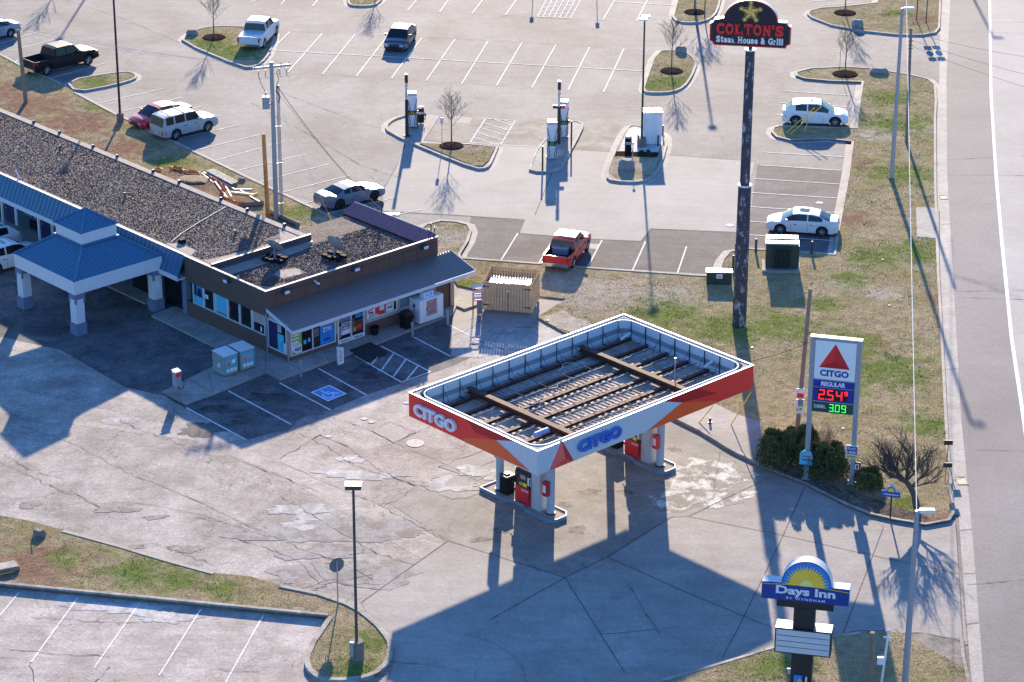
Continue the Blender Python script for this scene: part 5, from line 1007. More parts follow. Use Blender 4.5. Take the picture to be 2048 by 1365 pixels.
def vehicle(name, label, cat, sp, P, group=None, rear=None, front=None, near='R', loc=None, rz=None):
    L, Wd, H, wb, fo = sp['L'], sp['W'], sp['H'], sp['wb'], sp['fo']; wr = sp.get('wr', .33); gc = sp.get('gc', .2)
    xr = L-fo-wb; xf = L-fo                                        # axle positions from the rear bumper
    if rear:
        a, b = GP(*rear), GP(*front); hd = math.atan2((b-a).y, (b-a).x); n = Vector((-math.sin(hd), math.cos(hd), 0))*(1 if near == 'R' else -1)
        mid = (a+b)/2+n*(Wd/2-.06); c = mid-Vector((math.cos(hd), math.sin(hd), 0))*((xr+xf)/2)
        d = 0
    else: c, hd = loc, rz
    # root sits at mid length on the ground
    root = thing(name, label, cat, c+Vector((math.cos(hd), math.sin(hd), 0))*L/2, hd, group); ox = -L/2
    deck = sp['deck']; gh = sp['gh']; bed = sp.get('bed')
    dz = lambda x: float(np.interp(x, [p[0] for p in deck], [p[1] for p in deck]))
    gz = lambda x: float(np.interp(x, [p[0] for p in gh], [p[1] for p in gh]))
    arch = wr+.075
    def low(x):
        z = gc+.10*max(0, abs(2*x/L-1)-.86)/.14
        for xa in (xr, xf):
            if abs(x-xa) < arch: z = max(z, wr+math.sqrt(arch*arch-(x-xa)**2))
        return z
    def hw(x):
        u = abs(2*x/L-1); e = sp.get('end', .13)
        return Wd/2*(1-e*max(0, (u-.72)/.28)**2.2-.02*u)
    xs = sorted(set([round(v, 3) for v in np.linspace(0, L, int(L/.075))]+[round(xa+s*arch*k, 3) for xa in (xr, xf) for s in (-1, 1) for k in (1.0, .96, .8, .5)]))
    if bed: xs = sorted(set([x for x in xs if abs(x-bed[0]) > .03 and abs(x-bed[1]) > .03]+[bed[0]-.005, bed[0]+.005, bed[1]-.005, bed[1]+.005]))
    V = []; 
    for x in xs:
        zl, zt, w = low(x), dz(x), hw(x); h = zt-zl; tuck = .93
        sh = [(0, zl), (w*.9, zl), (w*.985, zl+.08*h), (w, zl+.45*h), (w*.985, zl+.82*h)]
        if bed and bed[0] <= x <= bed[1]: sh += [(w*.975, zt), (w*.975-.09, zt), (w*.975-.10, .78), (0, .78)]
        else: sh += [(w*.955, zl+.95*h), (w*.90, zt), (w*.5, zt+.035), (0, zt+.045)]
        V.append(sh)
    mb = MB(); m = 9; vs = []
    for x, sh in zip(xs, V):
        vs += [(x+ox, y, z) for y, z in sh]+[(x+ox, -y, z) for y, z in sh[::-1][1:-1]]
    mm = 16; fs = []; mi = []
    for i in range(len(xs)-1):
        for j in range(mm):
            a = i*mm+j; b = i*mm+(j+1) % mm; fs.append((a, b, b+mm, a+mm)); mi.append(1 if j in (0, 15) else (2 if bed and j in (6, 7, 8, 9) and bed[0]-.01 <= xs[i] and xs[i+1] <= bed[1]+.01 else 0))
    fs += [tuple(range(mm)), tuple((len(xs)-1)*mm+j for j in range(mm))]; mi += [0, 0]
    mb.v = vs; mb.f = fs; mb.m = mi; body = mb.build('body', [P, M['undr'], M['trimb']], root)
    # smooth shade by angle
    body.data.polygons.foreach_set('use_smooth', [True]*len(body.data.polygons))
    try: body.data.set_sharp_from_angle(angle=R(38))
    except Exception: pass
    # greenhouse
    g0, g1 = gh[0][0], gh[-1][0]; r0, r1 = sp['roof']
    gx = sorted(set([round(v, 3) for v in np.linspace(g0, g1, 40)]+[r0, r1]+[p[0] for p in gh]+[e for w_ in sp['win'] for e in w_])); tw = sp.get('tumble', .16)
    secs = []
    for x in gx:
        zb_ = dz(x)-.02; zt_ = max(gz(x), zb_+.012); wbz = hw(min(max(x, L*.1), L*.9))*.93; k = (zt_-zb_)/(H-zb_) if H > zb_ else 1
        wt = wbz-tw*max(0, min(1, k))
        secs.append([(wbz, zb_), (wbz-(wbz-wt)*.12, zb_+(zt_-zb_)*.14), (wt+.012, zb_+(zt_-zb_)*.90), (wt-.03, zt_-.005), (wt*.55, zt_+.018), (0, zt_+.025)])
    groups = {'cabin': MB(), 'windshield': MB(), 'rear_window': MB()}; sides = {}
    for i in range(len(gx)-1):
        xm = (gx[i]+gx[i+1])/2; A, B = secs[i], secs[i+1]
        for s in (1, -1):
            for j in range(5):
                q = [(gx[i]+ox, s*A[j][0], A[j][1]), (gx[i+1]+ox, s*B[j][0], B[j][1]), (gx[i+1]+ox, s*B[j+1][0], B[j+1][1]), (gx[i]+ox, s*A[j+1][0], A[j+1][1])]
                dst = groups['cabin']
                if j == 1:
                    for wi, (wa, wb_) in enumerate(sp['win']):
                        if wa < xm < wb_: dst = sides.setdefault((wi, s), MB())
                elif j >= 3 and xm > r1: dst = groups['windshield']
                elif j >= 3 and xm < r0 and not sp.get('solid_rear'): dst = groups['rear_window']
                dst.add(q, [(0, 1, 2, 3)])
    w_ = MB()
    for xa in (xr, xf): w_.box(xa-arch-.1+ox, xa+arch+.1+ox, -Wd/2+.34, Wd/2-.34, gc+.02, min(dz(xa)-.08, wr+arch+.05) if not bed else .76)
    w_.build('wheel_well_block', M['undr'], root)  # dark wheel-well box, added to stop sun passing through the open arches
    for k_, g_ in groups.items():
        if not g_.v: continue
        if k_ == 'cabin':
            for e in (0, -1):
                S = secs[e]; x = gx[e]+ox; g_.add([(x, y, z) for y, z in S]+[(x, -y, z) for y, z in S[::-1]], [tuple(range(12))])
        o = g_.build(k_, P if k_ == 'cabin' else M['glass'], root, recalc=False)
        bm = bmesh.new(); bm.from_mesh(o.data); bmesh.ops.remove_doubles(bm, verts=bm.verts, dist=.0005); bmesh.ops.recalc_face_normals(bm, faces=bm.faces); bm.to_mesh(o.data); bm.free()
        if k_ != 'cabin':
            o.data.polygons.foreach_set('use_smooth', [True]*len(o.data.polygons))
            if sum(p.normal.z for p in o.data.polygons) < 0: o.data.flip_normals()
    for g_ in sides.values(): g_.build('side_window', M['glass'], root)
    # sunroof
    if sp.get('sunroof'):
        a, b = sp['sunroof']; w_ = MB(); w_.hull4((a+ox, -.36, gz(a)+.025), (b+ox, -.36, gz(b)+.025), (b+ox, .36, gz(b)+.025), (a+ox, .36, gz(a)+.025), (0, 0, .006)); w_.build('sunroof', M['glass'], root)
    for xa in (xr, xf):
        for s in (-1, 1): wheel(root, xa+ox, s*(Wd/2-.13), wr, s, sp.get('rim', 'rim_'))
    # lamps, grille, plates, mirrors
    zf = dz(L); zr_ = dz(0)
    for s in (-1, 1):
        yb = hw(L)*s; w_ = MB(); w_.hull4((L-.28+ox, s*(hw(L-.28)+.004), zf-.16), (L+.012+ox, yb*.93, zf-.17), (L+.012+ox, yb*.55, zf-.15), (L-.02+ox, yb*.5, zf-.13), (0, 0, .13)); w_.build('headlight', M['lens'], root)
        yb = hw(0)*s; th = sp.get('tail_h', .16); w_ = MB(); w_.hull4((.26+ox, s*(hw(.26)+.004), zr_-.06-th), (-.012+ox, yb*.97, zr_-.07-th), (-.012+ox, yb*(.62 if th < .3 else .84), zr_-.06-th), (.02+ox, yb*(.6 if th < .3 else .82), zr_-.06-th), (0, 0, th)); w_.build('tail_light', M['tail'], root)
        xm = gh[-1][0]-.42; w_ = MB(); w_.hull4((xm+ox-.06, s*(hw(xm)*.95), dz(xm)+.04), (xm+ox+.08, s*(hw(xm)*.95), dz(xm)+.04), (xm+ox+.05, s*(hw(xm)+.17), dz(xm)+.06), (xm+ox-.06, s*(hw(xm)+.17), dz(xm)+.06), (0, 0, .13)); w_.build('wing_mirror', P, root)
    w_ = MB(); w_.box(L-.03+ox, L+.014+ox, -hw(L)*.5, hw(L)*.5, zf-.30, zf-.14); w_.box(L-.03+ox, L+.014+ox, -hw(L)*.7, hw(L)*.7, gc+.12, gc+.26); w_.build('grille', M[sp.get('grille', 'trimb')], root)
    w_ = MB(); w_.box(-.02+ox, .03+ox, -.16, .16, zr_-.42 if not bed else .55, zr_-.30 if not bed else .68); w_.build('number_plate', M['plate'], root)
    if sp.get('bumper'):
        w_ = MB(); w_.box(-.16+ox, -.002+ox, -Wd*.46, Wd*.46, .48, .70); w_.build('rear_bumper', M[sp['bumper']], root); w_ = MB(); w_.box(L-.01+ox, L+.13+ox, -Wd*.43, Wd*.43, .45, .70); w_.build('front_bumper', M[sp['bumper']], root)
    if sp.get('rails'):
        w_ = MB()
        for s in (-1, 1): y = s*(hw(L/2)*.93-tw-.05); w_.tube((r0+.15+ox, y, H+.06), (r1-.3+ox, y, H+.06), .022, n=5)
        for t in (.25, .7): x = r0+(r1-r0)*t+ox; w_.box(x-.03, x+.03, -(hw(L/2)*.93-tw-.05), hw(L/2)*.93-tw-.05, H+.05, H+.085)
        w_.build('roof_rack', M['trimb'], root)
    # door seams and handles
    w_ = MB()
    for x in sp.get('seams', []):
        for s in (-1, 1): w_.box(x+ox-.008, x+ox+.008, s*(hw(x)+.001) if s > 0 else -(hw(x)+.006), (hw(x)+.006) if s > 0 else -(hw(x)+.001), gc+.15, dz(x)-.12)
    if w_.v: w_.build('door_seam', M['trimb'], root)
    for x in sp.get('handles', []):
        for s in (-1, 1): h_ = MB(); y = hw(x)*.99; h_.box(x+ox-.1, x+ox+.1, min(s*y, s*(y+.035)), max(s*y, s*(y+.035)), dz(x)-.20, dz(x)-.165); h_.build('door_handle', M[sp.get('hm', 'trimb')], root)
    return root
SED = dict(L=4.65, W=1.82, H=1.46, wb=2.70, fo=.93, wr=.33, deck=[(0, .70), (.05, .98), (.85, 1.02), (1.4, .97), (3.3, .93), (4.3, .80), (4.65, .66)], gh=[(.55, 1.02), (1.25, 1.36), (1.8, 1.45), (2.6, 1.46), (3.0, 1.40), (3.75, .94)], roof=(1.22, 2.95), win=[(1.02, 1.95), (2.03, 3.35)], seams=(1.95, 3.05), handles=(1.75, 2.75))
COUPE = dict(L=4.78, W=1.90, H=1.35, wb=2.81, fo=.98, wr=.35, deck=[(0, .80), (.05, .98), (.5, 1.02), (.95, .96), (1.5, .98), (3.2, .92), (4.2, .82), (4.78, .66)], gh=[(.85, 1.0), (1.45, 1.25), (2.0, 1.34), (2.5, 1.35), (2.85, 1.29), (3.5, .93)], roof=(1.5, 2.75), win=[(1.45, 1.95), (2.05, 3.15)], tumble=.22, rim='rimd', seams=(2.0, 3.15), handles=(2.25,), end=.16)
SUV = dict(L=4.79, W=1.90, H=1.82, wb=2.78, fo=.90, wr=.38, gc=.28, deck=[(0, .92), (.04, 1.10), (1, 1.13), (3.2, 1.13), (3.6, 1.12), (4.6, 1.03), (4.79, .86)], gh=[(.03, 1.1), (.22, 1.76), (.6, 1.82), (2.6, 1.82), (2.9, 1.79), (3.42, 1.12)], roof=(.2, 2.85), win=[(.35, 1.0), (1.12, 1.95), (2.05, 3.1)], tumble=.12, end=.06, rails=1, seams=(1.05, 2.0, 3.0), handles=(1.85, 2.8), tail_h=.34)
CROSS = dict(L=4.78, W=1.93, H=1.70, wb=2.85, fo=.94, wr=.38, gc=.24, deck=[(0, .85), (.05, 1.08), (1, 1.13), (2, 1.08), (3.4, 1.02), (4.4, .92), (4.78, .74)], gh=[(.18, 1.1), (.75, 1.58), (1.3, 1.68), (2.4, 1.70), (2.9, 1.63), (3.78, 1.02)], roof=(.72, 2.8), win=[(.95, 1.75), (1.85, 3.35)], tumble=.17, seams=(1.8, 2.95), handles=(1.6, 2.65), sunroof=(1.1, 2.2))
PICK = dict(L=5.9, W=2.02, H=1.93, wb=3.7, fo=.98, wr=.41, gc=.36, deck=[(0, 1.22), (1.8, 1.25), (1.95, 1.24), (4.2, 1.24), (5.3, 1.20), (5.75, 1.12), (5.9, .98)], bed=(.09, 1.78), gh=[(1.86, 1.24), (1.98, 1.84), (2.3, 1.93), (3.5, 1.93), (3.8, 1.88), (4.45, 1.24)], roof=(1.97, 3.75), win=[(2.12, 2.95), (3.05, 4.15)], tumble=.15, end=.05, bumper='chrome', seams=(3.0, 4.1), handles=(2.85, 3.95), tail_h=.36)
v = vehicle
v('parked_car', 'silver sedan at the upper left edge, behind the leaning wooden pole', 'car', dict(SED), paint('car_paint_silver_blue', (.30, .33, .38), .5), rear=(28, 73.5), front=(-41, 89), near='L')
pk = dict(PICK); pk.update(L=6.0, wb=3.9, rim='rim_')
v('pickup_truck', 'black crew-cab pickup truck with empty bed parked against the left kerb', 'truck', pk, mat('car_paint_black', (.010, .010, .014), .4, spec=.25), rear=(93.6, 152), front=(179.5, 130.5))
v('pickup_truck', 'white pickup truck with covered bed beside the grassy tree island', 'truck', dict(PICK, bed=None, deck=[(0, 1.22), (1.8, 1.25), (4.2, 1.24), (5.3, 1.20), (5.75, 1.12), (5.9, .98)], hm='chrome'), paint('car_paint_white', (.66, .66, .68)), rear=(529.5, 97.5), front=(553.5, 72))
v('parked_car', 'dark slate-blue sedan facing the camera alone in the middle bays', 'car', dict(SED, L=4.9, fo=.95, W=1.87, wb=2.78, sunroof=(1.6, 2.4)), paint('car_paint_slate', (.035, .05, .075), .4), rear=(829.5, 80), front=(814, 101.5), near='L')
v('parked_car', 'red sedan with rear spoiler half hidden behind the silver off-roader', 'car', dict(SED), paint('car_paint_crimson', (.50, .02, .05), .1), rear=(372, 243), front=(298, 262), near='L')
v('parked_suv', 'boxy silver off-roader with roof rack beside the red sedan', 'suv', dict(SUV), paint('car_paint_silver', (.44, .45, .48), .3), rear=(351.5, 281), front=(418.5, 264))
v('parked_car', 'grey two-door sports coupe with dark wheels behind the shop', 'car', dict(COUPE), paint('car_paint_gunmetal', (.15, .18, .24), .0), rear=(679.7, 420.5), front=(749, 403))
rp = dict(PICK, L=5.25, W=1.85, H=1.76, wb=3.2, fo=.90, wr=.37, gc=.34, deck=[(0, 1.10), (1.5, 1.12), (3.7, 1.12), (4.7, 1.06), (5.1, .98), (5.25, .86)], bed=(.09, 1.5), gh=[(1.55, 1.12), (1.68, 1.66), (2.0, 1.76), (3.0, 1.76), (3.3, 1.71), (3.95, 1.12)], roof=(1.66, 3.25), win=[(1.8, 2.45), (2.55, 3.65)], seams=(2.5, 3.6), handles=(2.4, 3.4))
trk = v('pickup_truck', 'red pickup truck carrying a grey toolbox, parked by the grass verge', 'truck', rp, paint('car_paint_red', (.66, .02, .025), .0), rear=(1150, 534), front=(1172.5, 505.5))
tb_ = thing('toolbox', 'grey-blue toolbox lying in the red truck bed', 'box', trk.matrix_basis @ Vector((-.95-.25, .05, .785)), trk.rotation_euler.z); w = MB(); w.box(-.28, .28, -.5, .5, 0, .42); w.build('body', M['colblue'], tb_); w = MB(); w.box(-.3, .3, -.52, .52, .42, .5); w.build('lid', M['galv'], tb_); w = MB(); w.box(-.02, .02, -.1, .1, .5, .53); w.build('handle', M['black'], tb_)
v('parked_suv', 'white crossover with panoramic roof by the small grass finger on the right', 'suv', dict(CROSS, hm='chrome'), paint('car_paint_pearl', (.76, .77, .79)), rear=(1591.5, 253), front=(1669, 255.5))
v('parked_car', 'white sedan facing left behind the green transformer cabinet', 'car', dict(SED, sunroof=(1.9, 2.6)), paint('car_paint_white', (.66, .66, .68)), rear=(1642, 474.6), front=(1561, 469), near='L')
# two white vehicles by the motel doors, tails to the right
def atc(px, py, hd, L): c = GP(px, py); return c
hd = A0+R(180-4)
v('parked_suv', 'white estate car parked second from the porte cochere at the motel doors', 'suv', dict(CROSS, L=4.9, rails=1, sunroof=None), paint('car_paint_white', (.66, .66, .68)), loc=GP(30, 488), rz=A0+R(180))
v('parked_suv', 'white crossover with sunroof parked just left of the porte cochere', 'suv', dict(CROSS), paint('car_paint_white', (.66, .66, .68)), loc=GP(80, 514)-Vector((math.cos(A0), math.sin(A0), 0))*4.78, rz=A0)
# ------------------------------------------------------------------ tall signs
def disc(cx, cz, r, a0=0, a1=360, n=24): return [(cx+r*math.cos(R(a0+(a1-a0)*i/n)), cz+r*math.sin(R(a0+(a1-a0)*i/n))) for i in range(n+1)]
# steak house pole sign
b = GP(1478, 655); AS = R(-9.5); FS = Frame((b.x, b.y), AS)
st = fthing('pole_sign', 'tall black steak house sign with gold star on a dark weathered pole', 'sign', FS)
def sp_(px, py): p = FS.wy(px, py, -.25); return (p.x, p.z)
zj = HT(1478, 655, 370); ztp = HT(1478, 655, 100)
w = MB(); w.tube((0, 0, 0), (0, 0, zj), .42, .38, 20); 
pole_m, nt, bb = newmat('pole_paint_peeling'); q = NB(nt); tc = q.n('ShaderNodeTexCoord').outputs['Object']; mp = q.n('ShaderNodeMapping'); q.l(tc, mp.inputs[0]); mp.inputs['Scale'].default_value = (2.0, 2.0, .8)
q.l(q.mix(q.ramp(q.noise(mp.outputs[0], 1.6, 8, .75), .545, .60), (.03, .04, .065), (.36, .40, .46)), bb.inputs['Base Color']); bb.inputs['Roughness'].default_value = .5
w.build('lower_pole', pole_m, st); w = MB(); w.tube((0, 0, zj), (0, 0, ztp), .29, .27, 18); w.build('upper_pole', pole_m, st); w = MB(); w.tube((0, 0, zj-.06), (0, 0, zj+.03), .41, .41, 18); w.tube((0, 0, ztp-.03), (0, 0, ztp+.05), .33, .33, 18); w.build('collar', M['white'], st)
w = MB(); w.tube((0, 0, ztp), (0, 0, ztp+.6), .12, n=12); w.build('neck', M['black'], st)
T = lambda x, y: sp_(1400+x/10.24, y/10.24)
bl, br = T(300, 925), T(1740, 1000); l0, r0_ = T(205, 480), T(1865, 590)
# outline as a polygon in the sign plane
Wd = r0_[0]-l0[0]; xL, xR = l0[0], r0_[0]; zB = (bl[1]+br[1])/2; zS = (l0[1]+r0_[1])/2+.28
print('colton', xL, xR, zB, zS, ztp)
c0 = (xL+xR)/2; rd = Wd*.335; zarc = zS
nt_ = .24
def notch(cx, cz, a0, a1, n=6): return [(cx+nt_*math.cos(R(a0+(a1-a0)*i/n)), cz+nt_*math.sin(R(a0+(a1-a0)*i/n))) for i in range(n+1)]
ztop = T(1040, 10)[1]; ey_ = ztop-zarc
arc = [(c0+.0+rd*math.cos(R(a)), zarc+(ey_)*math.sin(R(a))) for a in range(0, 181, 8)]
poly = notch(xL, zB, 90, 0)+notch(xR, zB, 180, 90)+notch(xR, zS, 270, 180)+arc+notch(xL, zS, 360, 270)
w = MB(); w.pxz(poly, -.22, .22); w.build('cabinet', M['white'], st)
w = MB(); w.pxz(poly, -.245, -.222); w.build('edge_trim', M['red'], st)
sc = lambda P, k, kz: [(c0+(x-c0)*k, (zB+ztop)/2+(z-(zB+ztop)/2)*kz) for x, z in P]
M['signblk'] = mat('sign_face_black', (.012, .016, .03), .35)
w = MB(); w.pxz(sc(poly, .968, .955), -.262, -.247); w.build('face', M['signblk'], st)
def star(cx, cz, r, r2): return [(cx+(r if i % 2 == 0 else r2)*math.sin(math.pi*i/5), cz+(r if i % 2 == 0 else r2)*math.cos(math.pi*i/5)) for i in range(10)]
cs = T(1040, 250); rs = abs(T(1040, 75)[1]-cs[1])*1.12; 
w = MB(); P_ = star(cs[0], cs[1], rs*1.12, rs*.58); w.pxz(P_, -.266, -.262)
for i in range(5): a = 2*math.pi*i/5; w.pxz(disc(cs[0]+rs*math.sin(a), cs[1]+rs*math.cos(a), rs*.24, n=12), -.267, -.262)
w.build('star_outline', M['yellow'], st)
w = MB(); P_ = star(cs[0], cs[1], rs*1.08, rs*.53); w.pxz(P_, -.269, -.2665)
for i in range(5): a = 2*math.pi*i/5; w.pxz(disc(cs[0]+rs*math.sin(a), cs[1]+rs*math.cos(a), rs*.205, n=12), -.270, -.2675)
w.build('star_black_band', M['signblk'], st)  # black band between the gold star and its yellow outline
M['gold'] = mat('sign_gold', (.98, .66, .16), .4); M['goldd'] = mat('sign_gold_dark', (.75, .33, .05), .4)
wl, wd_ = MB(), MB(); P_ = star(cs[0], cs[1], rs, rs*.40)
for i in range(10): (wl if i % 2 else wd_).add([(P_[i][0], -.274, P_[i][1]), (P_[(i+1) % 10][0], -.274, P_[(i+1) % 10][1]), (cs[0], -.33, cs[1])], [(0, 1, 2)])
for i in range(5): a = 2*math.pi*i/5; wl.pxz(disc(cs[0]+rs*math.sin(a), cs[1]+rs*math.cos(a), rs*.14, n=12), -.29, -.272)
wl.build('star', M['gold'], st); wd_.build('star_facet', M['goldd'], st)
# slab lettering
def slab(parent, s, x0, x1, z0, z1, y, depth, m, bold=.03, gap=.10, fn=None, name='lettering'):
    ws = {'I': .5, "'": .25, ' ': .45, 'i': .45, 'l': .42, 'r': .62, 't': .6, '&': 1.0, 'H': 1.05, 'G': 1.0}; low_ = set('aeousnk')
    tot = sum(ws.get(ch, .9 if ch.isupper() else .74)+gap for ch in s)-gap; u = (x1-x0)/tot; x = x0; h = z1-z0
    for ch in s:
        wch = ws.get(ch, .9 if ch.isupper() else .74)*u
        if ch != ' ':
            za, zb2 = z0, z1
            if ch in low_: zb2 = z0+h*.72
            if ch == 'r': zb2 = z0+h*.72
            if ch == "'": za = z0+h*.62
            mb = MB()
            t = h*.16
            fz = fn if fn else (lambda p: p)
            text_obj(mb, ch, x+.1*wch*(ch in 'LTNHilrk'), x+wch*(.9 if ch in 'LTNHilrk' else 1), za, zb2, y, depth, bold, fn=fz)
            sl_ = []
            if ch in 'L': sl_ = [(0, .58, 1), (0, .9, 0), (.78, 1, 'v')]
            if ch == 'T': sl_ = [(.28, .72, 0)]; 
            if ch in 'N': sl_ = [(0, .42, 1), (.62, 1, 1), (0, .4, 0)]
            if ch in 'H': sl_ = [(0, .42, 1), (.58, 1, 1), (0, .42, 0), (.58, 1, 0)]
            if ch in 'ilr': sl_ = [(0, 1 if ch != 'r' else .7, 0), (0, .6, 1)]
            if ch in 'k': sl_ = [(0, .45, 0), (.55, 1, 0), (0, .4, 1)]
            for e in sl_:
                if e[2] == 'v': v0 = [(x+e[0]*wch, za), (x+e[1]*wch, za), (x+e[1]*wch, za+h*.36), (x+e[0]*wch, za+h*.36)]
                else: zz = za if e[2] == 0 else zb2-t; v0 = [(x+e[0]*wch, zz), (x+e[1]*wch, zz), (x+e[1]*wch, zz+t), (x+e[0]*wch, zz+t)]
                k = MB(); k.pxz(v0, y-depth, y); mb.add([fz(p) for p in k.v], k.f)
            if ch == 'T':
                for a_, b_2 in ((0, .14), (.86, 1)): k = MB(); k.pxz([(x+a_*wch, zb2-h*.36), (x+b_2*wch, zb2-h*.36), (x+b_2*wch, zb2), (x+a_*wch, zb2)], y-depth, y); mb.add([fz(p) for p in k.v], k.f)
            mb.build(name, m, parent)
        x += wch+gap*u
q0, q1 = T(335, 570), T(1715, 650); zc0 = (T(335, 690)[1]+T(1715, 760)[1])/2; zc1 = (T(335, 455)[1]+T(1715, 525)[1])/2
slab(st, "COLTON'S", q0[0], q1[0], zc0, zc1, -.262, .10, M['red'], .055)
zc0 = (T(335, 860)[1]+T(1700, 940)[1])/2; zc1 = (T(335, 725)[1]+T(1700, 800)[1])/2
slab(st, 'Steak House & Grill', T(330, 800)[0], T(1705, 860)[0], zc0, zc1, -.262, .02, M['white'], .045, .07)
# fuel price sign on two posts
b0, b1 = GP(1612, 960), GP(1703, 970); AP = math.atan2((b1-b0).y, (b1-b0).x); FG = Frame((b0.x, b0.y), AP); WG = (b1-b0).length; print('citgo sign', WG, math.degrees(AP))
gs_ = fthing('fuel_price_sign', 'double-post fuel price sign with red triangle emblem and lit price digits', 'sign', FG)
G_ = lambda x, y: (lambda p: (p.x, p.z))(FG.wy(1590+x/4.2667, 660+y/4.2656, -.16))
ztop = (G_(160, 60)[1]+G_(560, 110)[1])/2; zbot = (G_(150, 690)[1]+G_(485, 740)[1])/2
w = MB(); 
for x in (0, WG): w = MB(); w.box(x-.12, x+.12, -.14, .14, 0, ztop); w.build('post', M['galv'], gs_); w = MB(); w.box(x-.22, x+.22, -.24, .24, 0, .16); w.build('post_foot', M['galv'], gs_)
xa, xb = .14, WG-.14
w = MB(); w.box(xa, xb, -.12, .12, zbot, ztop-.03); w.build('cabinet', M['galv'], gs_); w = MB(); w.box(-.14, WG+.14, -.17, .17, ztop, ztop+.06); w.build('top_cap', M['white'], gs_)
zz = [ (G_(165, y1)[1]+G_(500, y2)[1])/2 for y1, y2 in ((85, 125), (408, 452), (418, 465), (478, 522), (485, 528), (598, 643), (605, 652), (690, 738))]
M['face'] = mat('sign_face_white', (.86, .84, .82), .4, var=.03); M['pblue'] = mat('sign_panel_blue', (.012, .03, .28), .4); M['pgreen'] = mat('sign_panel_green', (.01, .075, .05), .4); M['ledblk'] = mat('led_panel_black', (.012, .008, .014), .3)
def pan(z1, z0, m, nm, x0=xa, x1=xb, y=-.135): w = MB(); w.box(x0, x1, y, -.121, z0, z1); return w.build(nm, m, gs_)
f1 = pan(zz[0], zz[1], M['face'], 'emblem_panel'); 
tA, tB, tC = G_(348, 125), G_(205, 312), G_(467, 352); tz = (tB[1]+tC[1])/2; ax = (tB[0]+tC[0])/2; pk_ = G_(348, 262)
w = MB(); w.add([(ax, -.14, tA[1]), (tB[0], -.14, tz), (ax, -.17, tz+(tA[1]-tz)*.30)], [(0, 1, 2)]); w.build('triangle_emblem', M['red'], f1)
w = MB(); w.add([(ax, -.14, tA[1]), (tC[0], -.14, tz), (ax, -.17, tz+(tA[1]-tz)*.30)], [(0, 1, 2)]); w.build('triangle_emblem', mat('sign_red_mid', (.66, .016, .024), .4), f1)
w = MB(); w.add([(tB[0], -.14, tz), (tC[0], -.14, tz), (ax, -.17, tz+(tA[1]-tz)*.30)], [(0, 1, 2)]); w.build('triangle_emblem', M['dred'], f1)
text_part('lettering', 'CITGO', M['pblue'], f1, G_(212, 370)[0], G_(458, 390)[0], (G_(212, 390)[1]+G_(458, 420)[1])/2, (G_(212, 335)[1]+G_(458, 365)[1])/2, -.136, .01, .04)
f2 = pan(zz[2], zz[3], M['pblue'], 'grade_panel'); text_part('lettering', 'REGULAR', M['white'], f2, G_(222, 460)[0], G_(430, 485)[0], zz[3]+(zz[2]-zz[3])*.17, zz[3]+(zz[2]-zz[3])*.85, -.136, .01, .03, .9)
f3 = pan(zz[4], zz[5], M['pblue'], 'price_panel'); pl = MB(); pl.box(G_(192, 550)[0], G_(446, 570)[0], -.142, -.136, zz[5]+.08, zz[4]-.05); pl.build('led_panel', M['ledblk'], f3)
f4 = pan(zz[6], zz[7], M['pgreen'], 'grade_panel'); text_part('lettering', 'DIESEL', M['white'], f4, G_(162, 650)[0], G_(260, 665)[0], zz[7]+(zz[6]-zz[7])*.40, zz[7]+(zz[6]-zz[7])*.72, -.136, .01, .02)
M['ledr'] = emat('led_red', (1.0, .015, .03), .75); M['ledg'] = emat('led_green', (.04, .85, .06), .65)
SEG = {'0': 'abcdef', '2': 'abged', '3': 'abgcd', '4': 'fgbc', '5': 'afgcd', '9': 'abcdfg'}
def digit(mb, d, x, z, w_, h, t, y):
    xs = {'a': (x+t*.5, x+w_-t*.5, z+h-t, z+h), 'g': (x+t*.5, x+w_-t*.5, z+h/2-t/2, z+h/2+t/2), 'd': (x+t*.5, x+w_-t*.5, z, z+t), 'f': (x, x+t, z+h/2+t*.1, z+h-t*.3), 'b': (x+w_-t, x+w_, z+h/2+t*.1, z+h-t*.3), 'e': (x, x+t, z+t*.3, z+h/2-t*.1), 'c': (x+w_-t, x+w_, z+t*.3, z+h/2-t*.1)}
    for s_ in SEG[d]: a = xs[s_]; mb.box(a[0], a[1], y-.006, y, a[2], a[3])
x0 = G_(200, 560)[0]; u = (G_(412, 560)[0]-x0)/3.35; h3 = zz[4]-zz[5]
for i, d in enumerate('254'): w = MB(); digit(w, d, x0+i*u*1.18, zz[5]+h3*.14, u*.85, h3*.74, u*.17, -.146); w.build('led_digit', M['ledr'], f3)
w = MB(); w.box(x0+u*.96, x0+u*1.08, -.152, -.146, zz[5]+h3*.13, zz[5]+h3*.22); w.build('led_point', M['ledr'], f3)
w = MB(); digit(w, '9', x0+u*3.48, zz[5]+h3*.56, u*.42, h3*.32, u*.10, -.146); w.build('led_digit', M['ledr'], f3)
x0 = G_(288, 670)[0]; u = (G_(437, 690)[0]-x0)/3.3; h3 = zz[6]-zz[7]
for i, d in enumerate('309'): w = MB(); digit(w, d, x0+i*u*1.18, zz[7]+h3*.14, u*.85, h3*.74, u*.15, -.140); w.build('led_digit', M['ledg'], f4)
w = MB(); w.box(x0+u*.95, x0+u*1.07, -.146, -.140, zz[7]+h3*.13, zz[7]+h3*.24); w.build('led_point', M['ledg'], f4)
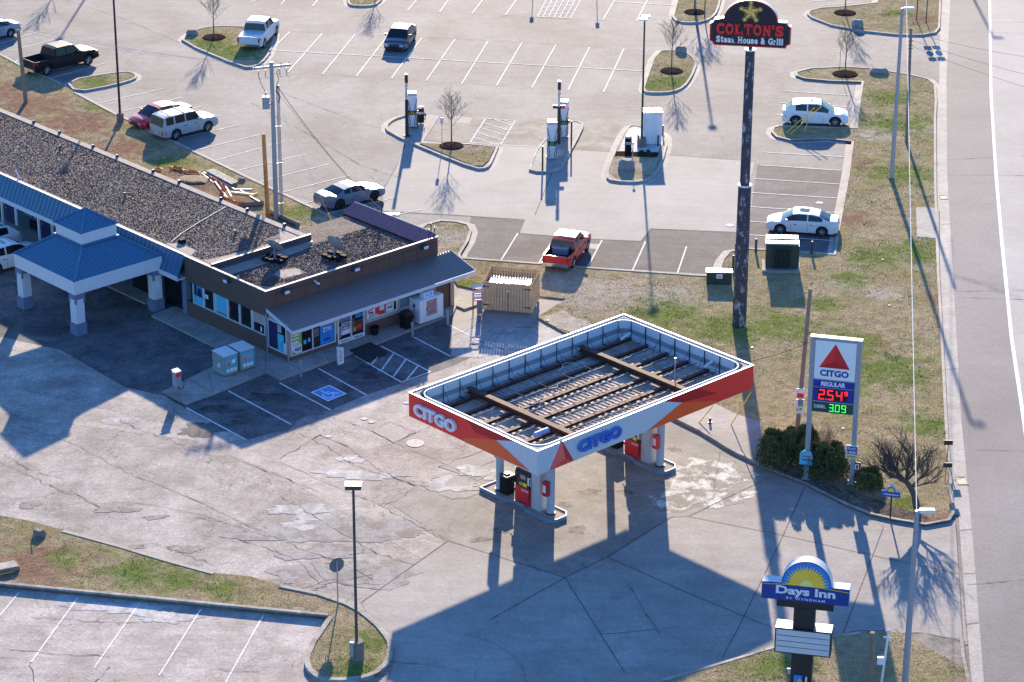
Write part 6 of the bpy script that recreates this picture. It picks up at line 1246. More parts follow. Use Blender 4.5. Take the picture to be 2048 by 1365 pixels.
def small_sign(name, label, px0, py0, px1, py1, face, base=None, yoff=-.2, arch_=False):
    a = FG.wy(px0, py0, yoff); c = FG.wy(px1, py1, yoff); t = thing(name, label, 'sign', FG.m @ Vector(((a.x+c.x)/2, yoff, c.z)), AP); hw_ = (c.x-a.x)/2; hh = a.z-c.z
    w = MB(); P_ = [(-hw_, 0), (hw_, 0), (hw_, hh*.7), (hw_*.8, hh*.88), (hw_*.4, hh), (-hw_*.4, hh), (-hw_*.8, hh*.88), (-hw_, hh*.7)] if arch_ else [(-hw_, 0), (hw_, 0), (hw_, hh), (-hw_, hh)]
    w.pxz(P_, -.02, .01); w.build('panel', M[face], t); return t, hw_, hh
t, a, h = small_sign('arched_sign', 'pale blue round-topped sign low on the left post of the price sign', 1600, 900, 1624, 931, 'cyan', arch_=True); text_part('lettering', 'Carwash', M['red'], t, -a*.8, a*.8, h*.5, h*.72, -.021, .006, .03)
w = MB(); w.box(-a*.6, a*.4, -.026, -.021, h*.30, h*.38); w.build('lettering', M['navy'], t)
t, a, h = small_sign('lottery_sign', 'white PLAY HERE sign with yellow foot on the right post', 1692, 890, 1715, 919, 'white'); w = MB(); w.box(-a*.82, a*.82, -.026, -.021, h*.33, h*.92); w.build('blue_field', M['pblue'], t); w = MB(); w.box(-a*.9, a*.9, -.026, -.021, h*.05, h*.28); w.build('yellow_field', M['yellow'], t)
text_part('lettering', 'PLAY', M['white'], t, -a*.7, a*.7, h*.66, h*.86, -.027, .006, .03); text_part('lettering', 'HERE', M['white'], t, -a*.7, a*.7, h*.38, h*.58, -.027, .006, .03); text_part('lettering', 'LOTTERY', M['pblue'], t, -a*.7, a*.7, h*.11, h*.21, -.027, .006, .02)
t, a, h = small_sign('fuel_brand_sign', 'small dark red and black pump notice beside the right post', 1707, 924, 1721, 944, 'black', yoff=-.1); w = MB(); w.box(-a*.8, a*.8, -.026, -.021, h*.1, h*.9); w.build('red_field', M['dred'], t); w = MB(); w.box(-a*.5, a*.5, -.031, -.026, h*.22, h*.8); w.build('white_field', M['white'], t); w = MB(); w.box(-a*.22, a*.22, -.036, -.031, h*.3, h*.7); w.build('pump_symbol', M['black'], t)
# hotel sign at the lower right
b0 = GP(1603, 1404); AD = R(-12); FD = Frame((b0.x, b0.y), AD); hs = fthing('hotel_sign', 'blue hotel sign with yellow sunburst on a thick black post', 'sign', FD)
D_ = lambda x, y: (lambda p: (p.x, p.z))(FD.wy(1510+x/5.152, 1100+y/5.151, -.3))
x0 = D_(68, 420)[0]; x1 = D_(972, 480)[0]; z0_ = (D_(68, 505)[1]+D_(968, 573)[1])/2; z1_ = (D_(75, 335)[1]+D_(975, 395)[1])/2; ca = D_(530, 375); rr = (D_(790, 380)[0]-D_(272, 350)[0])/2; cx0 = (D_(790, 380)[0]+D_(272, 350)[0])/2; zc = z1_-.05; zt__ = D_(515, 122)[1]
print('days', x0, x1, z0_, z1_, rr, zt__-zc)
px0, px1 = D_(395, 700)[0], D_(615, 700)[0]; zp = (D_(220, 590)[1]+D_(808, 635)[1])/2
w = MB(); w.box(px0, px1, -.28, .28, 0, zp); w.build('post', M['black'], hs); w = MB(); w.box(D_(220, 590)[0], D_(808, 630)[0], -.26, .26, zp, z0_-.003); w.build('cross_beam', M['black'], hs)
w = MB(); w.box(x0, x1, -.29, .29, z0_, z1_); w.build('cabinet', M['fascia'], hs); w = MB(); w.box(x0+.0, x1-.0, -.31, -.291, z0_, z1_-.0); f = w.build('name_panel', mat('hotel_blue', (.010, .05, .26), .35), hs)
rz_ = zt__-zc
half = [(cx0+rr*math.cos(R(a)), zc+rz_*math.sin(R(a))) for a in range(0, 181, 6)]
w = MB(); w.pxz([(x, z) for x, z in half], -.29, .29); w.build('arch_cabinet', M['fascia'], hs)
w = MB(); w.pxz(half, -.302, -.291); w.build('arch_rim', M['navy'], hs); w = MB(); w.pxz([(cx0+(x-cx0)*.965, zc+(z-zc)*.965) for x, z in half], -.314, -.303); w.build('arch_panel', M['lblue'], hs)
M['sun1'] = mat('sun_yellow', (1.0, .58, .0), .4); M['sun2'] = mat('sun_pale', (1.0, .80, .22), .4)
def burst(cx, cz, rx, rz, n, y, mo, mi_, base_z=None):
    w1 = MB(); pts = []
    for i in range(2*n+1):
        a = math.pi*i/(2*n); k = 1.0 if i % 2 else .76
        pts.append((cx+rx*k*math.cos(a), cz+rz*k*math.sin(a)))
    w1.pxz([(cx-rx*.76, cz)]+pts[::-1]+[(cx+rx*.76, cz)] if False else pts, y-.008, y); w1.build('sunburst', mo, hs if base_z is None else base_z)
    w2 = MB()
    for i in range(n):
        a = math.pi*(i+.5)/n; d = .022; w2.pxz([(cx+rx*.1*math.cos(a), cz+rz*.1*math.sin(a)), (cx+rx*.8*math.cos(a-d), cz+rz*.8*math.sin(a-d)), (cx+rx*.8*math.cos(a+d), cz+rz*.8*math.sin(a+d))], y-.012, y-.008)
    w2.build('sun_ray', mi_, hs if base_z is None else base_z)
burst(cx0, zc, rr*.86, rz_*.84, 19, -.315, M['sun1'], M['sun2'])
w = MB(); w.pxz([(cx0+rr*.27*math.cos(R(a)), zc+rz_*.27*math.sin(R(a))) for a in range(0, 181, 12)], -.335, -.328); w.build('sun_core', M['sun2'], hs)
w = MB(); n = 14; top_ = [(x0+.02+(x1-x0-.04)*i/n, z1_-.10+.10*math.sin(math.pi*i/n)-.05*i/n) for i in range(n+1)]; w.pxz(top_+[(x, z-.028) for x, z in top_[::-1]], -.325, -.311); w.build('yellow_line', M['sun1'], f)
w = MB(); w.pxz([(x0, z1_)]+[(x, z+.001) for x, z in top_]+[(x1, z1_)], -.3, -.311) if False else None
text_part('lettering', 'Days Inn', M['white'], f, D_(215, 420)[0], D_(830, 460)[0], (D_(215, 478)[1]+D_(830, 520)[1])/2, (D_(215, 370)[1]+D_(830, 412)[1])/2, -.313, .012, .035)
text_part('lettering', 'BY WYNDHAM', M['white'], f, D_(322, 500)[0], D_(720, 525)[0], (D_(322, 510)[1]+D_(720, 537)[1])/2, (D_(322, 487)[1]+D_(720, 514)[1])/2, -.312, .01, .01, 1.35)
zA = (D_(210, 805)[1]+D_(795, 835)[1])/2; zB_ = (D_(197, 1052)[1]+D_(778, 1092)[1])/2; xa_ = D_(204, 930)[0]; xb_ = D_(785, 965)[0]
w = MB(); w.box(xa_, xb_, -.40, .38, zB_, zA); lb_ = w.build('letter_board', M['black'], hs); w = MB(); w.box(xa_+.01, px0-.003, -.39, .37, zA, zA+.012); w.build('board_top', M['galv'], lb_); w = MB(); w.box(px1+.003, xb_-.01, -.39, .37, zA, zA+.012); w.build('board_top', M['galv'], lb_)
w = MB(); w.box(xa_+.06, xb_-.06, -.41, -.401, zB_+.06, zA-.06); w.build('white_face', M['cwhite'], lb_); w = MB()
for i in range(3): z = zB_+.06+(zA-zB_-.12)*(i+1)/4; w.box(xa_+.10, xb_-.10, -.42, -.411, z-.012, z+.012)
w.build('letter_rail', M['dkgrey'], lb_)
mz = D_(445, 1290)[1]; w = MB(); w.box(D_(402, 1290)[0], D_(488, 1290)[0], -.36, -.281, mz-.75, mz); e_ = w.build('meter_box', M['lblue'], hs); w = MB(); w.tube((D_(462, 1335)[0], -.361, D_(462, 1335)[1]), (D_(462, 1335)[0], -.42, D_(462, 1335)[1]), .1, n=14); w.build('meter_dial', M['alu'], e_)
w = MB(); w.box(D_(518, 1330)[0], D_(536, 1330)[0], -.33, -.281, mz-.3, mz-.05); w.build('switch_box', M['white'], hs); w = MB(); w.box(px0-.16, px0-.003, -.3, -.2, mz+.0, mz+.25); w.build('junction_box', M['galv'], hs)
# small blue entrance sign
b0 = GP(1780, 1040); FE = Frame((b0.x, b0.y), R(-13)); en = fthing('entrance_sign', 'little blue entrance sign with yellow sun arch under the leaning tree', 'sign', FE)
E_ = lambda x, y: (lambda p: (p.x, p.z))(FE.wy(1740+x/6.2, 860+y/6.2, -.1))
w = MB(); w.tube((0, 0, 0), (0, 0, E_(250, 830)[1]), .045); w.build('post', M['dgreen'], en)
x0, x1 = E_(140, 800)[0], E_(375, 830)[0]; z0_, z1_ = (E_(140, 820)[1]+E_(375, 850)[1])/2, (E_(140, 750)[1]+E_(375, 785)[1])/2; zt__ = E_(262, 697)[1]; c_ = (E_(200, 760)[0]+E_(325, 770)[0])/2; r_ = (E_(325, 770)[0]-E_(200, 760)[0])/2
w = MB(); w.box(x0, x1, -.1, .1, z0_, z1_); w.pxz([(c_+r_*math.cos(R(a)), z1_+.003+(zt__-z1_)*math.sin(R(a))) for a in range(0, 181, 12)], -.1, .1); w.build('cabinet', M['white'], en); w = MB(); w.box(x0, x1, -.112, -.101, z0_, z1_); f = w.build('face', M['blue'], en); w = MB(); w.pxz([(c_+r_*.92*math.cos(R(a)), z1_+.004+(zt__-z1_)*.92*math.sin(R(a))) for a in range(0, 181, 12)], -.112, -.101); w.build('arch_face', M['colblue'], f)
burst(c_, z1_+.0, r_*.72, (zt__-z1_)*.75, 9, -.113, M['sun1'], M['sun2'], f); w = MB(); w.box(x0+.08, x0+.2, -.118, -.113, (z0_+z1_)/2-.012, (z0_+z1_)/2+.012); w.build('lettering', M['white'], f); text_part('lettering', 'Entrance', M['white'], f, x0+.22, x1-.08, z0_+.1, z1_-.1, -.113, .006, .02)
# two small black roadside boards on posts
for (bx, by, tx_, ty0, ty1, n_, lb) in ((1894, 925, 1896, 881, 890, 1, 'small black roadside board on a single post, the farther of two'), (1893, 967, 1893, 926, 935, 2, 'small black roadside board on two thin legs, the nearer of two')):
    b0 = GP(bx, by); F_ = Frame((b0.x, b0.y), R(-2)); t = fthing('roadside_board', lb, 'sign', F_, 'black roadside boards'); z1_ = F_.wy(tx_, ty0, 0).z; z0_ = F_.wy(tx_, ty1, 0).z; w = MB(); w.box(-.23, .23, -.03, .03, z0_, z1_); w.build('board', M['black'], t)
    for dx in ((0,) if n_ == 1 else (-.08, .08)): w = MB(); w.tube((dx, .02, 0), (dx, .02, z0_-.002), .025 if n_ == 1 else .014); w.build('leg', M['dkgrey'], t)
# adverts on the wooden stub pole near the price sign
pb = GP(1594, 865); hp = HT(1594, 865, 578); tpx = GP(1620, 575, hp); pl_ = thing('wooden_pole', 'thin weathered wooden pole left of the fuel price sign', 'pole', pb); d = tpx-pb
w = MB(); w.tube((0, 0, 0), (d.x, d.y*0, hp), .13, .10, 10); w.build('shaft', M['wood'], pl_)
FPo = Frame((pb.x, pb.y), R(-8)); t = fthing('advert_board', 'white hand bill boards with red heading strapped to the wooden pole', 'sign', FPo); P2 = lambda x, y: (lambda p: (p.x, p.z))(FPo.wy(1590+x/4.2667, 660+y/4.2656, -.16))
a = P2(12, 500); c_ = P2(78, 590); w = MB(); w.box(a[0], c_[0], -.17, -.14, c_[1], a[1]); p = w.build('panel', M['white'], t); w = MB(); w.box(a[0]+.05, c_[0]-.03, -.176, -.171, c_[1]+.05, c_[1]+.32); w.build('red_field', M['red'], p)
a = P2(8, 592); c_ = P2(74, 715); w = MB(); w.box(a[0], c_[0], -.17, -.14, c_[1], a[1]); p = w.build('panel', M['white'], t); w = MB(); w.box(a[0]+.12, c_[0]-.06, -.176, -.171, c_[1]+.42, a[1]-.02); w.build('blue_field', M['colblue'], p); w = MB(); w.box(a[0]+.2, c_[0]-.1, -.18, -.176, c_[1]+.40, c_[1]+.5); w.build('green_field', M['green'], p); text_part('lettering', '3.79', M['navy'], p, a[0]+.05, c_[0]-.12, c_[1]+.14, c_[1]+.34, -.171, .006, .02)
# ------------------------------------------------------------------ lamps and poles
def pole(name, label, cat, bx, by, tx_, ty, r0, r1, m, base=None, group=None):
    b_ = GP(bx, by); h = HT(bx, by, ty); t = thing(name, label, cat, b_, 0, group); w = MB(); w.tube((0, 0, 0), (0, 0, h), r0, r1, 10); w.build('pole', M[m], t)
    if base: w = MB(); w.lathe([(base[0], 0), (base[0], base[1]*.96), (base[0]*.94, base[1])], 20); w.build('concrete_base', M['concbase'], t)
    return t, h
t, h = pole('parking_lamp', 'black lamp post with twin pale heads behind the charging cabinet', 'lamp post', 1283, 296, 1290, 38, .085, .06, 'dgreen', (.32, .75))
for dx, dy, a in ((-.1, -.35, 0), (.12, .35, 0)): w = MB(); w.hull4((dx-.28, dy-.2, h), (dx+.28, dy-.2, h), (dx+.28, dy+.2, h), (dx-.28, dy+.2, h), (0, 0, .12)); w.build('lamp_head', M['white'], t)
t, h = pole('parking_lamp', 'black lamp post on a round concrete base near the grey-backed octagonal sign', 'lamp post', 714, 1322, 704, 975, .075, .06, 'dkgrey', (.33, 1.05))
w = MB(); w.box(-.36, .36, -.22, .22, h-.05, h+.16); w.build('lamp_head', M['dkgrey'], t); w = MB(); w.box(-.37, .37, -.23, .23, h+.161, h+.18); w.build('lamp_top', M['alu'], t); w = MB(); w.box(-.28, -.12, -.46, -.36, .45, 1.2); w.build('switch_box', M['galv'], t)
b_ = GP(241, 246); t = thing('parking_lamp', 'tall black lamp post on a concrete base between motel roof and parked vehicles', 'lamp post', b_); w = MB(); w.tube((0, 0, 0), (0, 0, 10.5), .09, .07); w.build('pole', M['black'], t); w = MB(); w.lathe([(.26, 0), (.26, .7), (.24, .75)], 18); w.build('concrete_base', M['concbase'], t); w = MB(); w.box(-.3, .3, -.2, .2, 10.5, 10.65); w.build('lamp_head', M['black'], t)
for bx, by, ty, lb, gx in ((1783, 362, 17, 'grey street lamp on the verge beside the road, farther away', .0), (1806, 1420, 1022, 'big grey street lamp at the lower right, nearest the camera', 0)):
    b_ = GP(bx, by); h = HT(bx, by, ty); t = thing('street_lamp', lb, 'street lamp', b_, 0, 'roadside street lamps'); w = MB(); w.tube((0, 0, 0), (0, 0, h), .155, .10, 14); w.build('pole', M['galv'], t); w = MB(); w.tube((0, 0, 0), (0, 0, .25), .24, .2, 12); w.build('base', M['concbase'], t)
    w = MB(); w.tube((0, 0, h-.1), (.18, 0, h), .05); w.box(.1, .75, -.13, .13, h-.06, h+.08); w.box(.0, .12, -.05, .05, h-.04, h+.04); lh = w.build('lamp_head', M['white'], t); w = MB()
    for i in range(4): w.box(.36+i*.09, .42+i*.09, -.10, .10, h+.081, h+.087)
    w.build('cooling_slot', M['dkgrey'], lh)
# utility pole with crossarm, transformer and conduits
b_ = GP(553, 443); h = HT(553, 443, 124); up = thing('utility_pole', 'tall grey utility pole with crossarm, transformer and conduit pipes behind the motel', 'pole', b_, R(20))
w = MB(); w.tube((0, 0, 0), (0, 0, h), .17, .13, 12); w.build('pole', M['galv'], up); w = MB(); w.box(-1.25, 1.25, -.2, -.1, h-.35, h-.22); ca_ = w.build('crossarm', M['galv'], up)
for x in (-1.15, -.6, .6, 1.15): w = MB(); w.lathe([(.02, 0), (.07, .03), (.04, .1), (.06, .14), (.02, .2)], 8, (x, -.15, h-.22)); w.build('insulator', M['white'], ca_)
for x in (-.9, -.45, .5, .95): w = MB(); w.tube((x, -.15, h-.45), (x, -.15, h-.95), .035); w.tube((x, -.15, h-.95), (x+.2, -.1, h-1.05), .03); w.build('fuse_cutout', M['alu'], ca_)
w = MB(); w.tube((-.5, -.25, h-3.0), (-.5, -.25, h-2.2), .24, n=16); w.tube((-.5, -.25, h-2.2), (-.5, -.25, h-1.9), .05); w.box(-.5, 0, -.3, -.1, h-2.8, h-2.7); w.build('transformer', M['galv'], up)
w = MB()
for x in (.28, .36, .44): w.tube((x, -.05, 0), (x, -.05, h-1.6), .03, n=6)
for z in (1.2, 4.0, 6.5): w.box(.1, .5, -.1, 0, z, z+.05)
w.build('conduit', M['grey'], up); w = MB(); w.path([Vector((.3, 0, h-1.6)), Vector((.45, 0, h-1.2)), Vector((.3, -.1, h-.7)), Vector((.6, -.15, h-.4))], .02); w.path([Vector((-.9, -.15, h-.9)), Vector((-.7, -.1, h-1.5)), Vector((-.5, -.2, h-1.9))], .02); w.path([Vector((.36, -.05, h-1.6)), Vector((.25, -.05, h-2.0)), Vector((.5, -.05, h-2.4)), Vector((.36, -.05, h-2.8))], .035); w.build('loose_cable', M['rubber'], up)
def wpole(label, bx, by, tx_, ty, r, m='wood', nm='wooden_pole'):
    b_ = GP(bx, by); h = HT(bx, by, ty); d_ = GP(tx_, ty, h)-b_; t = thing(nm, label, 'pole', b_); w = MB(); w.tube((0, 0, 0), (d_.x, d_.y, h), r, r*.8, 12); w.build('shaft', M[m], t); return t, h, d_
wpole('leaning grey wooden pole on the bank at the left edge', 52, 208, 36, 60, .16); wpole('short orange-brown splintered pole beside the grey utility pole', 536, 437, 527, 268, .155, 'woodor')
t, h, d_ = wpole('slim brown wooden pole on the verge just right of the farther street lamp', 1813, 288, 1822, 57, .12)
w = MB()
for z in (h-.9, h-1.2, h-1.45): w.tube((d_.x-.22, -.1, z), (d_.x+.22, -.1, z), .02)
w.build('bracket', M['dkgrey'], t)
t, h, d_ = wpole('dark mossy wooden pole with white conduit at the bottom edge', 1741, 1385, 1745, 1265, .15); w = MB(); w.tube((.42, -.05, 0), (.62, -.05, h+.1), .055); w.box(.2, .5, -.1, .05, h*.48, h*.48+.35); w.tube((.5, -.05, h+.1), (.72, -.05, h+.12), .04); w.tube((.4, -.08, h-.2), (.78, -.08, h-.25), .035); w.build('conduit', M['white'], t)
# stop sign seen from behind
b_ = GP(676, 1213); h = HT(676, 1213, 1116); t = thing('stop_sign', 'octagonal road sign seen from its grey back by the kerb', 'road sign', b_, R(28)); w = MB(); w.tube((0, 0, 0), (0, 0, h-.15), .035); w.build('post', M['galv'], t); rr_ = .40; w = MB(); w.pxz([(rr_*math.cos(R(22.5+45*i)), h-rr_+rr_*math.sin(R(22.5+45*i))) for i in range(8)], .036, .046); p = w.build('panel', mat('sign_back_grey', (.17, .18, .20), .5, .3), t)
w = MB(); w.pxz([(rr_*.97*math.cos(R(22.5+45*i)), h-rr_+rr_*.97*math.sin(R(22.5+45*i))) for i in range(8)], .047, .050); w.build('front_face', M['red'], p)
# small lot sign on the charging island, bollards
t, h = pole('parking_sign', 'thin post with a small pale panel beside the young tree on the charging island', 'road sign', 884, 299, 884, 236, .025, .025, 'galv'); w = MB(); w.box(-.11, .11, -.03, -.012, h-.42, h+.02); w.build('panel', M['cwhite'], t)
t, h = pole('marker_post', 'thin dark snow stake beside the tree on the upper right island', 'post', 1679, 145, 1682, 98, .02, .015, 'dgreen')
bol = None
def bollard(bx, by, ty, label, m, group, r=.08, cap=None):
    b_ = GP(bx, by); h = HT(bx, by, ty); t = thing('bollard', label, 'bollard', b_, 0, group); w = MB(); w.lathe([(r, 0), (r, h-.03), (r*.6, h)], 12); w.build('post', M[m], t)
    if cap: w = MB(); w.lathe([(r*1.08, h-.06), (r*1.08, h-.02), (r*.5, h+.02)], 12); w.build('cap', M[cap], t)
for bx, by, ty, lb in ((602, 754, 722, 'grey bollard in front of the poster window near the folding sign'), (825, 674, 645, 'grey bollard in front of the ice freezer'), (895, 650, 620, 'grey bollard at the far end of the shop pavement by the side door')): bollard(bx, by, ty, lb, 'grey', 'grey bollards along the shop pavement', .085, 'galv')
for bx, by, ty, lb in ((1471.5, 512, 487, 'dark bollard behind the steak house pole'), (1466, 543, 511, 'dark bollard immediately left of the steak house pole'), (1511.5, 507, 478, 'dark bollard left of the green transformer cabinet'), (1623, 511, 483, 'dark bollard right of the green transformer cabinet')): bollard(bx, by, ty, lb, 'dkgrey', 'dark bollards around the transformer')
for bx, by, ty, lb in ((1142.5, 295, 243, 'black bollard right of the paired charging cabinets'), (1085, 343, 293, 'black bollard at the near end of the paired charger island'), (1276, 294, 270, 'black bollard left of the lamp post on the planting island'), (1284, 287, 249, 'black bollard behind the lamp post on the planting island'), (1316, 295, 271, 'black bollard in front of the white cabinet'), (1325.5, 273, 251, 'black bollard right of the white cabinet'), (842, 246, 228, 'black bollard beside the small pedestal, farther one'), (835, 256, 226, 'black bollard beside the small pedestal, nearer one')): bollard(bx, by, ty, lb, 'black', 'black bollards at the charging islands', .06)
# ------------------------------------------------------------------ charging equipment
def totem(bx, by, ty, label, flag=None):
    b_ = GP(bx, by); h = HT(bx, by, ty); t = thing('charging_totem', label, 'totem', b_, 0, 'charging totems'); w = MB(); w.lathe([(.30, 0), (.30, .06), (.13, .10), (.115, h*.60)], 16); w.build('pole', M['black'], t); w = MB(); w.tube((0, 0, h*.60+.003), (0, 0, h*.86), .10, n=14); lt = w.build('light_tube', M['cwhite'], t); w = MB()
    for i in range(9): z = h*.62+i*h*.025; w.tube((0, 0, z), (0, 0, z+.03), .103, n=14)
    w.build('louvre', M['grey'], lt); w = MB(); w.tube((0, 0, h*.863), (0, 0, h*.98), .12, n=14); w.build('cap_lamp', mat('lamp_maroon', (.10, .012, .02), .4), t); w = MB(); w.tube((0, 0, h*.981), (0, 0, h), .125, n=14); w.build('cap', M['white'], t)
    if flag: w = MB(); w.box(-.45, .4, -.05, .02, h*.57, h*.62); w.build('camera_arm', M['black'], t); w = MB(); w.box(.16, .42, -.08, .05, h*.575, h*.615); w.build('flag', M['red'], t)
totem(814, 273, 148, 'black charging totem with white lit section on the left island'); totem(1117.5, 290, 162, 'black charging totem with red arm between the paired cabinets', 1)
def charger(bx, by, ty, w_, d_, label, logo, rz=R(4)):
    b_ = GP(bx, by, .11); h = HT(bx, by, ty)-.1; t = thing('charging_cabinet', label, 'charger', b_, rz, 'vehicle charging cabinets'); w = MB(); w.box(-w_/2, w_/2, 0, d_, 0, .08); w.build('plinth', M['grey'], t); w = MB(); w.box(-w_/2+.02, w_/2-.02, .02, d_-.02, .08, h-.12); bd = w.build('cabinet', M['white'], t); w = MB(); w.pxz([(-w_/2, h-.12), (w_/2, h-.12), (w_/2-.05, h+.02), (-w_/2+.05, h+.04)], 0, d_); w.build('top_hood', M['cwhite'], t); w = MB(); w.box(-w_/2+.01, w_/2-.01, -.006, d_*.5, h-.15, h-.12); w.build('red_trim', M['red'], t)
    w = MB(); w.box(-w_/2+.05, w_/2-.05, .005, .018, h*.36, h*.48); sc_ = w.build('logo_band', M['black' if logo == 0 else 'dgreen'], t); w = MB()
    for i in range(4): w.box(-w_/2+.10+i*w_*.2, -w_/2+.10+i*w_*.2+w_*.1, -.001, .004, h*.38, h*.46)
    w.build('logo_mark', M['yellow' if logo == 0 else 'green'], sc_)
    for s in (-1, 1):
        w = MB(); P_ = []
        for i in range(13): a = i/12; P_.append(Vector((s*(w_*.48-w_*.36*math.sin(a*math.pi)*.8), -.07-.03*math.sin(a*math.pi), h*.86-.55*math.sin(a*math.pi)*h*.5*(1 if i < 7 else 1)-a*h*.3)))
        P_ += [Vector((s*w_*.3, -.12, h*.3)), Vector((s*w_*.2, -.14, h*.1)), Vector((s*w_*.38, -.12, h*.07)), Vector((s*w_*.46, -.10, h*.35))]; w.path(P_, .022, 5); w.build('charging_cable', M['rubber'], t)
    w = MB(); w.box(w_/2+.0, w_/2+.07, .08, .2, h*.38, h*.48); w.build('connector', M['black'], t)
charger(825, 255, 185, .72, .62, 'white charging cabinet on the left island beside the young tree', 0); charger(1104, 319, 243, .72, .62, 'nearer white charging cabinet of the pair, with looping black cables', 1); charger(1127, 276, 202, .72, .62, 'farther white charging cabinet of the pair, behind the totem', 2)
b_ = GP(1305, 290, .11); h = HT(1305, 290, 224)-.1; t = thing('power_cabinet', 'large plain white power cabinet on the planting island', 'cabinet', b_, R(4)); w = MB(); w.box(-.64, .64, 0, 1.0, .05, h); w.build('body', M['white'], t); w = MB(); w.box(-.68, .68, -.04, 1.04, h, h+.06); w.build('roof', M['cwhite'], t); w = MB(); w.box(-.66, .66, -.06, 1.06, -.04, .05); w.build('plinth', M['grey'], t); w = MB(); w.box(-.006, .006, -.01, -.001, .1, h-.1); w.box(.2, .206, -.01, -.001, .1, h-.1); w.build('door_seam', M['grey'], t); w = MB(); w.box(-.06, .1, .3, .5, h+.061, h+.075); w.build('red_badge', M['red'], t)
def pedestal(bx, by, ty, label, m='dkgrey'):
    b_ = GP(bx, by, .11); h = HT(bx, by, ty)-.1; t = thing('charging_pedestal', label, 'charger', b_, R(5), 'charging pedestals'); w = MB(); w.box(-.22, .22, -.15, .15, 0, h-.1); w.build('body', M['blackp'], t); w = MB(); w.box(-.2, .2, -.154, -.151, h*.55, h*.7); w.build('screen', M['galv'], t); w = MB(); w.lathe([(.24, h-.1), (.24, h-.02), (.12, h+.03)], 12); w.build('top', M['cwhite'], t); w = MB(); w.path([Vector((.22, -.1, h*.7)), Vector((.34, -.15, h*.4)), Vector((.3, -.15, h*.15)), Vector((.2, -.16, h*.4))], .02); w.build('charging_cable', M['rubber'], t)
pedestal(842, 245, 211, 'squat black charging pedestal right of the left charging cabinet'); pedestal(1256, 308, 270, 'squat brown-black charging pedestal behind the boulder')
b_ = GP(1265, 328, .11); t = thing('marker_post', 'thin pale post with round head in front of the black pedestal', 'post', b_); w = MB(); w.tube((0, 0, 0), (0, 0, 1.55), .025); w.build('post', M['galv'], t); w = MB(); w.tube((0, -.04, 1.5), (0, .04, 1.5), .1, n=14); w.build('head', M['white'], t)
# boulders
def boulder(px, py, sx, sy, sz, label, seed, rz=0): t = MB(); t.rock((0, 0, 0), sx, sy, sz, seed); o = t.build('boulder', M['rockm']); o.location = GP(px, py, .09); o.rotation_euler = (0, 0, rz); tag(o, label, 'boulder', 'landscape boulders')
boulder(1253, 339, 1.2, 1.0, .72, 'grey boulder in the bark bed in front of the charging pedestal', 1); boulder(384, 70, .85, .5, .42, 'grey boulder at the tip of the grassy tree island by the white truck', 2); boulder(1363, 105, .9, .6, .5, 'grey boulder on the green island right of the centre lamp post', 3); boulder(1714, 53, 1.0, .9, .62, 'big grey boulder beside the mulch ring on the top right island', 4); boulder(1758, 146, 1.35, .8, .42, 'long low grey boulder right of the tree on the upper right island', 5, .1)
# ------------------------------------------------------------------ utility cabinets
b0 = GP(1562, 545, .1); F_ = Frame((b0.x, b0.y), R(-4)); t = thing('transformer_cabinet', 'large dark green transformer cabinet with louvred front on a concrete pad', 'transformer', b0, R(-4)); hz = HT(1562, 535, 472)
w = MB(); w.box(-1.18, 1.18, -.15, 1.75, -.06, .16); w.build('pad', M['walk'], t); w = MB(); w.box(-.98, 1.02, .25, 1.5, .16, 1.75); w.build('body', M['dgreen'], t); w = MB(); w.box(-.52, .62, .08, .25, .22, 1.62); gr = w.build('louvre_frame', M['dgreen'], t); w = MB()
for i in range(13): w.box(-.45+i*.078, -.41+i*.078, .06, .079, .28, 1.55)
w.build('louvre', M['blackp'], gr); w = MB(); w.box(-1.03, 1.07, .2, .85, 1.75, 1.86); w.box(-.98, 1.02, .9, 1.55, 1.80, 1.92); w.build('lid', M['grey'], t); w = MB(); w.box(.82, 1.1, .4, 1.3, .3, 1.6); w.box(-.03, .0, .06, .079, .3, 1.5); w.build('side_door', M['dgreen'], t)
b0 = GP(1438, 570, .1); t = thing('switch_cabinet', 'low dark green utility box with white notice left of the steak house pole', 'utility box', b0, R(-3)); w = MB(); w.box(-.78, .78, 0, .62, 0, .78); w.build('body', M['dgreen'], t); w = MB(); w.box(-.82, .82, -.03, .66, .78, .84); w.build('lid', M['grey'], t); w = MB(); w.box(-.18, .2, -.012, -.001, .42, .7); p = w.build('notice', M['white'], t); w = MB(); w.box(-.1, .12, -.018, -.013, .52, .58); w.build('lettering', M['dred'], p)
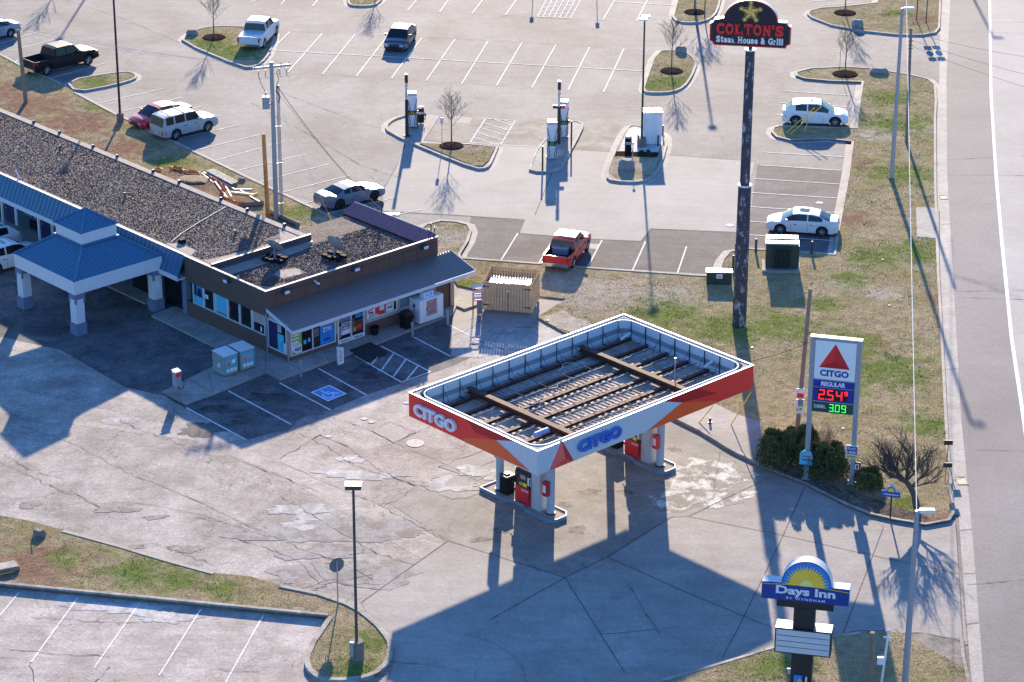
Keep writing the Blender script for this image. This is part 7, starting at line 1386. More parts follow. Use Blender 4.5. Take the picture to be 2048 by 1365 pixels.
# ------------------------------------------------------------------ dumpster enclosure
d0, d1 = GP(965, 621, .1), GP(1062, 629, .1); AE = math.atan2((d1-d0).y, (d1-d0).x); FDm = Frame((d0.x, d0.y), AE); WE = (d1-d0).length; DE = FDm.pix(1071, 597, .1).y; HE = HT(965, 621, 560); print('dumpster', WE, DE, HE)
en = fthing('bin_enclosure', 'new timber board enclosure with double gate around two dumpsters', 'fence', FDm)
HE = min(max(HE, 1.75), 2.05)
def boards(name, n, fn, parent, zf=lambda i: HE):
    w = MB()
    for i in range(n): fn(w, i, zf(i))
    return w.build(name, M['woodnew'], parent)
rn = random.Random(3); nb = 17; bw = WE/nb
for k in (0, 1):
    w = MB()
    for i in range(k*9, 9 if k == 0 else nb): x = i*bw; z = HE+rn.uniform(-.02, .03); w.pxz([(x+.012, .18), (x+bw-.012, .18), (x+bw-.012, z-.03), (x+bw-.04, z), (x+.04, z), (x+.012, z-.03)], -.02, .004)
    gt = w.build('gate', M['woodnew'], en); w = MB()
    for z in (.55, HE-.35): w.box(k*9*bw+.02, (9 if k == 0 else nb)*bw-.02, .006, .045, z, z+.09)
    w.build('gate_rail', M['wood'], gt)
    for z in (.5, HE-.3):
        w = MB(); x = .04 if k == 0 else WE-.04; s = 1 if k == 0 else -1; w.pxz([(x, z-.05), (x, z+.05), (x+s*.42, z+.012), (x+s*.42, z-.012)] if s > 0 else [(x-.42, z-.012), (x-.42, z+.012), (x, z+.05), (x, z-.05)], -.035, -.021); w.build('hinge', M['black'], gt)
w = MB(); w.tube((9*bw, -.04, HE-.5), (9*bw, -.04, .2), .02); w.build('drop_bolt', M['black'], en)
for nm, x in (('side_panel', 0.0), ('side_panel', WE)):
    w = MB(); n = max(6, int(DE/.15)); u = DE/n
    for i in range(n): y = .02+i*u; z = HE+rn.uniform(-.02, .03); w.pyz([(y+.01, .1), (y+u-.01, .1), (y+u-.01, z-.03), (y+u-.04, z), (y+.04, z), (y+.01, z-.03)], x-.012, x+.012)
    for z in (.5, HE-.3): w.box(x-.05, x-.013, .02, DE, z, z+.08) if x == 0 else w.box(x+.013, x+.05, .02, DE, z, z+.08)
    w.build(nm, M['woodnew'], en)
w = MB(); n = 18; u = WE/n
for i in range(n): x = i*u; z = HE+rn.uniform(-.02, .03); w.pxz([(x+.02, .1), (x+u-.02, .1), (x+u-.02, z-.03), (x+u-.05, z), (x+.05, z), (x+.02, z-.03)], DE, DE+.024)
for z in (.5, HE-.3): w.box(0, WE, DE-.045, DE-.001, z, z+.08)
w.build('back_panel', M['woodnew'], en)
for k, x in enumerate((WE*.23+.06, WE*.68)):
    t = thing('dumpster', ('dumpster with white slatted lid, left one inside the timber enclosure', 'dumpster with white slatted lid, right one inside the timber enclosure')[k], 'dumpster', FDm.m @ Vector((x+.05, DE*.52, .1)), AE, 'dumpsters'); w = MB(); w.prism([(-.6, -.55), (.6, -.55), (.6, .55), (-.6, .55)], .12, 1.46); w.build('body', M['dkgrey'], t); w = MB(); w.hull4((-.64, -.6, 1.50), (.64, -.6, 1.50), (.64, .6, 1.46), (-.64, .6, 1.46), (0, 0, .04)); 
    for i in range(7): x_ = -.55+i*.18; w.hull4((x_, -.6, 1.545), (x_+.07, -.6, 1.545), (x_+.07, .6, 1.505), (x_, .6, 1.505), (0, 0, .035))
    w.build('lid', M['white'], t)
    for sx in (-.5, .5):
        w = MB(); w.tube((sx, -.5, 0), (sx, -.5, .12), .06); w.build('caster', M['rubber'], t)
# display rack beside the enclosure
b0 = GP(947, 632); F_ = Frame((b0.x, b0.y), R(8)); t = fthing('display_rack', 'tilted white and red display rack leaning by the timber enclosure', 'rack', F_); w = MB()
for x, y, h in ((0, 0, 1.5), (.55, 0, 1.5), (0, .4, 1.75), (.55, .4, 1.75)): w.tube((x, y, 0), (x, y, h), .018)
w.build('frame', M['dkgrey'], t)
for i, (z, y) in enumerate(((1.0, .05), (1.35, .15), (1.65, .3))): w = MB(); w.hull4((-.03, y-.12, z), (.6, y-.12, z), (.6, y+.2, z+.1), (-.03, y+.2, z+.1), (0, 0, .03)); w.build('shelf', M['white'], t); w = MB(); w.box(.05, .5, y-.14, y-.125, z-.02, z+.06); w.build('price_strip', M['red'], t)
w = MB(); w.box(.22, .5, .05, .12, .05, 1.0); w.build('back_plate', M['colblue'], t)
t, h = pole('marker_post', 'short pale post standing between the shop door and the timber enclosure', 'post', 957, 631, 957, 600, .05, .05, 'grey')
# ------------------------------------------------------------------ things in front of the shop
zf = ZB
def onwalk(px, py): return GP(px, py, ZB)
b0 = onwalk(840, 650); fr = Frame((b0.x, b0.y), A0); p0 = fr.pix(880, 631, ZB); wI = p0.x; t = fthing('ice_freezer', 'white ice freezer cabinet with ICE sign under the awning', 'freezer', fr); hI = HT(840, 650, 603)
w = MB(); w.box(0, wI, 0, .95, ZB+.05, hI+.1); w.build('cabinet', M['white'], t); w = MB(); w.box(.04, wI-.04, .04, .9, ZB, ZB+.05); w.build('base', M['dkgrey'], t)
w = MB(); w.box(wI*.29, wI*.72, -.03, -.001, ZB+.40, hI-.02); dr = w.build('door', mat('ice_door_dusty', (.38, .30, .30), .6), t); w = MB(); w.box(wI*.33, wI*.67, -.036, -.031, ZB+.93, ZB+.98); w.build('red_bar', M['red'], dr); text_part('lettering', '$1.99', M['red'], dr, wI*.36, wI*.66, ZB+1.04, ZB+1.22, -.031, .005, .02); text_part('lettering', '2', M['red'], dr, wI*.46, wI*.53, ZB+.74, ZB+.88, -.031, .005, .02); text_part('lettering', '$3.49', M['red'], dr, wI*.36, wI*.66, ZB+.52, ZB+.70, -.031, .005, .02)
w = MB(); w.box(wI*.26, wI*.285, -.06, -.031, ZB+.75, ZB+.95); w.build('door_handle', M['dkgrey'], t)
for i, ch in enumerate('ICE'): text_part('lettering', ch, M['blue'], t, -.62, -.42, hI-.45-i*.36, hI-.20-i*.36, 0, .008, .03, fn=lambda p: (-.002+p[1], -p[0], p[2]))
w = MB(); w.box(wI*.28, wI*.68, .2, .6, hI+.102, hI+.42); sg = w.build('sign_box', M['white'], t); text_part('lettering', 'ICE', M['lblue'], sg, wI*.33, wI*.63, hI+.15, hI+.37, .199, .008, .03, 1.2)
bb_ = onwalk(813, 655); t = thing('rubbish_bin', 'tall black square bin beside the ice freezer', 'bin', bb_, A0); w = MB(); w.box(-.28, .28, -.28, .28, 0, .85); w.build('body', M['blackp'], t); w = MB(); w.box(-.3, .3, -.3, .3, .85, .93); w.box(-.24, .24, -.24, .24, .93, 1.05); w.build('lid', M['black'], t)
bb_ = onwalk(749, 669); t = thing('rubbish_tub', 'round open black tub by the shop door', 'bin', bb_); w = MB(); w.lathe([(.2, 0), (.27, .45), (.30, .46), (.30, .5), (.26, .5), (.18, .05)], 20); w.build('tub', M['blackp'], t)
b0 = GP(687, 727); t = thing('folding_sign', 'three-sided white folding price sign at the pavement edge', 'sign', GP(678, 727), A0); w = MB(); P_ = [(-.22, -.18), (.22, -.18), (0, .2)]; w.prism(P_, 0, .98); w.build('panel', M['white'], t); w = MB()
for i in range(5): w.box(-.12, .08+.02*(i % 2), -.186, -.181, .2+i*.15, .26+i*.15)
w.build('lettering', M['grey'], t); w = MB(); w.hull4((.20, -.13, .55), (.04, .14, .55), (.04, .14, .88), (.20, -.13, .88), (.012, .007, 0)); w.build('red_panel', M['red'], t)
mt = MB(); P_ = W2([(698, 701), (741, 685), (776, 705), (733, 722)], ZB+.012); mt.prism(P_, ZB+.002, ZB+.03); o = mt.build('door_mat', M['rubber']); tag(o, 'big black rubber mat in front of the glass shop doors', 'mat')
# two merchandise cabinets
M['postr'] = mat('poster_teal_blue', (.05, .42, .60), .5)
for k, (a, b2, lb) in enumerate((((449, 755), (475, 745), 'metal outdoor ice cream cabinet with blue poster, the nearer of the two'), ((482, 744), (509, 735), 'metal outdoor ice cream cabinet with blue poster, the farther of the two'))):
    a_, c_ = onwalk(*a), onwalk(*b2); fr = Frame((a_.x, a_.y), A0); wI = .98 if k == 0 else 1.0; hI = 1.22; t = thing('display_cabinet', lb, 'cabinet', a_, A0, 'outdoor cabinets by the platform'); w = MB(); w.box(0, wI, 0, 1.08, .06, hI); w.build('body', mat('cabinet_grey_green', (.24, .31, .30), .5), t); w = MB(); w.hull4((-.02, -.02, hI), (wI+.02, -.02, hI), (wI+.02, 1.1, hI+.08), (-.02, 1.1, hI+.08), (0, 0, .03)); w.build('lid', M['cwhite'], t); w = MB(); w.box(.05, .15, .05, .15, 0, .06); w.box(wI-.15, wI-.05, .05, .15, 0, .06); w.build('foot', M['dkgrey'], t)
    w = MB(); w.box(.12, wI-.1, -.012, -.001, .2, hI-.1); p = w.build('poster', M['postr'], t); w = MB(); w.box(.12, wI-.1, -.016, -.013, .22, .34); w.build('green_field', M['green'], p); w = MB()
    for i in range(3): w.box(.17+i*.25, .36+i*.25, -.02, -.0165, .22, .42)
    w.build('white_panel', M['white'], p); w = MB(); w.box(.2, .48, -.019, -.013, .55, .95); w.build('picture', M['beige'], p); w = MB(); w.box(.25, .42, -.024, -.0195, .6, .78); w.build('picture_detail', M['orange'], p); w = MB(); w.box(.55, .8, -.019, -.013, .7, .92); w.build('lettering', M['white' if k == 0 else 'beige'], p)
    w = MB(); w.pyz([(.35, .5), (.6, .4), (.65, .6), (.4, .8)], -.006, -.001); w.build('sticker', M['cwhite'], t)
# air machine
b_ = GP(355, 788, ZB); t = thing('air_machine', 'grey coin-operated air pump with hose at the end of the platform', 'air machine', b_, A0); w = MB(); w.box(-.19, .19, -.16, .16, .5, 1.36); w.build('case', M['galv'], t); w = MB(); w.hull4((-.22, -.19, 1.36), (.22, -.19, 1.36), (.22, .19, 1.44), (-.22, .19, 1.44), (0, 0, .04)); w.build('top', M['cwhite'], t); w = MB(); w.box(-.1, .1, -.1, .1, 0, .5); w.build('leg', M['grey'], t); w = MB(); w.box(-.15, .15, -.168, -.161, 1.08, 1.3); w.build('label', M['red'], t)
w = MB(); P_ = [Vector((.2+.2*math.sin(a), -.12, .62+.36*math.cos(a))) for a in [i*.5 for i in range(20)]]; w.path(P_, .02, 5); w.build('hose', M['rubber'], t)
# ------------------------------------------------------------------ flush covers and drains
def cover(px, py, r, label, m='kerbw', nm='manhole_cover', z=.016):
    mb = MB(); mb.lathe([(r, 0), (r, .006), (r*.9, .012), (r*.86, .010), (.02, .010)], 26); o = mb.build(nm, M[m]); o.location = GP(px, py, z-.004); tag(o, label, 'manhole cover', 'round covers in the paving')
for a in ((830, 887, .50, 'largest white round tank cover, left of the fuel canopy'), (729, 838, .20, 'small white cover, left one of the touching pair in the forecourt'), (743, 844, .20, 'small white cover, right one of the touching pair in the forecourt'), (657, 873, .18, 'small white cover alone, nearest the parking bays'), (813, 806, .19, 'small white cover just off the left corner of the canopy'), (699, 918, .30, 'pale round cover beside a crack in the worn asphalt'), (923, 936, .26, 'white round cover left of the canopy columns'), (1460, 451, .30, 'round white cover in the upper lot beside the steak house pole'), (1639, 406, .26, 'round cover between painted bays behind the white sedan')): cover(*a)
cover(1733, 273, .36, 'dark round cover at the foot of the small grass finger', 'concbase', z=.115)
def drain(px, py, w_, d_, label, rz=0, z=.014):
    t = thing('storm_drain', label, 'drain', GP(px, py, z), rz, 'storm drains'); w = MB(); w.box(-w_/2, w_/2, -d_/2, -d_/2+.05, -.01, .02); w.box(-w_/2, w_/2, d_/2-.05, d_/2, -.01, .02); w.box(-w_/2, -w_/2+.05, -d_/2+.05, d_/2-.05, -.01, .02); w.box(w_/2-.05, w_/2, -d_/2+.05, d_/2-.05, -.01, .02); w.build('frame', M['walk'], t); w = MB()
    n = int(w_/.09)
    for i in range(n): x = -w_/2+.09+i*(w_-.18)/max(n-1, 1); w.box(x-.018, x+.018, -d_/2+.09, d_/2-.09, -.005, .01)
    w.build('grate', M['rust'], t); w = MB(); w.box(-w_/2+.05, w_/2-.05, -d_/2+.05, d_/2-.05, -.008, .003); w.build('pit', M['black'], t)
drain(783, 428, 1.1, .7, 'rectangular drain grate at the end of the bank kerb behind the shop'); drain(1887, 395, .5, .75, 'roadside gutter drain farther up the road'); drain(1923, 962, .6, .95, 'roadside gutter drain near the black boards', 0)
o = MB(); o.prism(W2([(1832, 415), (1878, 417), (1879, 478), (1834, 474)], .1), .08, .118); o = o.build('meter_slab', M['walk']); tag(o, 'rectangular concrete slab set in the verge beside the road kerb', 'slab')
t = MB(); t.prism(W2([(1866, 90), (1894, 92), (1893, 120), (1866, 117)], 0), .012, .018); tag(t.build('kerb_ramp', M['gutter']), kind='structure')
# utility lid and stump at the lower left
t = thing('utility_box', 'pale flat utility lid in the grass at the left edge with yellow pipe', 'utility box', GP(12, 1140, .14), R(25)); w = MB(); w.box(-.75, .6, -.35, .35, 0, .22); w.build('box', M['concbase'], t); w = MB(); w.box(-.72, .5, -.36, .3, .22, .27); w.build('lid', M['kerb'], t); w = MB(); w.tube((-1, -.5, .06), (.3, -.44, .06), .022); w.build('pipe', M['yellow'], t)
t = thing('broken_kerb_stone', 'lump of broken concrete with a tilted plank on the lower left bank', 'rubble', GP(74, 1075, .14), R(-20)); w = MB(); w.rock((0, .2, 0), .7, .4, .3, 3); w.build('stone', M['concbase'], t); w = MB(); w.hull4((-.15, -.35, .05), (.2, -.5, .35), (.26, -.42, .38), (-.1, -.28, .08), (.03, .03, .05)); w.build('plank', M['wood'], t)
# litter and small objects
for i, (px, py, z, m, lb) in enumerate(((1504, 696, .11, 'white', 'scrap of white paper on the verge right of the canopy'), (1765, 520, .11, 'white', 'pale scrap on the verge level with the white sedan'), (1686, 858, .11, 'white', 'crumpled white paper behind the leaning tree'), (1779, 612, .11, 'white', 'tiny white scrap in the middle of the verge'), (1096, 642, .1, 'black', 'small black lump on the gravel by the dumpster pad'))):
    w = MB(); w.rock((0, 0, 0), .16, .12, .05, i); o = w.build('litter', M[m]); o.location = GP(px, py, z); tag(o, lb, 'litter')
for i, (px, py, lb) in enumerate(((1829, 378, 'small blue marker flag, farthest along the road verge'), (1829, 475, 'small blue marker flag beside the concrete slab'), (1828, 534, 'small blue marker flag below the concrete slab'), (1837, 742, 'small blue marker flag, nearest of the row on the verge'))):
    t = thing('marker_flag', lb, 'flag', GP(px, py, .1), 0, 'blue marker flags'); w = MB(); w.tube((0, 0, 0), (0, 0, .3), .006, n=4); w.build('stake', M['white'], t); w = MB(); w.box(0, .12, -.004, .004, .2, .3); w.build('flag', M['lblue'], t)
t = thing('cut_post', 'black post stub on the concrete slab right of the canopy', 'post', GP(1420, 846, .1)); w = MB(); w.lathe([(.07, 0), (.07, .28), (.05, .3)], 12); w.build('post', M['dkgrey'], t); w = MB(); w.tube((0, 0, 0), (0, 0, .03), .12, n=12); w.build('base', M['black'], t)
# wires
def wire(label, a, b2, r=.012, sag=.4, m='rubber', n=10, name='overhead_wire', group='overhead wires'):
    a, b2 = Vector(a), Vector(b2); P_ = [a.lerp(b2, i/n)-Vector((0, 0, sag*4*(i/n)*(1-i/n)))-a for i in range(n+1)]; w = MB(); w.path(P_, r, 5); o = w.build(name, M[m]); o.location = a; tag(o, label, 'wire', group); return o
ub = GP(553, 443); hh = HT(553, 443, 124)
tipL = [up.matrix_basis @ Vector((x, -.15, hh-.02)) for x in (-1.15, -.6, .6, 1.15)]
for i, (tp, ex_) in enumerate(zip(tipL, ((330, -2), (-40, -160), (-40, -140), (200, -90)))):
    e = GP(-260+i*40, -60+i*22, 11.5); wire(('overhead wire from the left end of the crossarm', 'overhead wire from the inner left insulator', 'overhead wire from the inner right insulator', 'overhead wire from the right end of the crossarm')[i], tp, e, .006, 1.2, 'alu')
sm = FB.m @ Vector((WS, FB.wx(762, 430, WS-.05).y, FB.wx(762, 430, WS-.05).z+.3))
wire('service cable sagging from the utility pole to the mast on the shop roof', up.matrix_basis @ Vector((.3, 0, hh-1.6)), sm, .022, .5, 'rubber'); wire('thin cable from the utility pole to the dish end of the shop roof', up.matrix_basis @ Vector((.3, 0, hh-2.0)), FB.m @ Vector((WS-1.8, 1.2, GZ+.6)), .010, .3, 'rubber')
gy = FB.m @ Vector((WM+1.2, DS+.3, .1)); gy = GP(673, 463, .1); wire('steel guy wire ending in a yellow guard behind the shop', up.matrix_basis @ Vector((0, 0, hh-1.9)), gy, .012, 0, 'alu')
d = (up.matrix_basis @ Vector((0, 0, hh-1.9)))-gy; w = MB(); w.tube((0, 0, 0), tuple(d.normalized()*1.3), .055); o = w.build('guy_guard', M['yellow']); o.location = gy; tag(o, 'yellow plastic guy-wire guard behind the shop', 'guy guard', 'yellow guy-wire guards')
# white drop cable along the verge down to the lower street lamp
a = GP(1834, 1040, 7.4); wire('bright straight cable running down over the verge to the nearer street lamp', GP(1812, -60, 9.5), GP(1834, 1052, 5.0), .022, .25, 'white', 16)
for i, (x0_, y0_, x1_, y1_) in enumerate(((1822, 66, 2250, 75), (1822, 80, 2250, 128), (1822, 92, 2250, 165))):
    hq = HT(1813, 288, 70)-i*.3; wire(('highest of the thin dark wires crossing the road', 'middle of the thin dark wires crossing the road', 'lowest of the thin dark wires crossing the road')[i], GP(x0_, y0_, hq), GP(x1_, y1_+60, hq+.5), .010, .4)
wire('dark cable between the wooden pole and the fuel canopy', pb+Vector((d_.x*0+.35, 0, HT(1594, 865, 685))), FC.m @ Vector((LX-.1, .6, ZR+.02)), .014, .15)
# yellow guy guards on the two wooden poles: the canopy side and the right finger
def guard(a, b2, label): a, b2 = Vector(a), Vector(b2); w = MB(); w.tube((0, 0, 0), b2-a, .03); o = w.build('guy_guard', M['yellow']); o.location = a; tag(o, label, 'guy guard', 'yellow guy-wire guards')
g0 = GP(1462, 850, .1); g1 = GP(1502, 785, 2.3); guard(g0, g1, 'slanting yellow guy-wire guard right of the canopy corner'); g0 = GP(1398, 846, .1); g1 = GP(1426, 812, .9); guard(g0, g1, 'shorter yellow guy-wire guard on the slab behind the canopy column')
for i, (x0_, y0_, x1_, y1_) in enumerate(((1573, 266, 1630, 215), (1580, 269, 1643, 213), (1609, 263, 1617, 240))): guard(GP(x0_, y0_, .1), GP(x1_, y1_, 1.9 if i < 2 else 1.0), ('leftmost yellow guy-wire guard in front of the white crossover', 'long middle yellow guy-wire guard in front of the white crossover', 'short right yellow guy-wire guard in front of the white crossover')[i])
# ------------------------------------------------------------------ building materials on the bank
def stick(label, a, b2, z, r, m, nm='metal_strip', grp='metal strips lying on the bank', flat=False):
    A_, B_ = GP(*a, .1), GP(*b2, .1); w = MB(); d_ = B_-A_
    if flat: n_ = Vector((-d_.y, d_.x, 0)).normalized()*r; w.hull4(-n_, n_, d_+n_, d_-n_, (0, 0, r*.9))
    else: w.tube((0, 0, r), (d_.x, d_.y, r+.0), r, n=8)
    o = w.build(nm, M[m]); o.location = A_+Vector((0, 0, z)); tag(o, label, 'building material', grp)
t = thing('roofing_sheet_stack', 'stack of ribbed galvanised sheets lying on the bank behind the motel', 'building material', GP(447, 357, .1), 0); w = MB(); q4 = [GP(*p)-GP(447, 357) for p in ((413, 347), (426, 343), (476, 369), (464, 374))]; w.hull4(*[(p.x, p.y, .05) for p in q4], (0, 0, .12)); 
for i in range(7): k = i/6; a_ = q4[0].lerp(q4[1], k); b_ = q4[3].lerp(q4[2], k); w.tube((a_.x, a_.y, .18), (b_.x, b_.y, .18), .03, n=5)
w.build('sheets', mat('sheet_zinc', (.20, .235, .25), .6), t)
for i, (a, b2, lb) in enumerate((((404, 347), (427, 366), 'pale strip beside the dug hole, shortest one'), ((408, 346), (471, 381), 'pale long strip running along the sheet stack'), ((430, 365), (454, 398), 'pale strip crossing the orange netting'), ((446, 363), (463, 394), 'pale strip standing out right of the netting'), ((470, 380), (504, 380), 'horizontal pale strip right of the sheet stack'), ((463, 386), (507, 391), 'grey strip below the horizontal one'), ((480, 381), (496, 390), 'short thin strip between two grey strips'), ((500, 394), (526, 409), 'pale strip pointing at the orange pole'), ((507, 392), (515, 388), 'tiny light wooden offcut near the poles'))): stick(lb, a, b2, .03*(i % 3), .045, 'woodnew' if i == 8 else ('galv' if i in (5,) else 'cwhite'), flat=True)
stick('long pale concrete beam lying behind the motel roof edge', (478, 416), (527, 411), 0, .16, 'concbase', 'timber_beam', 'beams behind the motel'); stick('pale grey concrete beam leading away from the utility pole', (540, 428), (597, 455), 0, .17, 'concbase', 'timber_beam', 'beams behind the motel')
def net(label, pts, seed):
    rn = random.Random(seed); P_ = [GP(x, y, .16) for x, y in pts]; w = MB(); o0 = P_[0]; F_ = []
    for a, b2 in zip(P_[:-1], P_[1:]):
        k = max(2, int((b2-a).length/.15))
        for i in range(k): F_.append(a.lerp(b2, i/k))
    vs = []
    for p in F_: hgt = rn.uniform(.05, .22); off = Vector((rn.uniform(-.06, .06), rn.uniform(-.1, .1), 0)); vs += [p-o0+off, p-o0+off+Vector((0, .10, hgt)), p-o0+off+Vector((.02, .30, .02))]
    w.add(vs, [f for i in range(len(F_)-1) for f in ((i*3, i*3+3, i*3+4, i*3+1), (i*3+1, i*3+4, i*3+5, i*3+2))]); o = w.build('safety_netting', M['orangenet']); o.location = o0; tag(o, label, 'netting', 'orange netting on the bank')
net('crumpled orange netting lying along the dug hole, left piece', [(307, 340), (328, 340)], 1); net('longest crumpled orange netting behind the motel, arching over the soil', [(338, 339), (350, 337), (362, 340), (375, 346), (385, 348), (402, 349)], 2); net('orange netting under the pale strips', [(417, 354), (428, 361), (440, 369), (449, 381), (441, 384), (447, 393), (453, 401), (468, 406), (484, 409), (503, 412)], 3)
w = MB(); w.rock((0, 0, 0), 1.9, 1.7, .16, 5); o = w.build('dirt_mound', ground_mat('soil_dark', (.10, .06, .045), (.22, .14, .10), 2, .3, 0, bump=1)); o.location = GP(385, 362, .08); tag(o, 'low mound of dark dug soil beside the orange netting', 'mound')
w = MB(); w.rock((0, 0, 0), .5, .4, .22, 9); o = w.build('rubble_lump', M['concbase']); o.location = GP(484, 362, .1); tag(o, 'lone grey lump of rubble right of the sheet stack', 'rubble')
# ------------------------------------------------------------------ vegetation
def branchy(mb, p, d, L, r, depth, rn, spread, up, maxd, twigs, tr=.006):
    segs = 3; q = Vector(p); dd = Vector(d).normalized(); r0 = r
    for i in range(segs):
        n_ = q+dd*(L/segs); r1 = r0*(.86 if depth < maxd else .75); (mb if depth < 2 else twigs).tube(q, n_, max(r0, tr), max(r1, tr), 7 if depth == 0 else (5 if depth < 2 else 3), cap=False)
        q = n_; r0 = r1; dd = (dd+Vector((rn.gauss(0, .10), rn.gauss(0, .10), rn.gauss(0, .05)+up*.05))).normalized()
        if depth < maxd and (i > 0 or depth > 0):
            for _ in range(2 if depth < 2 else 1+(rn.random() < .6)):
                a = rn.uniform(0, 2*math.pi); s = Vector((math.cos(a), math.sin(a), 0)); nd = (dd*(1-spread)+s*spread+Vector((0, 0, up*.4))).normalized()
                branchy(mb, q, nd, L*rn.uniform(.55, .8), r0*rn.uniform(.5, .7), depth+1, rn, spread, up, maxd, twigs, tr)
def bare_tree(label, px=0, py=0, h=4.0, seed=1, loc=None, spread=.42):
    b_ = GP(px, py, .12) if loc is None else Vector(loc); rn = random.Random(seed); t = thing('bare_tree', label, 'tree', b_, 0, 'young leafless parking-lot trees'); tr_, tw = MB(), MB()
    cl = h*.36; tr_.tube((0, 0, 0), (0, 0, cl), .055, .042, 8); tr_.tube((0, 0, cl), (.03, 0, h*.72), .042, .02, 7); tr_.tube((.03, 0, h*.72), (.03, .02, h*.97), .02, .006, 5)
    n = 15
    for i in range(n):
        z = cl+(h*.5)*i/n; a = i*2.4+rn.uniform(-.3, .3); k = 1-i/n*.55
        branchy(tr_, (0.02, 0, z), (math.cos(a)*1.0, math.sin(a)*1.0, 1.0), h*.20*k+.14, .018, 2, rn, spread, .75, 4, tw, .0055)
    tr_.build('trunk', M['bark'], t, recalc=False); tw.build('crown', M['bark'], t, recalc=False); return t
bare_tree('leafless young tree in the mulch ring beside the white pickup truck', 428, 76, 4.0, 1); bare_tree('leafless young tree on the left charging island with round fanned crown', 903, 293, 4.1, 2, spread=.5); bare_tree('leafless young tree on the top centre island just left of the steak house sign', 1389, 26, 4.6, 3)
bare_tree('leafless young tree on the green oval island beside the boulder', 1343, 144, 4.3, 4); bare_tree('leafless young tree on the top right island by the big boulder', 1690, 27, 4.4, 5); bare_tree('leafless young tree on the upper right island above the white crossover', 1690, 150, 3.9, 6)
def from_shadow(px, py, h): g_ = GP(px, py); L = h/math.tan(SUN_EL); return Vector((g_.x+L*math.sin(SUN_AZ), g_.y+L*math.cos(SUN_AZ), 0))
for i, (px, py, h) in enumerate(((58, 66, 4.8), (732, 76, 4.5), (1424, 130, 4.0))):
    bare_tree(('leafless tree beyond the upper left corner whose shadow crosses the asphalt', 'leafless tree beyond the top edge whose shadow falls left of the dark sedan', 'leafless tree beyond the top edge right of centre')[i], h=h, seed=20+i, loc=from_shadow(px, py, h))
for i, (px, py, h) in enumerate(((118, 80, 9.5), (1425, 256, 9.5), (1987, 76, 12.0))):
    b_ = from_shadow(px, py, h); t = thing('parking_lamp' if i < 2 else 'street_lamp', ('lamp post beyond the upper left corner casting a long thin shadow', 'lamp post beyond the top edge shading the asphalt left of the steak sign', 'street lamp beyond the top edge casting its shadow over the road')[i], 'lamp post' if i < 2 else 'street lamp', b_); w = MB(); w.tube((0, 0, 0), (0, 0, h), .10 if i < 2 else .15, .08); w.build('pole', M['galv'], t); w = MB(); w.box(-.3, .3, -.25, .25, h-.1, h+.1) if i < 2 else w.box(-.1, .8, -.15, .15, h-.05, h+.08); w.build('lamp_head', M['galv'], t)
for i, (px, py) in enumerate(((1063, 46), (1195, 57))):
    h = 2.3; b_ = from_shadow(px, py, h); t = thing('bay_sign', ('parking bay sign beyond the top edge, the left of two', 'parking bay sign beyond the top edge, the right of two')[i], 'road sign', b_); w = MB(); w.tube((0, 0, 0), (0, 0, h), .03); w.build('post', M['galv'], t); w = MB(); w.box(-.16, .16, -.03, -.01, h-.5, h); w.build('panel', M['white'], t)
# twin guide signs on the top right island
for i, (px, py, sx) in enumerate(((1833, 41, 0), (1852, 45, 1))):
    b_ = GP(px, py, .1); hh_ = lambda y: (GP(px, py).y-GP(px, y).y)*math.tan(SUN_EL); t = thing('guide_sign', ('left of two sign posts with stacked panels near the top right kerb', 'right of two sign posts with stacked panels near the top right kerb')[i], 'road sign', b_, 0, 'stacked road signs'); h = hh_(119); w = MB(); w.box(-.04, .04, -.04, .04, 0, h); w.build('post', M['dkgrey'], t)
    for a, b2, nm in ((88, 96, 'sq'), (97, 109, 'rd'), (110.5, 118, 'sq')):
        z0_, z1_ = hh_(a), hh_(b2); w = MB(); 
        if nm == 'sq': w.box(-.30, .30, .045, .06, z0_, z1_)
        else: w.pxz([(.30*math.cos(R(22.5+45*k)), (z0_+z1_)/2+(z1_-z0_)/2*math.sin(R(22.5+45*k))) for k in range(8)], .045, .06)
        w.build('panel', M['dred'], t)
# leaning crab tree
b_ = GP(1833, 1012, .1); rn = random.Random(11); t = thing('leaning_tree', 'gnarled leaning leafless tree with wide tangled branches by the road corner', 'tree', b_); tr_, tw = MB(), MB()
P_ = [Vector((0, 0, 0)), Vector((-.12, .05, .5)), Vector((-.35, .1, 1.0)), Vector((-.62, .1, 1.35)), Vector((-.95, .1, 1.5))]
for a, b2, r_ in zip(P_[:-1], P_[1:], (.19, .165, .15, .14)): tr_.tube(a, b2, r_, r_*.9, 10)
for (st_, d_2, L, r_) in ((P_[3], (-.9, .2, .9), 1.35, .09), (P_[4], (-1, .0, .5), 1.4, .09), (P_[4], (-.5, .3, 1.2), 1.4, .10), (P_[3], (.2, .4, 1.2), 1.5, .09), (P_[2], (.9, .2, 1.0), 1.35, .08), (P_[3], (.6, -.5, .9), 1.2, .07), (P_[4], (-.8, -.6, .4), 1.1, .06), (P_[4], (-.2, -.5, .8), 1.0, .06), (P_[3], (.5, .8, .8), 1.2, .06), (P_[2], (.9, -.2, .35), 1.1, .05)):
    branchy(tr_, st_, d_2, L*.88, r_, 1, rn, .45, .35, 4, tw, .008)
tr_.build('trunk', M['barkd'], t, recalc=False); tw.build('crown', M['barkd'], t, recalc=False)
b_ = GP(1650, 905, .1); rn = random.Random(13); t = thing('bare_bush', 'grey leafless bush behind the left post of the price sign', 'bush', b_); tr_, tw = MB(), MB()
for i in range(14): a = rn.uniform(0, 6.28); branchy(tr_, (0, 0, 0), (math.cos(a)*.5, math.sin(a)*.5, 1), .75, .012, 2, rn, .4, .6, 4, tw, .005)
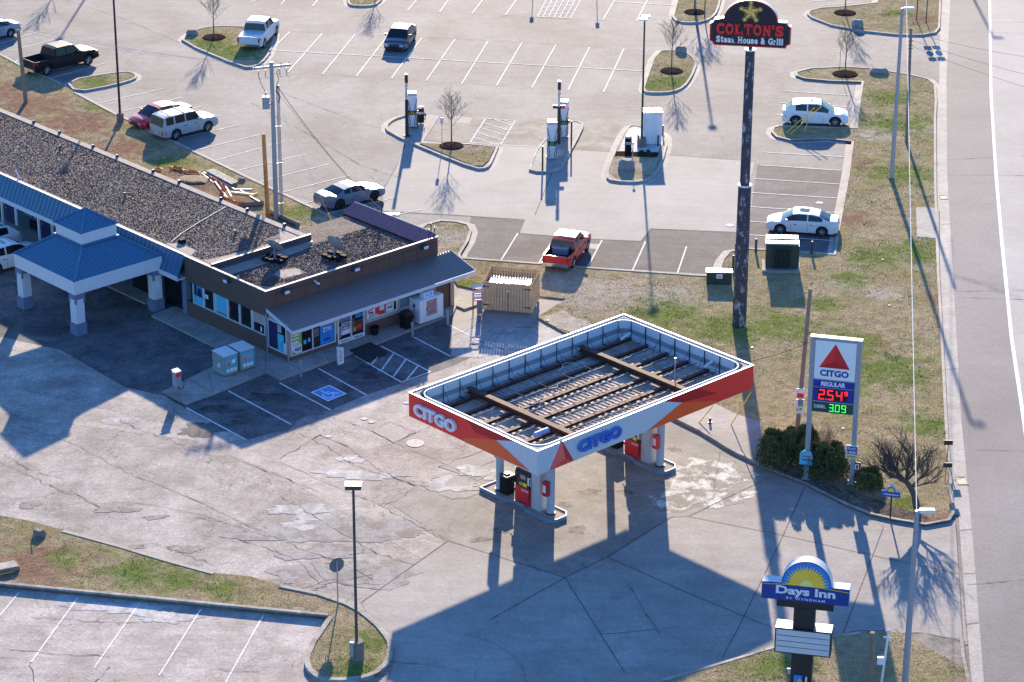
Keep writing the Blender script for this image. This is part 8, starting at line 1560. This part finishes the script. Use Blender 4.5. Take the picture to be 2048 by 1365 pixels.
tr_.tube((0, 0, 0), (0, 0, .5), .03, .02); tr_.build('trunk', M['twig'], t, recalc=False); tw.build('crown', M['twig'], t, recalc=False)
M['leafd'] = mat('foliage_dark_green', (.045, .065, .025), .8, var=.3); M['leafm'] = mat('foliage_green', (.13, .155, .055), .8, var=.3); M['leafl'] = mat('foliage_yellow_green', (.20, .20, .085), .8, var=.2)
def shrub(label, px, py, rx, ry, h, n, seed, spiky=.5, mats=('leafd', 'leafm', 'leafl'), wts=(4, 5, 2)):
    rn = random.Random(seed); t = thing('evergreen_shrub', label, 'shrub', GP(px, py, .1), 0, 'evergreen shrubs'); V, F, mi = [], [], []; k = 0
    lobes = [(rn.uniform(-.62, .62)*rx, rn.uniform(-.6, .6)*ry, rn.uniform(.32, .55)*min(rx, ry), rn.uniform(.6, 1.0)*h) for _ in range(int(9+rx*12))]
    for i in range(n):
        lx, ly, lr, lh = rn.choice(lobes); a = rn.uniform(0, 6.28); u = rn.random()**.5; e = rn.random()
        z = lh*(1-.9*e**1.7); rad = lr*(.25+.75*(1-(z/lh)**2.2))*u
        c = Vector((lx+rad*math.cos(a), ly+rad*math.sin(a), max(.05, z))); s = rn.uniform(.05, .11)
        d_ = Vector((math.cos(a)*.7, math.sin(a)*.7, rn.uniform(.5, 1.6)*spiky*2)).normalized()*s*1.5; sd = d_.cross(Vector((rn.gauss(0, 1), rn.gauss(0, 1), rn.gauss(0, 1)))).normalized()*s*.42
        V += [tuple(c-sd), tuple(c+sd), tuple(c+d_)]; F.append((k, k+1, k+2)); k += 3; mi.append(rn.choices((0, 1, 2), wts)[0])
    mb = MB(); mb.v, mb.f, mb.m = V, F, mi; mb.build('foliage', [M[m] for m in mats], t, recalc=False); w = MB()
    for i in range(6): a = i; w.tube((0, 0, 0), (math.cos(a)*rx*.5, math.sin(a)*ry*.5, h*.6), .03, .012, 5)
    w.build('stem', M['barkd'], t)
shrub('big dark spiky evergreen shrub left of the price sign', 1582, 925, 1.95, 1.6, 2.0, 23000, 1, .9); shrub('dense dark evergreen shrub between the two sign posts', 1648, 948, 1.5, 1.15, 1.65, 15000, 2, .6); shrub('low lighter green shrub right of the right sign post', 1733, 972, 1.05, .8, .85, 6500, 3, .7, wts=(2, 5, 3))
shrub('tiny round shrub in the island mulch, left of two', 1283, 313, .17, .17, .38, 500, 4, wts=(5, 1, 0)); shrub('tiny round shrub in the island mulch, right of two', 1297, 314, .19, .19, .42, 500, 5, wts=(5, 1, 0))
# ------------------------------------------------------------------ grass blades
def inpoly(P_, X, Y):
    c = np.zeros(len(X), bool); n = len(P_); j = n-1
    for i in range(n):
        xi, yi = P_[i]; xj, yj = P_[j]
        if abs(yj-yi) > 1e-12: c ^= ((yi > Y) != (yj > Y)) & (X < (xj-xi)*(Y-yi)/(yj-yi)+xi)
        j = i
    return c
def near(lst, X, Y):
    m = np.zeros(len(X))
    for x, y, r in lst: d = np.hypot(X-x, Y-y); m = np.maximum(m, np.clip(1-(d-r*.1)/(r*1.8), 0, 1))
    return m
def vn(X, Y, s, seed):      # value noise
    rs = np.random.RandomState(seed); T_ = rs.rand(64, 64); x = X/s; y = Y/s; xi = np.floor(x).astype(int); yi = np.floor(y).astype(int); fx = x-xi; fy = y-yi; fx = fx*fx*(3-2*fx); fy = fy*fy*(3-2*fy)
    g_ = lambda a, b: T_[a % 64, b % 64]
    return (g_(xi, yi)*(1-fx)+g_(xi+1, yi)*fx)*(1-fy)+(g_(xi, yi+1)*(1-fx)+g_(xi+1, yi+1)*fx)*fy
VV, ZZ = [], []
XS, YS = [], []
for P_, z in GRASS:
    P_ = [tuple(p) for p in P_]; xs_ = [p[0] for p in P_]; ys_ = [p[1] for p in P_]; A_ = (max(xs_)-min(xs_))*(max(ys_)-min(ys_)); n = int(A_*56); X = np.random.uniform(min(xs_), max(xs_), n); Y = np.random.uniform(min(ys_), max(ys_), n); k = inpoly(P_, X, Y)
    for ex_ in ([(1346, 838), (1523, 936), (1523, 848), (1480, 834), (1426, 810), (1300, 730), (1250, 780)], [(915, 573), (980, 590), (1069, 593), (1136, 601), (1074, 640), (1040, 657), (900, 662)], [(1535, 508), (1590, 508), (1608, 552), (1520, 548)], [(1832, 413), (1880, 415), (1881, 480), (1833, 476)]): k &= ~inpoly([tuple(p) for p in W2(ex_)], X, Y)
    for mx_, my_, mr_ in MUL: k &= np.hypot(X-mx_, Y-my_) > mr_*1.02
    X, Y = X[k], Y[k]; XS.append(np.stack([X, Y, np.full(len(X), z)], 1))
Pt = np.concatenate(XS); X, Y = Pt[:, 0], Pt[:, 1]
Q = np.stack([X, Y, Pt[:, 2]-CAMH], 1); wd = Q @ np.array(CF); U = 1024+FPX*(Q @ np.array(CR))/wd; Vv = 682.5-FPX*(Q @ np.array(CU))/wd
k = (U > -150) & (U < 2200) & (Vv > -150) & (Vv < 1520); nz = vn(X, Y, 1.1, 1)*.6+vn(X, Y, .35, 2)*.4; soil = near(DW, X, Y)
k &= (np.random.rand(len(X)) > np.clip((soil-.2)*1.1, 0, .85)) & (np.random.rand(len(X)) < .30+.85*nz)
Pt = Pt[k]; X, Y = Pt[:, 0], Pt[:, 1]; nz = nz[k]; n = len(X); print('blades', n)
gm = np.clip(near(BW, X, Y)*.9+(nz-.5)*1.9, 0, 1); sm_ = near(SW, X, Y); cl_ = vn(X, Y, .5, 5)
hgt = np.random.uniform(.015, .045, n)*(1+gm*.7)*(.45+.9*cl_+1.6*np.clip(vn(X, Y, .28, 9)*vn(X, Y, .9, 11)-.42, 0, 1)*3); wd_ = np.random.uniform(.010, .028, n)*1.3; a = np.random.uniform(0, 2*np.pi, n); la = np.random.uniform(0, 2*np.pi, n); ll = hgt*np.random.uniform(.1, .9, n)
v0 = np.stack([X-np.cos(a)*wd_, Y-np.sin(a)*wd_, Pt[:, 2]-.002], 1); v1 = np.stack([X+np.cos(a)*wd_, Y+np.sin(a)*wd_, Pt[:, 2]-.002], 1); v2 = np.stack([X+np.cos(la)*ll, Y+np.sin(la)*ll, Pt[:, 2]+hgt], 1)
co = np.stack([v0, v1, v2], 1).reshape(-1, 3); me = bpy.data.meshes.new('grass'); me.vertices.add(3*n); me.loops.add(3*n); me.polygons.add(n)
me.vertices.foreach_set('co', co.ravel()); me.loops.foreach_set('vertex_index', np.arange(3*n, dtype=np.int32)); me.polygons.foreach_set('loop_start', np.arange(0, 3*n, 3, dtype=np.int32))
rr2 = np.random.rand(n); mi_ = np.where(rr2 < gm*.9, 1, np.where(rr2 < gm*.9+.35*(1-sm_), 2, 0)).astype(np.int32)
for m in ('blade_tan', 'blade_green', 'blade_olive'): me.materials.append(M[m])
me.polygons.foreach_set('material_index', mi_); me.update(calc_edges=True); me.validate(); o = bpy.data.objects.new('grass', me); C.objects.link(o); tag(o, 'short winter grass, straw coloured with green patches', 'grass', kind='stuff')
